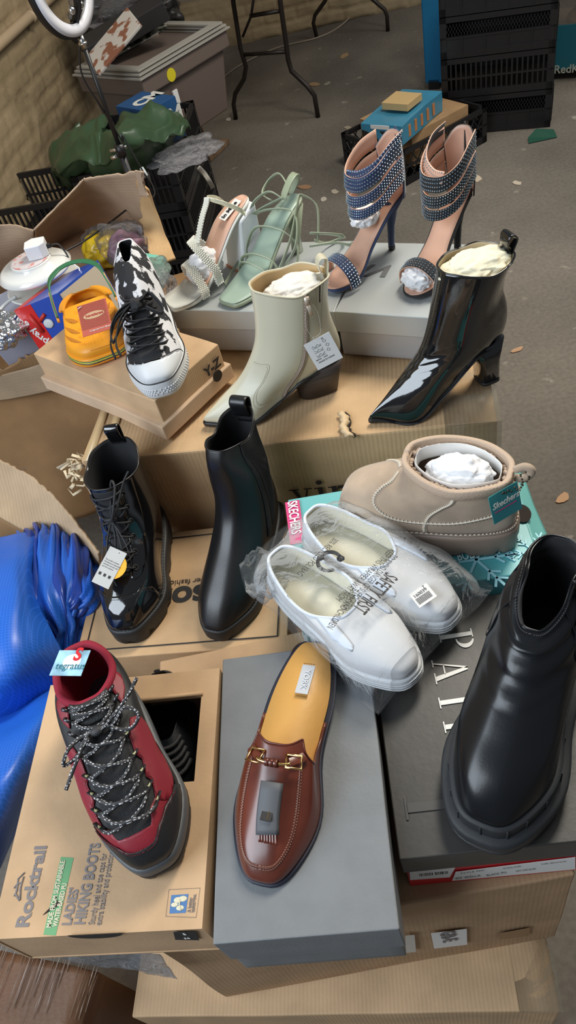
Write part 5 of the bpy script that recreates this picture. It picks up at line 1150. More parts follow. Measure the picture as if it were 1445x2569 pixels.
def stiletto(name_label, toe, heel, z, m, mh, flip=1):
    t, M = shoe('stiletto_sandal', name_label, 'sandal', toe, heel, z, .168)
    zc = (.100,.096,.050,.014,.009); T_ = sandal(t, (-.034,.170), (.100,.088,.046,.013,.010), (.027,.026,.024,.036,.036), nude, m, (.6,.62), .006, (0,0,-.002,.0,.003))
    b = NB(); loft(b, [ellipse_ring(.002,0,.0052,.0052,0,16,.8), ellipse_ring(.002,0,.0058,.0058,.012,16,.8), ellipse_ring(-.001,0,.0065,.0065,.045,16,.8), ellipse_ring(-.006,0,.010,.010,.072,16,.8), ellipse_ring(-.008,0,.022,.021,.094,16,.8)]); obj('stiletto_heel', b, mh, t)
    b = NB(); loft(b, [ellipse_ring(.002,0,.0058,.0058,0,16,.8), ellipse_ring(.002,0,.006,.006,.008,16,.8)]); obj('heel_tip', b, rubber, t)
    # heel counter
    V = []; F = []; n1, n2 = 28, 14
    for j in range(n2+1):
        v = j/n2
        for i in range(n1+1):
            a = math.radians(105+150*i/n1); rx = .030-.004*math.sin(v*3.14); ry = .027+.002*v; zz = .096+v*(.112+.004*math.cos(a)-.030*abs(math.sin(a))**3)
            cx_ = -.004+.004*v-.006*math.sin(v*3.0)
            V.append(Vector((cx_+rx*math.cos(a)*1.05, ry*math.sin(a), zz)))
    for j in range(n2):
        for i in range(n1): q = j*(n1+1)+i; F.append((q, q+1, q+n1+2, q+n1+1))
    obj('heel_counter', (V, F), [m, nude], t, True, solid=.002, off=-1, mo=1)
    b = NB(); tube(b, [(-.032-.000,0,.105),(-.030,0,.15),(-.033,0,.208)], .0016, 6); obj('back_zip', b, steel if 0 else m, t)
    # ankle straps, right side -> front -> left side
    for k, (zf, xf, zr, wd_) in enumerate(((.100,.088,.132,.017), (.122,.088,.154,.018), (.146,.084,.182,.024))):
        def arcp(z0, z1, dx=0): return [Vector((x, y, z0+(z1-z0)*q)) for x, y, q in ((-.014,-.028,1),(.020,-.034,.80),(.052,-.033,.35),(.078+dx,-.020,.06),(xf+dx,0,0),(.078+dx,.020,.06),(.052,.033,.35),(.020,.034,.80),(-.014,.028,1))]
        band(t, arcp(zf, zr-wd_*.2), arcp(zf+wd_, zr+wd_, -.004), 44, m, 'ankle_strap', nude, 1, 4, .0052)
    lo = [Vector(p) for p in ((.080,flip*-.018,.160),(.074,flip*.004,.160),(.058,flip*.026,.172),(.026,flip*.033,.190),(-.010,flip*.028,.196))]; hi = [p+Vector((-.010,0,.016)) for p in lo]
    if flip > 0: band(t, lo, hi, 26, m, 'crossing_strap', nude, 1, 3, .0052)
    else: band(t, lo, hi, 26, m, 'crossing_strap', nude, -1, 3, .0052)
    lo = [Vector(p) for p in ((.116,-.037,.010),(.120,-.034,.034),(.124,-.015,.050),(.126,.010,.052),(.126,.033,.036),(.124,.040,.010))]; hi = [p+Vector((.024,.001,-.003)) for p in lo]
    band(t, hi, lo, 30, m, 'toe_strap', nude, 1, 4, .0052)
    panel_b = NB(); 
    return t, M
t, M = stiletto('navy suede stiletto sandal with rhinestone straps, left of the two stilettos', (825,735), (980,628), .895, sat, sat)
tissue('tissue_stuffing', 'white tissue bunched under the straps of the navy stiletto', M, (.058,0,.092), (.030,.020,.018), 12)
b = NB(); lo = [Vector((.118,-.038,.012)), Vector((.135,-.038,.012)), Vector((.160,-.024,.011)), Vector((.170,.003,.011)), Vector((.160,.028,.011)), Vector((.135,.040,.012))]
t, M = stiletto('black suede stiletto sandal with rhinestone straps, right of the two stilettos', (1030,752), (1148,627), .895, blks, blks, -1)
tissue('tissue_stuffing', 'white tissue under the toe strap of the black stiletto', M, (.142,0,.026), (.024,.028,.020), 14)
# white pearl sandal
t, M = shoe('heeled_sandal', 'white pearl-strap sandal with chunky block heel and nude insole', 'sandal', (440,770), (632,655), .895, .19)
wsat = mat('white_satin', (.74,.75,.70), rough=.3, coat=.2); pearl = mat('pearl', (.78,.76,.66), rough=.22, coat=.5)
sandal(t, (-.018,.205), (.122,.100,.048,.012,.009), (.030,.030,.030,.040,.034), nude, wsat, (.6,.30), .007)
b = NB(); tz = lambda x: cr([(q,) for q in (.122,.100,.048,.012,.009)], (x+.018)/.223)[0]+.0035
rows_ = [[b.verts.new((x, y*hw_, tz(x))) for y in (-1,-.5,0,.5,1)] for x, hw_ in ((.138,.034),(.150,.0355),(.165,.0355),(.180,.034),(.192,.031),(.200,.027),(.2045,.022))]
for p, q in zip(rows_, rows_[1:]):
    for j in range(4): b.faces.new((p[j], p[j+1], q[j+1], q[j]))
obj('toe_overlay', b, wsat, t, solid=.001, label='white satin toe')
b = NB(); loft(b, [[Vector((x, y, 0)) for x, y in ((-.012,-.030),(.044,-.030),(.044,.030),(-.012,.030))], [Vector((x, y, z)) for x, y, z in ((-.017,-.029,.117),(.026,-.029,.098),(.026,.029,.098),(-.017,.029,.117))]]); obj('block_heel', b, mat('white_heel', (.80,.83,.86), rough=.35), t, smooth=False, bevel=.004)
b = NB(); bx(b, -.013, .045, -.031, .031, -.0005, .004); obj('heel_tip', b, mat('coral_tip', (.66,.28,.18)), t, smooth=False, bevel=.0006)
def beads(par, pts, wv_, w_, rows=4):
    b = NB(); ribbon(b, pts, wv_, w_, .002); o = obj('pearl_strap', b, wsat, par); b = NB()
    for i in range(len(pts)):
        T = (pts[min(i+1,len(pts)-1)]-pts[max(i-1,0)]).normalized(); W_ = (Vector(wv_)-T*Vector(wv_).dot(T)).normalized(); N_ = T.cross(W_)
        if N_.z < 0: N_ = -N_
        for r in range(rows): ball(b, pts[i]+W_*w_*((r+.5*(i%2))/(rows-.5)-.5)+N_*.0018, .0020, 1)
    q = obj('pearls', b, pearl, o); q['kind'] = 'stuff'
beads(t, spl([(.122,-.040,.010),(.128,-.034,.040),(.136,-.010,.058),(.140,.018,.052),(.142,.040,.026),(.142,.042,.010)], 60), (1,0,-.2), .015)
beads(t, spl([(.060,-.032,.040),(.086,-.034,.068),(.112,-.010,.094),(.118,.016,.086),(.108,.038,.050),(.104,.040,.018)], 64), (1,0,-.3), .015)
beads(t, spl([(.110,.010,.094),(.096,.006,.112),(.080,.002,.130),(.066,.0,.144),(.060,-.002,.152)], 40), (0,1,0), .012)
b = NB(); ribbon(b, spl([(.012,.031,.108),(.022,.036,.122),(.042,.026,.140),(.060,.002,.152),(.044,-.022,.142),(.022,-.036,.126),(.010,-.031,.108)], 50), Vector((0,0,1)), .008, .0016); obj('ankle_strap', b, mat('champagne', (.72,.70,.52), rough=.25, metal=.3), t)
b = NB(); bx(b, -.024,.024,-.010,.010,0,.0006,frame((.022,0,.1135),(-.9,0,.36),(0,-1,0))); lb = obj('insole_label', b, paper, t, smooth=False); text(lb, 'In Mine', .013, frame((.042,.004,.1070),(-.9,0,.36),(0,-1,0)), black_ink, bold=.0003)
tissue('tissue_stuffing', 'white tissue under the pearl straps of the white sandal', M, (.106,0,.040), (.040,.024,.034), 16)
# sage strappy sandal
t, M = shoe('heeled_sandal', 'sage green sandal with long thin wrap straps tangled over it', 'sandal', (590,758), (748,630), .895, .185)
sage = mat('sage_leather', (.30,.35,.25), rough=.35, coat=.15); sage_i = mat('sage_insole', (.30,.39,.32), rough=.4)
sandal(t, (-.030,.205), (.100,.086,.046,.014,.010), (.029,.028,.028,.040,.036), sage_i, sage, (.6,.32), .008)
b = NB(); loft(b, [ellipse_ring(.000,0,.010,.011,0,20,.8), ellipse_ring(-.002,0,.009,.010,.03,20,.8), ellipse_ring(-.008,0,.020,.021,.088,20,.8)]); obj('heel', b, sage, t)
b = NB(); ribbon(b, spl([(-.030,-.020,.098),(-.040,-.010,.118),(-.036,0,.136),(-.016,.006,.140),(.010,.010,.128),(.022,.012,.118)], 20), Vector((.2,1,0)), .016, .0025); obj('heel_loop', b, sage, t)
b = NB()
for k, L_ in enumerate((
 [(.118,-.044,.010),(.120,-.034,.034),(.128,.0,.046),(.122,.034,.030),(.116,.042,.012)],
 [(.108,-.042,.012),(.110,-.036,.040),(.112,.0,.056),(.104,.036,.044),(.100,.040,.016)],
 [(.098,-.040,.014),(.086,-.042,.050),(.072,-.020,.084),(.060,.030,.080),(.050,.052,.050),(.070,.060,.020)],
 [(.116,.040,.014),(.100,.050,.036),(.060,.050,.070),(.020,.042,.110),(.000,.036,.118),(-.020,.052,.090),(.010,.068,.040)],
 [(.090,-.050,.050),(.060,-.044,.090),(.040,-.010,.104),(.030,.040,.100),(.060,.060,.060),(.090,.050,.030)],
 [(.022,.012,.118),(.030,-.012,.132),(.050,-.034,.120),(.060,-.040,.100),(.040,-.020,.108),(.020,.010,.120)],
 [(.000,.010,.128),(-.016,-.022,.142),(-.010,-.044,.132),(.020,-.040,.120),(.030,-.010,.116)],
 [(.080,-.052,.030),(.100,-.062,.020),(.130,-.058,.012),(.160,-.046,.010)],
 [(.020,.060,.060),(-.020,.078,.040),(-.050,.080,.020),(-.060,.060,.006),(-.030,.050,.010),(.010,.060,.040)],
 [(.030,.064,.040),(-.010,.090,.030),(-.040,.100,.012),(-.060,.090,.004)])):
    b = NB(); ribbon(b, spl(L_, 40), Vector((.6,.1,.7)), .0068, .0022); obj('wrap_strap', b, sage, t)
text(t, 'PUBLIC DESIRE', .006, frame((.020,-.008,.092),(-.88,0,.44),(0,-1,0)), mat('emboss', (.26,.34,.28)))
# ================================================================ LEFT SIDE: torn cartons, blue bag
KI = card('kraft_inner', (.42,.30,.21), 40, 'Z', .25); KO = card('kraft_outer', (.36,.21,.10), 45, 'X', .2)
t = thing('torn_open_carton', 'big torn-open brown carton full of packages, left against the brick wall', 'box', loc=(-.5,1.8,0)); 
Mi = Matrix.Translation((.5,-1.8,0))
def R_(*rows): return [[Mi @ U(*q) for q in r] for r in rows]
sheet('near_wall', R_([(-160,1400,.30),(60,1330,.30),(230,1290,.30),(300,1262,.30)], [(-150,1100,.60),(30,1050,.60),(190,1010,.60),(270,985,.60)], [(-150,960,.74),(0,932,.74),(80,890,.75),(170,862,.755),(235,850,.75)][:4]), KO, t, (40,30), .006, 4, 2, .004, 'b', .012)
sheet('fold_back', R_([(-40,950,.73),(60,925,.73),(190,880,.745)], [(-20,1010,.66),(110,985,.66),(255,950,.67)]), card('kraft_fold', (.44,.32,.21), 40, 'Z', .15), t, (30,14), .006, 6, 5, .004)
sheet('far_wall', R_([(60,790,.62),(180,700,.62),(300,660,.62),(400,690,.62)], [(88,600,.86),(180,545,.86),(280,520,.86),(400,600,.80)], [(82,578,.93),(195,462,.98),(225,445,.99),(345,430,.99)]), KI, t, (44,30), .006, 4, 8, .004, 'b', .008)
sheet('left_flap', R_([(-150,800,.60),(0,760,.62),(90,740,.62)], [(-120,680,.84),(0,650,.84),(86,620,.86)], [(-110,590,.95),(10,565,.93),(84,578,.93)]), KI, t, (24,20), .005, 5, 4, .004, 'b', .008)
sheet('right_flap', R_([(345,452,.97),(352,520,.90),(368,620,.84),(395,665,.82)], [(372,478,.95),(395,540,.89),(425,610,.83),(442,650,.82)]), card('kraft_flap', (.50,.32,.16), 40, 'X', .3), t, (34,12), .004, 8, 9, .005, 'a', .012)
sheet('corner_tab', R_([(358,430,1.0),(362,465,.97),(372,490,.95)],[(340,425,1.0),(345,455,.98),(352,490,.95)]), KI, t, (12,10), .006, 14, 4, .006, 'a', .01)
b = NB(); bx(b, -.42, .44, -.26, .40, .45, .47); obj('bottom', b, KO, t)
# stretch wrap around its near wall
sheet('stretch_film', R_([(-150,1380,.315),(60,1312,.315),(290,1245,.315)], [(-100,1220,.47),(90,1165,.47),(290,1100,.47)]), film('stretch_wrap', (1,.96,.9), .3, .12, .9, 18, .05), t, (24,16), .006, 5, 3, .0008)
# nearer torn strip flap
t = thing('torn_carton_flap', 'long torn corrugated flap rising behind the blue bag', 'box', loc=(-.45,1.1,0)); Mi = Matrix.Translation((.45,-1.1,0))
CR = card('corrugated_raw', (.50,.36,.23), 38, 'X', .9)
sheet('flap', R_([(-60,1265,.60),(60,1330,.60),(170,1380,.60),(262,1450,.60)], [(-60,1215,.63),(30,1245,.63),(130,1310,.63),(255,1420,.62)], [(-60,1140,.68),(20,1158,.68),(130,1240,.67),(250,1385,.66)]), CR, t, (60,20), .004, 7, 6, .005, 'b', .006)
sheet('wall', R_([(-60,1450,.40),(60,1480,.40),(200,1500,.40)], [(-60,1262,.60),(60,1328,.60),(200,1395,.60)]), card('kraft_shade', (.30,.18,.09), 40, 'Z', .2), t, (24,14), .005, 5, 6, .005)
# blue bag: two fat lobes and gathered folds
def nylon(name, col):
    m = mat(name, col, rough=.42, coat=.15, coatr=.3, bump=.1, bs=30); nt = m.node_tree; N = nt.nodes; p = N['Principled BSDF']
    br = N.new('ShaderNodeTexBrick'); br.offset = 0; br.inputs['Scale'].default_value = 1; br.inputs['Brick Width'].default_value = .0052; br.inputs['Row Height'].default_value = .0052; br.inputs['Mortar Size'].default_value = .0005
    br.inputs['Color1'].default_value = (*col, 1); br.inputs['Color2'].default_value = (*col, 1); br.inputs['Mortar'].default_value = (*[min(1, c*1.25+.008) for c in col], 1)
    nt.links.new(N['Texture Coordinate'].outputs['Object'], br.inputs['Vector']); nt.links.new(br.outputs['Color'], p.inputs['Base Color']); return m
nb = nylon('blue_nylon', (.012,.11,.52)); nb2 = mat('blue_fold_shade', (.012,.05,.30), rough=.35, coat=.2, bump=.35, bs=20, bdist=.004)  # second blue is a darker copy, painting shade into every other fold
t = thing('blue_bag', 'large folded bright blue woven plastic bag slumped at the left edge', 'bag', loc=(-.5,.8,0)); Mi = Matrix.Translation((.5,-.8,0))
def lobe(name, pts, radii, m, squash=.8, seed=0, amp=.012):
    """fat rolled bundle along world points"""
    V = []; F = []; n = 60; k = 44; P_ = [Mi @ Vector(cr([tuple(p) for p in pts], i/n)) for i in range(n+1)]; up = Vector((0,0,1))
    for i, p in enumerate(P_):
        T = (P_[min(i+1,n)]-P_[max(i-1,0)]).normalized(); s_ = T.cross(up).normalized(); q = s_.cross(T); r = cr([(x,) for x in radii], i/n)[0]
        for j in range(k):
            a = 6.2832*j/k; d = s_*math.cos(a)+q*math.sin(a)*squash; c = p+d*r
            c += d*(noise.noise(c*9+Vector((seed,0,0)))*amp*1.5+noise.noise(c*26)*amp*.35+ .006*math.sin(a*7+i*.12+seed)*math.sin(i*.1)); V.append(c)
    for i in range(n):
        for j in range(k): a = i*k+j; b_ = i*k+(j+1)%k; F.append((a, b_, b_+k, a+k))
    V.append(P_[0]); V.append(P_[-1])
    for j in range(k): F.append((len(V)-2, (j+1)%k, j)); F.append((len(V)-1, n*k+j, n*k+(j+1)%k))
    return obj(name, (V, F), m, t)
sheet('upper_panel', R_([(-220,1400,.60),(0,1352,.64),(60,1338,.64),(112,1336,.60)], [(-220,1500,.70),(0,1440,.71),(60,1410,.69),(84,1400,.66)], [(-220,1640,.72),(0,1580,.73),(60,1530,.71),(88,1500,.67)], [(-220,1780,.68),(0,1720,.70),(90,1650,.69),(140,1610,.66)], [(-220,1850,.58),(0,1806,.60),(110,1745,.60),(190,1690,.58)]), nb, t, (50,60), .007, 5, 2, .003)
sheet('lower_panel', R_([(-220,1830,.55),(0,1798,.60),(110,1740,.60),(186,1692,.57)], [(-220,1960,.71),(0,1890,.72),(90,1810,.69),(150,1750,.64)], [(-220,2140,.70),(-20,2060,.71),(60,1950,.68),(126,1830,.60)], [(-220,2320,.55),(-40,2220,.56),(20,2120,.55),(90,1960,.50)]), nb, t, (50,50), .007, 5, 7, .003)
for k, (a, c, d, r) in enumerate((((168,1700),(88,1520),(70,1372),.020),((176,1690),(112,1510),(104,1362),.024),((182,1680),(138,1500),(132,1356),.024),((190,1662),(162,1500),(156,1362),.022),((196,1640),(186,1500),(182,1372),.022),((202,1620),(210,1500),(204,1390),.020),((206,1600),(230,1500),(226,1425),.016))):
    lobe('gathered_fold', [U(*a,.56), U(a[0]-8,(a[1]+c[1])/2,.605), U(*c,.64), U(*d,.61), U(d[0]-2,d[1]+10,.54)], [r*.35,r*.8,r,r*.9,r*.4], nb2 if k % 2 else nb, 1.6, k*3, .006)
# film-wrapped dark carton bottom left
t = thing('film_wrapped_carton', 'dark brown carton wrapped in streaked stretch film, bottom left corner', 'box', loc=(-.6,.2,0)); Mi = Matrix.Translation((.6,-.2,0))
c4 = [U(250,2440,.42), U(205,2575,.42), U(-300,2640,.42), U(-200,2330,.42)]
b = NB(); lo_ = [b.verts.new(Mi @ Vector((p.x,p.y,0))) for p in c4]; hi_ = [b.verts.new(Mi @ p) for p in c4]; b.faces.new(hi_); b.faces.new(lo_[::-1])
for i in range(4): b.faces.new((lo_[i], lo_[(i+1)%4], hi_[(i+1)%4], hi_[i]))
bmesh.ops.recalc_face_normals(b, faces=b.faces[:]); crumple(b, 8, .004, 6, 4); obj('body', b, card('kraft_brown', (.17,.085,.045), 30, 'X', .1, rough=.35), t, smooth=True)
b = NB(); rnd = random.Random(5)
for k in range(90):
    x0 = rnd.uniform(0,1); y0 = rnd.uniform(-.1,.9); A_ = c4[3].lerp(c4[0], x0).lerp(c4[2].lerp(c4[1], x0), max(0,y0)); B_ = A_+Vector((.05,.11,0))*rnd.uniform(.4,1.3)
    if B_.x > c4[0].x-.0: B_ = A_+(B_-A_)*.3
    ribbon(b, [Mi @ (A_+Vector((0,0,.003))), Mi @ (A_.lerp(B_,.5)+Vector((0,0,.005))), Mi @ (B_+Vector((0,0,.003)))], Vector((1,-.5,0)), rnd.uniform(.0004,.0012), .0003)
obj('film_streaks', b, mat('film_ridge', (.22,.15,.11), rough=.35, coat=.2), t)
# clear bubble plastic under the hiking box
q = sheet('clear_plastic_sheet', [[U(140,2392,.70),U(260,2392,.70),U(405,2388,.70)],[U(190,2412,.66),U(300,2425,.65),U(425,2420,.66)],[U(270,2432,.62),U(350,2445,.60),U(440,2462,.60)]], film('loose_plastic', (.9,.93,.97), .3, .12, .9, 40, .16), None, (30,16), .008, 14, 2, .0008); setp(q, 'crumpled clear plastic wrap hanging under the hiking boot box', 'plastic wrap')
# shoe inside the hiking boot box
t, M = shoe('hiking_boot', 'black hiking boot lying on its side inside the cut-out box', 'boot', (452,1975), (440,1860), .712, .15, tilt=0)
S = Surf([(0,.012,.17,.012,(.030,.032,.032,.036,.030),Z5,Z5,.6,.6),(-.003,.025,.17,.028,(.030,.032,.032,.036,.030),Z5,Z5,.6,.6),(-.002,.04,.14,.046,(.028,.030,.030,.030,.026),Z5,Z5,.6,.6),(.004,.052,.11,.056,(.022,.024,.024,.022,.018),Z5,Z5,.6,.6)])
upper(t, S, smooth_l, lining_b); outsole(t, S, rubber, margin=.004, bottom=lambda x: 0, zoff=0)
for k in range(5):
    b = NB(); tube(b, line(S, [(-.12,.5+.08*k),(0,.53+.08*k),(.12,.5+.08*k)], 10, .004), .003, 6); obj('lace', b, lace_b, t)
# ================================================================ PACKAGES INSIDE THE TORN CARTON
def slab(name, label, cat, O, e1, e2, th, m, bev=.0015, noise_=.001):
    """box whose top face has corner O and edges e1, e2 (world), thickness th downwards"""
    e1 = Vector(e1); e2 = Vector(e2); F_ = frame(O, e1, e2 if e1.cross(e2).z > 0 else -e2); w_ = e1.length; d_ = e2.dot(F_.to_3x3() @ Vector((0,1,0)))
    t = thing(name, label, cat, mtx=F_); b = NB(); bx(b, 0, w_, min(0,d_), max(0,d_), -th, 0); crumple(b, 6, noise_, 9, 3); obj('body', b, m, t, smooth=False, bevel=bev); return t, F_, w_, d_
O = U(20,792,.90); A_ = U(144,735,.93); B_ = U(246,652,.90)
# spray gun box
e1 = A_-O; e2 = (B_-A_)
sg_b = mat('spray_blue', (.02,.07,.40), rough=.3, coat=.3)
F_ = frame(A_, O-A_, B_-A_)   # x to the near left end, y away, z
e3 = F_.to_3x3() @ Vector((0,0,1))
if e3.z < 0: F_ = frame(A_, B_-A_, O-A_)
t = thing('spray_gun_box', 'blue and red boxed spray gun lying in the torn carton beside the clog', 'box', mtx=F_); 
xl = (B_-A_).length; yl = (F_.inverted() @ O).y; hh = .115
b = NB(); bx(b, 0, xl, 0, yl, -hh, 0); obj('body', b, sg_b, t, smooth=False, bevel=.001)
b = NB(); bx(b, .004, xl-.004, -.0006, .0, -hh+.004, -.005); obj('end_panel', b, mat('end_beige', (.50,.44,.36), rough=.45), t, smooth=False, label='plain beige end panel with navy border')
rb_ = mat('spray_red', (.60,.02,.02), rough=.3, coat=.3)
b = NB(); bx(b, -.0006, .0, 0, yl, -hh, -.0) if 0 else bx(b, -.0006, 0, yl*.62, yl, -hh, 0); bx(b, 0, xl, yl*.80, yl, 0, .0006); obj('red_panel', b, rb_, t, smooth=False)
MF = F_.inverted()
def spray_face(px, py): # point on local x=0 face
    o = MF @ Vector((0,0,CZ)); r = MF.to_3x3() @ W3(Vector((px-CX,py-CY,FPX))); return o+r*((-.001-o.x)/r.x)
try:
    pA, pB, pC = spray_face(73,868), spray_face(33,800), spray_face(60,792)
    text(t, 'spray gun', .024, frame(spray_face(132,862), spray_face(50,800)-spray_face(132,862), Vector((-1,0,0)).cross(spray_face(50,800)-spray_face(132,862))), white_ink, bold=.0006)
    b = NB(); c = spray_face(95,810); tube(b, [spray_face(72,790), spray_face(88,808), spray_face(108,832)], .006, 8); tube(b, [spray_face(112,788), spray_face(100,806)], .004, 8); obj('gun_picture', b, mat('gun_red', (.55,.03,.02)), t); b = NB(); ball(b, spray_face(122,812), .013, 2, (.2,1,.8)); obj('cup_picture', b, mat('cup_white', (.6,.62,.62)), t)
except Exception as e: print('spray', e)
t, F_, w_, d_ = slab('kraft_mailer', 'plain kraft box with a black line, lying in the torn carton behind the white discs', 'box', U(197,562,.79), U(325,705,.79)-U(197,562,.79), U(105,615,.79)-U(197,562,.79), .07, card('kraft_mail', (.56,.37,.24), rough=.6))
b = NB(); sgn = 1 if d_ > 0 else -1; bx(b, .014, .016, min(0,d_)*.9+.01, max(0,d_)*.9, .0012, .0018); obj('printed_line', b, black_ink, t, smooth=False)
b = NB(); bx(b, w_*.62, w_*.88, (d_*.55 if d_ > 0 else d_*.75), (d_*.75 if d_ > 0 else d_*.55), .0012, .0016); obj('address_label', b, paper, t, smooth=False)
slab('grey_box', 'pale grey box at the far left under the stacked white discs', 'box', U(62,706,.86), U(88,790,.84)-U(62,706,.86), U(-60,745,.85)-U(62,706,.86), .09, mat('grey_box_card', (.42,.42,.50), rough=.4))
# white discs and plug
wp = mat('white_gloss', (.78,.78,.75), rough=.18, coat=.5)
def lathe(b, c, prof_, n=48, tilt=None):
    R = [[b.verts.new(Vector(c)+Vector((r*math.cos(6.2832*i/n), r*math.sin(6.2832*i/n), z))) for i in range(n)] for r, z in prof_]
    for A_, B_ in zip(R, R[1:]):
        for i in range(n): b.faces.new((A_[i], A_[(i+1)%n], B_[(i+1)%n], B_[i]))
    b.faces.new(R[0][::-1]); b.faces.new(R[-1])
c1 = U(88,676,.90); 
t = thing('white_disc_lamp', 'upper white round disc under the white plug', 'lamp', loc=c1); b = NB(); lathe(b, (0,0,0), [(.02,-.012),(.06,-.010),(.080,-.002),(.082,.003),(.070,.012),(.045,.018),(.045,.022),(.044,.024)]); obj('disc', b, wp, t); b = NB(); lathe(b, (0,0,.0245), [(.042,0),(.041,.0008)]); obj('top_plate', b, mat('disc_label', (.62,.55,.55), rough=.5, col2=(.6,.25,.22), vs=50, lo=.55, hi=.6), t)
c2 = c1+Vector((.004,-.004,-.042)); t = thing('white_disc_lamp', 'lower white round disc, beneath the other', 'lamp', loc=c2); b = NB(); lathe(b, (0,0,0), [(.02,-.014),(.055,-.010),(.080,.006),(.082,.010),(.078,.010),(.055,.000),(.02,-.003)]); obj('disc', b, wp, t)
b = NB(); tube(b, spl([(-.06,-.03,.012),(-.09,-.05,.008),(-.14,-.08,-.02),(-.2,-.1,-.08)], 20), .004, 6); obj('cable', b, wp, t)
t = thing('usb_plug', 'white cube-shaped mains plug on top of the white discs', 'plug', loc=c1+Vector((.022,.004,.0255))); b = NB(); prism(b, [(-.022,-.018),(.010,-.022),(.022,-.012),(.022,.016),(-.006,.022),(-.022,.012)], 0, .030); obj('housing', b, mat('plug_white', (.80,.81,.82), rough=.3), t, smooth=False, bevel=.002)
b = NB(); bx(b, .021,.030,-.004,.004,.010,.018); cn = obj('connector', b, rubber, t, smooth=False); b = NB(); tube(b, spl([(.030,0,.014),(.046,.002,.010),(.054,-.004,-.010),(.056,-.01,-.03)], 16), .0018, 6); obj('lead', b, rubber, cn)
b = NB(); tube(b, [U(140,700,.875) if 0 else U(190,752,.87), U(205,700,.885), U(198,672,.90), U(175,655,.91), U(152,660,.905)], .0016, 6); q = obj('white_cable', b, wp, None); setp(q, 'thin white cable looping down beside the plug', 'cable')
# bags and packets
def blob(name, label, cat, c, r3, m, seed=0, amp=.25, sharp=.35, mods=None):
    b = NB(); bmesh.ops.create_icosphere(b, subdivisions=5, radius=1)
    for v in b.verts:
        d = v.co.normalized(); r_ = noise.ridged_multi_fractal(d*1.6+Vector((seed*3.7, seed, 0)), 1, 2.1, 4, 1, 2)
        v.co = d*(1+amp*noise.noise(d*1.7+Vector((seed,9,2)))-sharp*.25*(r_-1)); v.co = Vector((v.co.x*r3[0], v.co.y*r3[1], v.co.z*r3[2]))
    o = obj(name, b, m, None, True); o.location = c; return setp(o, label, cat)
blob('yellow_packet', 'yellow plastic packet in the torn carton', 'packet', U(262,622,.83), (.05,.06,.04), mat('yellow_plastic', (.72,.50,.02), rough=.3, coat=.3), 3)
blob('purple_item', 'purple item wrapped in clear plastic in the torn carton', 'package', U(318,628,.84), (.045,.05,.04), mat('purple', (.20,.10,.14), rough=.5), 5)
blob('plastic_wrap', 'clear crinkled plastic over the purple item', 'plastic wrap', U(312,612,.845), (.06,.07,.055), film('cling', (.92,.92,.98), .4, .08, 1.2, 35, .10), 6, .3, .8)
blob('plastic_wrap', 'small crinkled clear plastic beside the kraft mailer', 'plastic wrap', U(243,602,.84), (.035,.045,.03), MC['cling'], 8, .3, .8)
blob('foil_packet', 'silver foil packet at the far left edge', 'packet', U(8,828,.86), (.055,.05,.03), mat('foil', (.72,.74,.77), rough=.18, metal=.95, bump=1, bs=45, bdist=.01), 11, .2, .8)
blob('clear_packet', 'clear packet with green and red print beside the silver shoebox', 'packet', U(372,690,.83), (.05,.06,.03), film('packet_film', (.75,.95,.85), .35, .1, 1.0, 40, .3), 12, .2, .6)
blob('plastic_wrap', 'clear bubble plastic between the high-top and the silver shoebox', 'plastic wrap', U(395,720,.82), (.04,.06,.03), MC['cling'], 14, .2, .6)
b = NB(); bx(b, -.03,.03,-.012,.012,-.01,.01); q = obj('green_carton', b, mat('mint', (.18,.50,.38), rough=.4), None, smooth=False, bevel=.001); q.location = U(378,655,.83); q.rotation_euler = (.3,.2,-.5); setp(q, 'small mint green carton in the torn carton', 'box')
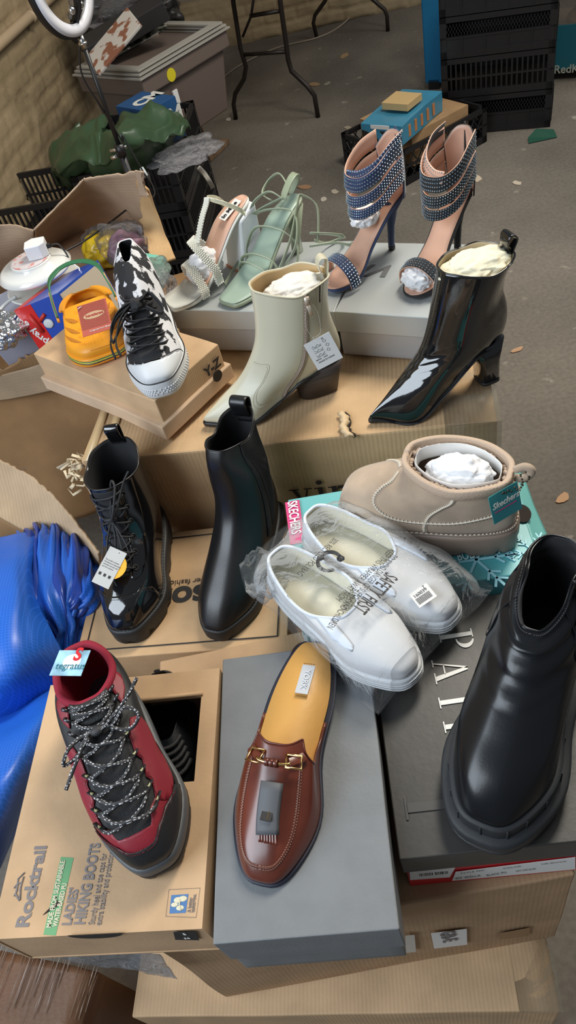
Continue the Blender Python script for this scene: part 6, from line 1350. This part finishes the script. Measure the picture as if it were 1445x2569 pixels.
# ================================================================ BACKGROUND
bp = mat('black_plastic', (.012,.012,.014), rough=.38, bump=.1, bs=150)
def crate(label, M, w, d, h, style=0, group='black plastic crates', cut=False):
    t = thing('plastic_crate', label, 'crate', mtx=M, group=group)
    b = NB(); T = .012
    for (x0,x1,y0,y1) in ((0,w,0,T),(0,w,d-T,d),(0,T,0,d),(w-T,w,0,d)):
        bx(b, x0,x1,y0,y1,h-.022,h); bx(b, x0,x1,y0,y1,0,.03)
        bx(b, x0+(0 if x1-x0<.1 else .0),x1,y0,y1,h*.5-.004,h*.5+.004)
    bx(b, .004,w-.004,.004,d-.004,.002,.008)
    for x in (0,w-.03):
        for y in (0,d-.03): bx(b, x,x+.03,y,y+.03,0,h)
    obj('frame', b, bp, t, smooth=False)
    for face in range(4):
        L_ = w if face % 2 == 0 else d; b = NB(); n = int(L_/(.022 if style == 0 else .05)); 
        for i in range(1, n):
            x = L_*i/n; pts_ = []
            if style == 0: seg = [((x-.004,.03),(x+.004,h-.02))]
            else: seg = []
            for (a, c) in seg:
                if face == 0: bx(b, a[0],c[0],.002,.009,a[1],c[1])
                if face == 2: bx(b, a[0],c[0],d-.009,d-.002,a[1],c[1])
                if face == 1: bx(b, w-.009,w-.002,a[0],c[0],a[1],c[1])
                if face == 3: bx(b, .002,.009,a[0],c[0],a[1],c[1])
            if style == 1:
                for s_ in (1,-1):
                    A2, B2 = (x-s_*.04, .03), (x+s_*.04, h-.02)
                    f_ = {0: lambda q: Vector((q[0],.006,q[1])), 2: lambda q: Vector((q[0],d-.006,q[1])), 1: lambda q: Vector((w-.006,q[0],q[1])), 3: lambda q: Vector((.006,q[0],q[1]))}[face]
                    if .01 < A2[0] < L_-.01 and .01 < B2[0] < L_-.01: tube(b, [f_(A2), f_(B2)], .0032, 5)
        if len(b.verts): obj('side_lattice', b, bp, t, smooth=False)
        else: b.free()
    if style == 2:
        for face in range(4):
            L_ = w if face % 2 == 0 else d; b = NB()
            f0, f1 = ((0,L_,.004,.008) if face == 0 else (0,L_,d-.008,d-.004)) if face % 2 == 0 else ((w-.008,w-.004,0,L_) if face == 1 else (.004,.008,0,L_)), 0
            bx(b, *f0, .03, h*.5); 
            for i in range(int(L_/.014)):
                for j in range(4):
                    x = (i+.5*(j%2))*.014+.01; z = h*.54+j*.012
                    if x > L_-.02: continue
                    q4 = {0: (x,x+.004,.004,.008), 2: (x,x+.004,d-.008,d-.004), 1: (w-.008,w-.004,x,x+.004), 3: (.004,.008,x,x+.004)}[face]
                    bx(b, *q4, z, z+.012)
            for i in range(1, 5):
                x = L_*i/5; q4 = {0: (x-.003,x+.003,-.003,.006), 2: (x-.003,x+.003,d-.006,d+.003), 1: (w-.006,w+.003,x-.003,x+.003), 3: (-.003,.006,x-.003,x+.003)}[face]; bx(b, *q4, .0, h*.52)
            obj('side_panel', b, bp, t, smooth=False)
    return t
A_, B_ = U(1112,342,0), U(1380,319,0); ang = math.atan2((B_-A_).y, (B_-A_).x); wS = (B_-A_).length
for k, (lab, st_) in enumerate((('black plastic crate at the bottom of the tall stack on the right', 2), ('black slatted crate second from the bottom of the tall right stack', 0), ('black plastic crate third from the bottom of the tall right stack', 2), ('black plastic crate at the top of the tall right stack', 2))):
    crate(lab, Matrix.Translation((A_.x, A_.y, .002+.172*k)) @ Matrix.Rotation(ang, 4, 'Z'), wS, .36, .168, st_, group='crates of the tall right stack')
# items inside the slatted crate
# small crate with the book box
zc_ = .16; A_, B_ = U(855,335,zc_), U(1003,385,zc_); ang = math.atan2((B_-A_).y, (B_-A_).x)
dr_ = (U(1165,258,zc_)-B_); 
Mc = Matrix.Translation((A_.x, A_.y, .002)) @ Matrix.Rotation(ang, 4, 'Z'); crate('low black lattice crate on the floor carrying a battered blue box', Mc, (B_-A_).length, dr_.length, zc_, 1, group=None)
wS2 = (B_-A_).length
b = NB(); bx(b, .03, wS2-.03, .1, .45, .05, zc_+.035, Mc); q = obj('cardboard_box', b, card('kraft_small', (.40,.25,.13)), None, smooth=False, bevel=.001); setp(q, 'small brown cardboard box sitting in the low lattice crate', 'box')
z2 = .285; O = U(905,305,z2); 
t, F_, w_, d_ = slab('printed_blue_box', 'battered blue printed box lying on the low lattice crate', 'box', U(905,308,z2), U(1007,316,z2)-U(905,308,z2), U(975,222,z2)-U(905,308,z2), .085, mat('blue_print', (.05,.26,.42), rough=.3, coat=.3, bump=.4, bs=12, bdist=.006), .002, .005)
F2 = F_ @ Matrix.Translation((0,0,.003)); b = NB()
for k in range(5): b = NB(); bx(b, w_+.0015-.001, w_+.003, d_*(.15+.15*k), d_*(.20+.15*k), -.07, -.02); obj('orange_print', b, mat('orange_print', (.55,.22,.08)), t, smooth=False)
b = NB(); bx(b, w_*.25, w_*.7, -.004, 0.0, -.02, -.004); obj('torn_edge', b, wt, t, smooth=False, label='white torn paper edge')
b = NB(); bx(b, .002, w_-.002, -.0015, .001, -.083, -.03); obj('open_end', b, MC['dark_gap'], t, smooth=False)
z3 = z2+.012
t, F_, w_, d_ = slab('buff_packet', 'small buff card packet on top of the blue printed box', 'packet', U(957,257,z3+.03), U(1022,262,z3+.03)-U(957,257,z3+.03), U(988,228,z3+.03)-U(957,257,z3+.03), .03, mat('buff', (.60,.42,.20), rough=.5))
# travel cot behind the stack
A_, B_ = U(1067,226,0), U(1445,205,0); d = (B_-A_).normalized(); ang = math.atan2(d.y, d.x)
t = thing('travel_cot', 'blue travel cot with mesh side and pale lettering, behind the black crate stack', 'travel cot', loc=(A_.x, A_.y, 0), rz=ang)
cb = mat('cot_blue', (.005,.17,.38), rough=.6, bump=.3, bs=20, bdist=.004)
b = NB(); bx(b, 0, .10, 0, .04, .03, .8); obj('corner_post', b, cb, t, smooth=False, bevel=.01)
b = NB(); bx(b, .10, 1.3, .01, .03, .06, .26); obj('lower_band', b, mat('cot_teal', (.01,.14,.20), rough=.6), t, smooth=False)
me_ = film('cot_mesh', (.55,.50,.45), .1, .8, .2, 30, .55); b = NB(); bx(b, .10, 1.3, .015, .018, .26, .75); obj('mesh_side', b, me_, t, smooth=False)
_n = Vector((-d.y, d.x, 0)); _r = W3(Vector((1388-CX, 186-CY, FPX))); _k = (A_-Vector((0,0,CZ))).dot(_n)/_r.dot(_n); _q = Vector((0,0,CZ))+_r*_k
text(t, 'RedKite', .055, frame(((_q-A_).dot(d), .008, _q.z), (1,0,0), (0,0,1)), mat('cot_text', (.45,.50,.45)), bold=.001)
b = NB(); bx(b, .1, 1.25, .05, .6, .14, .16); obj('mattress', b, mat('cot_mat', (.30,.24,.20)), t, smooth=False)
for x in (.02, 1.2):
    b = NB(); bx(b, x, x+.06, .0, .06, 0, .05); obj('foot', b, bp, t, smooth=False)
blob('cot_blanket', 'beige blanket lying inside the travel cot', 'blanket', Vector((A_.x, A_.y, .24))+d*1.0+Vector((.15,.30,0)), (.28,.18,.09), mat('beige_cloth', (.42,.30,.22), rough=.8), 17)
blob('red_toy', 'dark red soft item inside the travel cot', 'toy', Vector((A_.x, A_.y, .52))+d*.98+Vector((.12,.22,0)), (.12,.1,.12), mat('dark_red', (.30,.03,.04), rough=.7), 18)
b = NB(); fpl = lambda px, py: (lambda r: Vector((0,0,CZ))+r*((A_-Vector((0,0,CZ))).dot(Vector((-d.y,d.x,0)))/r.dot(Vector((-d.y,d.x,0)))))(W3(Vector((px-CX,py-CY,FPX))))+Vector((d.y,-d.x,0))*.012
ribbon(b, spl([fpl(1092,-12), fpl(1090,25), fpl(1086,68)], 8), d, .026, .001); q = obj('paper_label', b, paper, t, smooth=False)
# folding table legs
dk = mat('dark_steel', (.035,.028,.025), rough=.4, metal=.4)
def plane_pt(px, py, A_, B_):
    n_ = (B_-A_).cross(Vector((0,0,1))); r = W3(Vector((px-CX,py-CY,FPX))); o = Vector((0,0,CZ)); return o+r*((A_-o).dot(n_)/r.dot(n_))
t = thing('folding_table', 'folding table with bent dark steel legs, top out of frame', 'table', loc=U(590,298,0)); Mt = Matrix.Translation(-U(590,298,0))
A_, B_ = U(591,299,0), U(798,294,0); g = lambda px, py: Mt @ plane_pt(px, py, A_, B_)
for nm, L_ in (('leg', [(584,-60),(585,5),(603,120),(617,168),(612,198),(590,235),(586,262),(592,299)]), ('leg', [(698,-60),(703,5),(716,95),(723,150),(731,178),(770,215),(789,240),(798,294)])):
    b = NB(); tube(b, [Vector(p) for p in [g(*q) for q in L_]], .013, 10); obj(nm, b, dk, t)
b = NB(); tube(b, [g(613,137), g(719,130)], .010, 8); obj('crossbar', b, dk, t); b = NB(); tube(b, [g(628,40), g(700,28)], .010, 8); obj('crossbar', b, dk, t)
b = NB(); tube(b, [g(640,-30), g(630,40), g(609,92)], .007, 8); obj('brace', b, dk, t)
zt_ = plane_pt(585,-30,A_,B_).z; b = NB(); c = (A_+B_)/2; p_ = Mt @ Vector((c.x, c.y, 0)); dd = (B_-A_).normalized(); pr = Vector((dd.y,-dd.x,0))
q4 = [A_-dd*.14+pr*.10, B_-dd*.12+pr*.10, B_-dd*.12-pr*.7, A_-dd*.14-pr*.7]; b.faces.new([b.verts.new(Mt @ Vector((v.x, v.y, zt_+.012))) for v in q4]); obj('table_top', b, mat('table_grey', (.30,.27,.25)), t, smooth=False, solid=.025)
A_, B_ = U(795,96,0), U(973,78,0)
t2 = thing('trestle_table', 'second pair of bent dark table legs by the back wall', 'table', loc=A_); Mt = Matrix.Translation(-A_)
for L_ in ([(838,-50),(815,3),(790,38),(786,58),(795,96)], [(905,-35),(935,-2),(965,24),(971,40),(973,78)]):
    b = NB(); tube(b, [g(*q) for q in L_], .013, 10); obj('leg', b, dk, t2)
# ring light on its stand
px0 = U(338,478,.72); bX, bY = px0.x, px0.y
def polez(py):
    best = min(((abs((lambda v: CY+FPX*v.dot(ey)/v.dot(ez))(Vector((bX,bY,z*.002))-Vector((0,0,CZ)))-py), z*.002) for z in range(100, 900)), key=lambda q: q[0]); return best[1]
zt_ = polez(112); zm = polez(372)
t = thing('ring_light', 'ring light on a black stand with thin cables, top left', 'lamp', loc=(bX,bY,0))
b = NB(); tube(b, [(0,0,zm-.02),(0,0,zt_)], .0065, 10); obj('upper_pole', b, bp, t); b = NB(); tube(b, [(0,0,.25),(0,0,zm-.01)], .011, 12); obj('lower_pole', b, bp, t)
b = NB(); tube(b, [(0,0,zt_-.01),(0,0,zt_+.022)], .008, 10); tube(b, [(0,0,zt_+.0),(0,0,zt_+.006)], .012, 12); obj('silver_joint', b, steel, t, label='silver screw joint')
b = NB(); tube(b, [(0,0,zm-.02),(0,0,zm+.012)], .015, 12); cl_ = obj('clamp', b, bp, t); b = NB(); tube(b, [(-.03,0,zm),(.02,0,zm)], .005, 8); obj('clamp_screw', b, steel, cl_); b = NB(); tube(b, [(-.034,0,zm-.02),(-.01,0,zm-.016)], .006, 8); obj('clamp_knob', b, steel, cl_)
for k in range(3):
    a = k*2.094+.4; b = NB(); tube(b, [(.01*math.cos(a),.01*math.sin(a),.32),(.24*math.cos(a),.24*math.sin(a),.012)], .007, 6); obj('leg', b, bp, t)
R0 = .105; vdir = (Vector((0,0,CZ))-Vector((bX,bY,zt_+.1))).normalized(); nrm_ = Matrix.Rotation(math.radians(52), 3, 'Z') @ Vector((vdir.x, vdir.y, .05)).normalized(); sx_ = nrm_.cross(Vector((0,0,1))).normalized(); sz_ = sx_.cross(nrm_).normalized()
if sz_.z < 0: sz_ = -sz_
cR = Vector((0,0,zt_+.022))+sz_*(R0+.014)
def ringm(r0, r1, off0, off1):
    b = NB(); n = 64; V = []
    for i in range(n):
        a = 6.2832*i/n; d_ = sx_*math.cos(a)+sz_*math.sin(a); V.append([b.verts.new(cR+d_*r+nrm_*o_) for r, o_ in ((r0,off0),(r1,off0),(r1,off1),((r0+r1)/2,off1*1.35),(r0,off1))])
    for i in range(n):
        A2, B2 = V[i], V[(i+1)%n]
        for j in range(5): b.faces.new((A2[j], A2[(j+1)%5], B2[(j+1)%5], B2[j]))
    return b
obj('housing', ringm(R0-.016, R0+.018, -.012, .004), bp, t); obj('diffuser', ringm(R0-.014, R0+.014, .004, .009), mat('diffuser', (.74,.76,.84), rough=.3), t, label='white ring diffuser, unlit')
b = NB(); ribbon(b, spl([cR+sz_*-.09+nrm_*.0, cR+sz_*-.05+nrm_*.03, cR+nrm_*.04+sx_*.02, cR+sz_*.04+sx_*.08+nrm_*.05], 16), nrm_, .02, .006); ph = obj('phone_arm', b, bp, t)
for s_ in (-.02, .02):
    b = NB(); ball(b, cR+sz_*-.06+sx_*s_+nrm_*.02, .010, 2); obj('arm_knob', b, steel, ph)
b = NB(); tube(b, spl([Vector((.0,0,zt_+.02)), Vector((-.03,.0,zt_-.06)), Vector((-.012,0,zt_-.15)), Vector((.014,0,zt_-.25)), Vector((.02,0,zm+.03)), Vector((.05,-.02,zm-.10)), (U(372,432,.72)-Vector((bX,bY,0)))], 50), .0024, 6); obj('power_cable', b, bp, t)
b = NB(); A2, B2 = U(355,422,.74)-Vector((bX,bY,0)), U(368,443,.72)-Vector((bX,bY,0)); tube(b, [A2,B2], .007, 8); obj('inline_switch', b, mat('pale_switch', (.55,.60,.64)), t)
b = NB(); tube(b, [v-Vector((bX,bY,0)) for v in spl([U(370,440,.72), U(388,488,.80), U(340,510,.86), U(280,555,.88), U(215,602,.895), U(152,636,.905)], 50)], .0022, 6); obj('usb_cable', b, bp, t)
# crates with the green tarpaulin
zc_ = .575; A_ = U(430,400,zc_); B_ = U(485,250,zc_); d = (B_-A_).normalized(); n_ = Vector((-d.y, d.x, 0)); dl = (B_-A_).length
O = A_+n_*.40; ang = math.atan2(-n_.y, -n_.x)
for k in range(3): crate(['black slatted crate at the bottom of the stack under the green tarpaulin', 'black slatted crate in the middle of the stack under the green tarpaulin', 'black slatted crate at the top of the stack under the green tarpaulin'][k], Matrix.Translation((O.x, O.y, .002+.192*k)) @ Matrix.Rotation(ang, 4, 'Z'), .40, dl, .188, 0, group='crates under the green tarpaulin')
O2 = A_+n_*.84; 
crate('black crate by the brick wall beneath the tarpaulin', Matrix.Translation((O2.x, O2.y, .31)) @ Matrix.Rotation(ang, 4, 'Z'), .40, dl*.6, .19, 0, group=None)
crate('lower black crate by the brick wall', Matrix.Translation((O2.x, O2.y, .002)) @ Matrix.Rotation(ang, 4, 'Z'), .40, dl*.6, .30, 0, group=None)
gt = mat('green_tarp', (.035,.075,.035), rough=.42, bump=.25, bs=14, bdist=.01, coat=.1)
def drape(name, rows, seed, amp, m=gt, n=(60,44)):
    NU, NV = n; V = []; F = []
    for j in range(NV):
        for i in range(NU):
            u, v = i/(NU-1), j/(NV-1); ctl = [cr([tuple(r[c]) for r in rows], v) for c in range(len(rows[0]))]; p = Vector(cr(ctl, u))
            rg = noise.ridged_multi_fractal(Vector((u*2.2+seed, v*1.6, seed*2)), 1, 2.0, 3, 1, 2); p.z += amp*(rg-.8)+.02*noise.noise(p*9); p += noise.noise_vector(p*6+Vector((seed,0,0)))*.03; V.append(p)
    for j in range(NV-1):
        for i in range(NU-1): a = j*NU+i; F.append((a, a+1, a+NU+1, a+NU))
    return obj(name, (V, F), m, t, solid=.003)
t = thing('green_tarpaulin', 'crumpled dark green tarpaulin heaped over the black crates', 'tarpaulin', loc=(0,0,0))
drape('main_fold', [[U(255,510,.45),U(330,480,.48),U(420,395,.50),U(470,340,.52)],[U(230,445,.60),U(310,405,.66),U(400,365,.66),U(475,325,.63)],[U(225,400,.64),U(310,355,.72),U(400,325,.70),U(490,330,.60)],[U(235,365,.62),U(290,320,.68),U(380,292,.68),U(480,308,.62)]], 2, .045)
drape('left_fold', [[U(150,470,.40),U(200,480,.42),U(265,470,.45)],[U(125,430,.56),U(190,430,.62),U(260,420,.64)],[U(140,380,.60),U(200,360,.68),U(260,350,.68)],[U(200,330,.62),U(235,315,.66),U(280,308,.66)]], 7, .035, n=(40,36))
b = NB(); cmz = .72; t, F_, w_, d_ = slab('blue_carton', 'small blue carton with bold white letters standing on the crates', 'box', U(290,266,cmz), U(372,279,cmz)-U(290,266,cmz), U(350,228,cmz)-U(290,266,cmz), .14, mat('cm_blue', (.012,.07,.20), rough=.4), .001, .0005)
cw = mat('cm_white', (.60,.60,.58)); text(t, 'CM', .085, F_ @ frame((w_*.92,d_*.25,.0012),(0,.9,0),(-1,0,0)) if 0 else frame((w_*.62,d_*.15,.0012),(0,1,0),(-1,0,0)), cw, bold=.004); text(t, 'CM', .065, frame((w_*.3,-.0016,-.075),(1,0,0),(0,0,1)), cw, bold=.004); text(t, 'CM', .085, frame((w_+.0016,d_*.15,-.09),(0,1,0),(0,0,1)), cw, bold=.004)
blob('clear_bag', 'crumpled clear plastic bag on the corner of the crate stack', 'bag', U(455,385,.60), (.12,.11,.03), MC['cling'], 21, .5, .9)
blob('orange_scrap', 'small orange-red scrap between tub and blue carton', 'scrap', U(305,243,.60), (.03,.03,.02), mat('orange_red', (.50,.06,.02)), 22)
b = NB(); ribbon(b, spl([U(497,420,.40), U(512,435,.36), U(525,455,.32), U(534,472,.26)], 12), Vector((1,.4,0)), .02, .003); q = obj('white_strap', b, mat('strap_white', (.62,.60,.55)), None); setp(q, 'white strap end hanging off the side of the crate stack', 'strap')
# storage tub
zt_ = .72; P0_, P1_, P2_ = U(190,185,zt_), U(352,196,zt_), U(440,66,zt_)
e1 = P1_-P0_; ang = math.atan2(e1.y, e1.x); M = Matrix.Translation((P0_.x, P0_.y, .402)) @ Matrix.Rotation(ang, 4, 'Z'); w_ = e1.length; zt_ = .32; d_ = (M.inverted() @ P2_).y
tb = mat('tub_grey', (.15,.115,.10), rough=.45); t = thing('storage_tub', 'large grey-brown plastic storage tub heaped with odds and ends', 'tub', mtx=M)
b = NB(); loft(b, [[Vector((x,y,0)) for x,y in ((.05,.05),(w_-.05,.05),(w_-.05,d_-.05),(.05,d_-.05))], [Vector((x,y,zt_-.07)) for x,y in ((.02,.02),(w_-.02,.02),(w_-.02,d_-.02),(.02,d_-.02))]]); obj('body', b, tb, t, smooth=False, bevel=.01)
b = NB(); bx(b, 0,w_,0,d_,zt_-.075,zt_-.01); obj('rim', b, tb, t, smooth=False, bevel=.006)
lidm = mat('lid_clear', (.48,.46,.42), rough=.25, alpha=.75)
for k in range(3):
    b = NB(); z = zt_-.008+.012*k; o_ = .012-.01*k
    for (x0,x1,y0,y1) in ((-o_,w_+o_,-o_,.05),(-o_,w_+o_,d_-.05,d_+o_),(-o_,.05,.05,d_-.05),(w_-.05,w_+o_,.05,d_-.05)): bx(b, x0,x1,y0,y1,z,z+.006)
    obj('lid_rim', b, lidm, t, smooth=False)
b = NB(); prism(b, arc(0,0,.025,.025,0,345,16), 0, .001, frame((w_+.001,d_*.30,zt_-.05),(0,1,0),(0,0,1))); obj('yellow_sticker', b, mat('yellow_st', (.65,.55,.02)), t, smooth=False)
b = NB(); bx(b, w_-.013,w_-.006,d_*.28,d_*.33,zt_-.19,zt_-.11); obj('white_sticker', b, wt, t, smooth=False)
b = NB(); M0 = Matrix.Translation((P0_.x, P0_.y, .002)) @ Matrix.Rotation(ang, 4, 'Z'); bx(b, .04, w_*.5, .10, d_*.6, 0, .395); q = obj('lower_storage_tub', b, tb, None, smooth=False, bevel=.01); q.matrix_world = M0; setp(q, 'dark tub standing under the grey-brown storage tub', 'tub')
TI = lambda x, y, z: M @ Vector((x*w_, y*d_, z))
def tilted(name, label, cat, c, dims, rot, m):
    b = NB(); bx(b, -dims[0]/2,dims[0]/2,-dims[1]/2,dims[1]/2,-dims[2]/2,dims[2]/2); o = obj(name, b, m, None, smooth=False, bevel=.003); o.location = c; o.rotation_euler = rot; return setp(o, label, cat)
tilted('magazine', 'magazine with black lettering leaning in the storage tub', 'magazine', U(285,105,0.86), (.16,.24,.012), (.5,.2,ang-.5), mat('mag', (.55,.52,.48), rough=.4, col2=(.25,.10,.06), vs=18, lo=.5, hi=.55))
tilted('black_box', 'long black box lying across the storage tub', 'box', U(315,70,0.82), (.14,.36,.07), (.2,.1,ang-.6), mat('matte_black', (.02,.02,.022), rough=.6))
tilted('printed_card', 'white printed card lying in the storage tub', 'card', U(345,95,0.77), (.10,.26,.006), (.1,.1,ang-.35), mat('printed', (.50,.48,.42), col2=(.03,.04,.02), vs=24, lo=.48, hi=.52))
tilted('wooden_block', 'orange-brown wooden block in the storage tub', 'block', U(362,55,0.80), (.10,.10,.05), (.2,.3,.4), mat('block', (.38,.20,.06)))
blob('dark_cable_bundle', 'dark bundle of cables in the back of the tub', 'cables', U(255,60,0.76), (.14,.16,.10), mat('dark_bundle', (.02,.018,.018), rough=.4), 31, .4, .8)
blob('dark_bag', 'dark bundle at the far end of the storage tub', 'bag', U(385,25,0.78), (.12,.13,.09), MC['dark_bundle'], 32, .4, .8)
blob('clear_bag', 'large crumpled clear plastic over the storage tub contents', 'plastic wrap', U(310,10,0.84), (.22,.18,.08), MC['cling'], 33, .4, 1.0)
# wooden pole and pieces
wd_m = mat('old_wood', (.20,.125,.075), rough=.7, var=.25, vs=20, stretch=(1,1,.2), bump=.3, bs=60)
b = NB(); tube(b, [U(340,-30,.85), U(395,95,.70), U(472,250,.44), U(522,372,.03)], .015, 10); q = obj('wooden_pole', b, wd_m, None); setp(q, 'old wooden pole leaning beside the storage tub', 'pole')
for i_, (p1, p2) in enumerate((((518,398),(566,352)), ((512,345),(524,392)))):
    A2, B2 = U(*p1,.02), U(*p2,.02); F_ = frame((A2+B2)/2, B2-A2, Vector((0,0,1)).cross(B2-A2)); b = NB(); l_ = (B2-A2).length; bx(b, -l_/2,l_/2,-.025,.025,-.018,.012); q = obj('wooden_batten', b, wd_m, None, smooth=False, bevel=.003); q.matrix_world = F_; setp(q, ['wooden batten lying on the floor, pointing away from the crates', 'short wooden batten end close beside the crate stack'][i_], 'wood')
b = NB(); tube(b, spl([U(462,190,.006), U(500,210,.006), U(540,208,.006), U(600,165,.006), U(690,122,.006), U(795,95,.006), U(850,68,.006), U(890,30,.03), U(918,-10,.12)], 80), .006, 8); q = obj('floor_cable', b, mat('dusty_cable', (.30,.25,.20), rough=.6), None); setp(q, 'dusty pale cable curving across the far floor', 'cable')
# litter on the floor
for i_, (px, py, sx_, sy_, c_, lab) in enumerate(((573,300,.03,.02,(.55,.52,.48),'crumpled white scrap by the left table foot'), (788,212,.05,.03,(.34,.22,.12),'tan flake on the floor beyond the table foot'), (865,140,.05,.03,(.36,.24,.12),'tan flake far out on the dark floor'), (765,470,.05,.025,(.34,.20,.11),'brown flake near the sage sandal'), (840,482,.035,.02,(.55,.48,.38),'pale flake by the navy stiletto strap'), (812,500,.03,.02,(.55,.50,.42),'small pale flake above the silver box'), (1195,448,.05,.03,(.60,.50,.38),'pale flake right of the black stiletto'), (1068,478,.03,.02,(.55,.48,.38),'pale flake between the two stilettos'), (1298,460,.03,.018,(.58,.50,.40),'tiny pale chip on the right floor'), (1298,878,.03,.012,(.50,.30,.18),'pinkish chip right of the patent boot'), (1412,1250,.03,.018,(.45,.27,.15),'tan chip at the right edge of the floor'), (875,322,.05,.02,(.45,.38,.28),'pale flake behind the low crate'))):
    b = NB(); rnd = random.Random(i_+3); n = 9; prism(b, [(sx_*(.6+.4*rnd.random())*math.cos(6.28*k/n), sy_*(.6+.4*rnd.random())*math.sin(6.28*k/n)) for k in range(n)], 0, .003)
    q = obj('paint_flake', b, mat('flake_%d' % i_, c_, rough=.8), None, smooth=False); p_ = U(px, py, .001); q.location = p_; q.rotation_euler = (0,0,rnd.random()*3); setp(q, lab, 'floor litter', 'flakes on the floor')
b = NB(); p_ = U(1355,345,.001); V = [(-.07,-.03,0),(.06,-.05,0),(.07,.01,.012),(.0,.05,.02),(-.05,.02,.004)]; b.faces.new([b.verts.new(v) for v in V]); q = obj('green_wrapper', b, mat('green_foil', (.02,.09,.06), rough=.4), None, smooth=False, solid=.002); q.location = p_+Vector((0,0,.002)); setp(q, 'crushed dark green wrapper on the floor by the crate stack', 'wrapper')
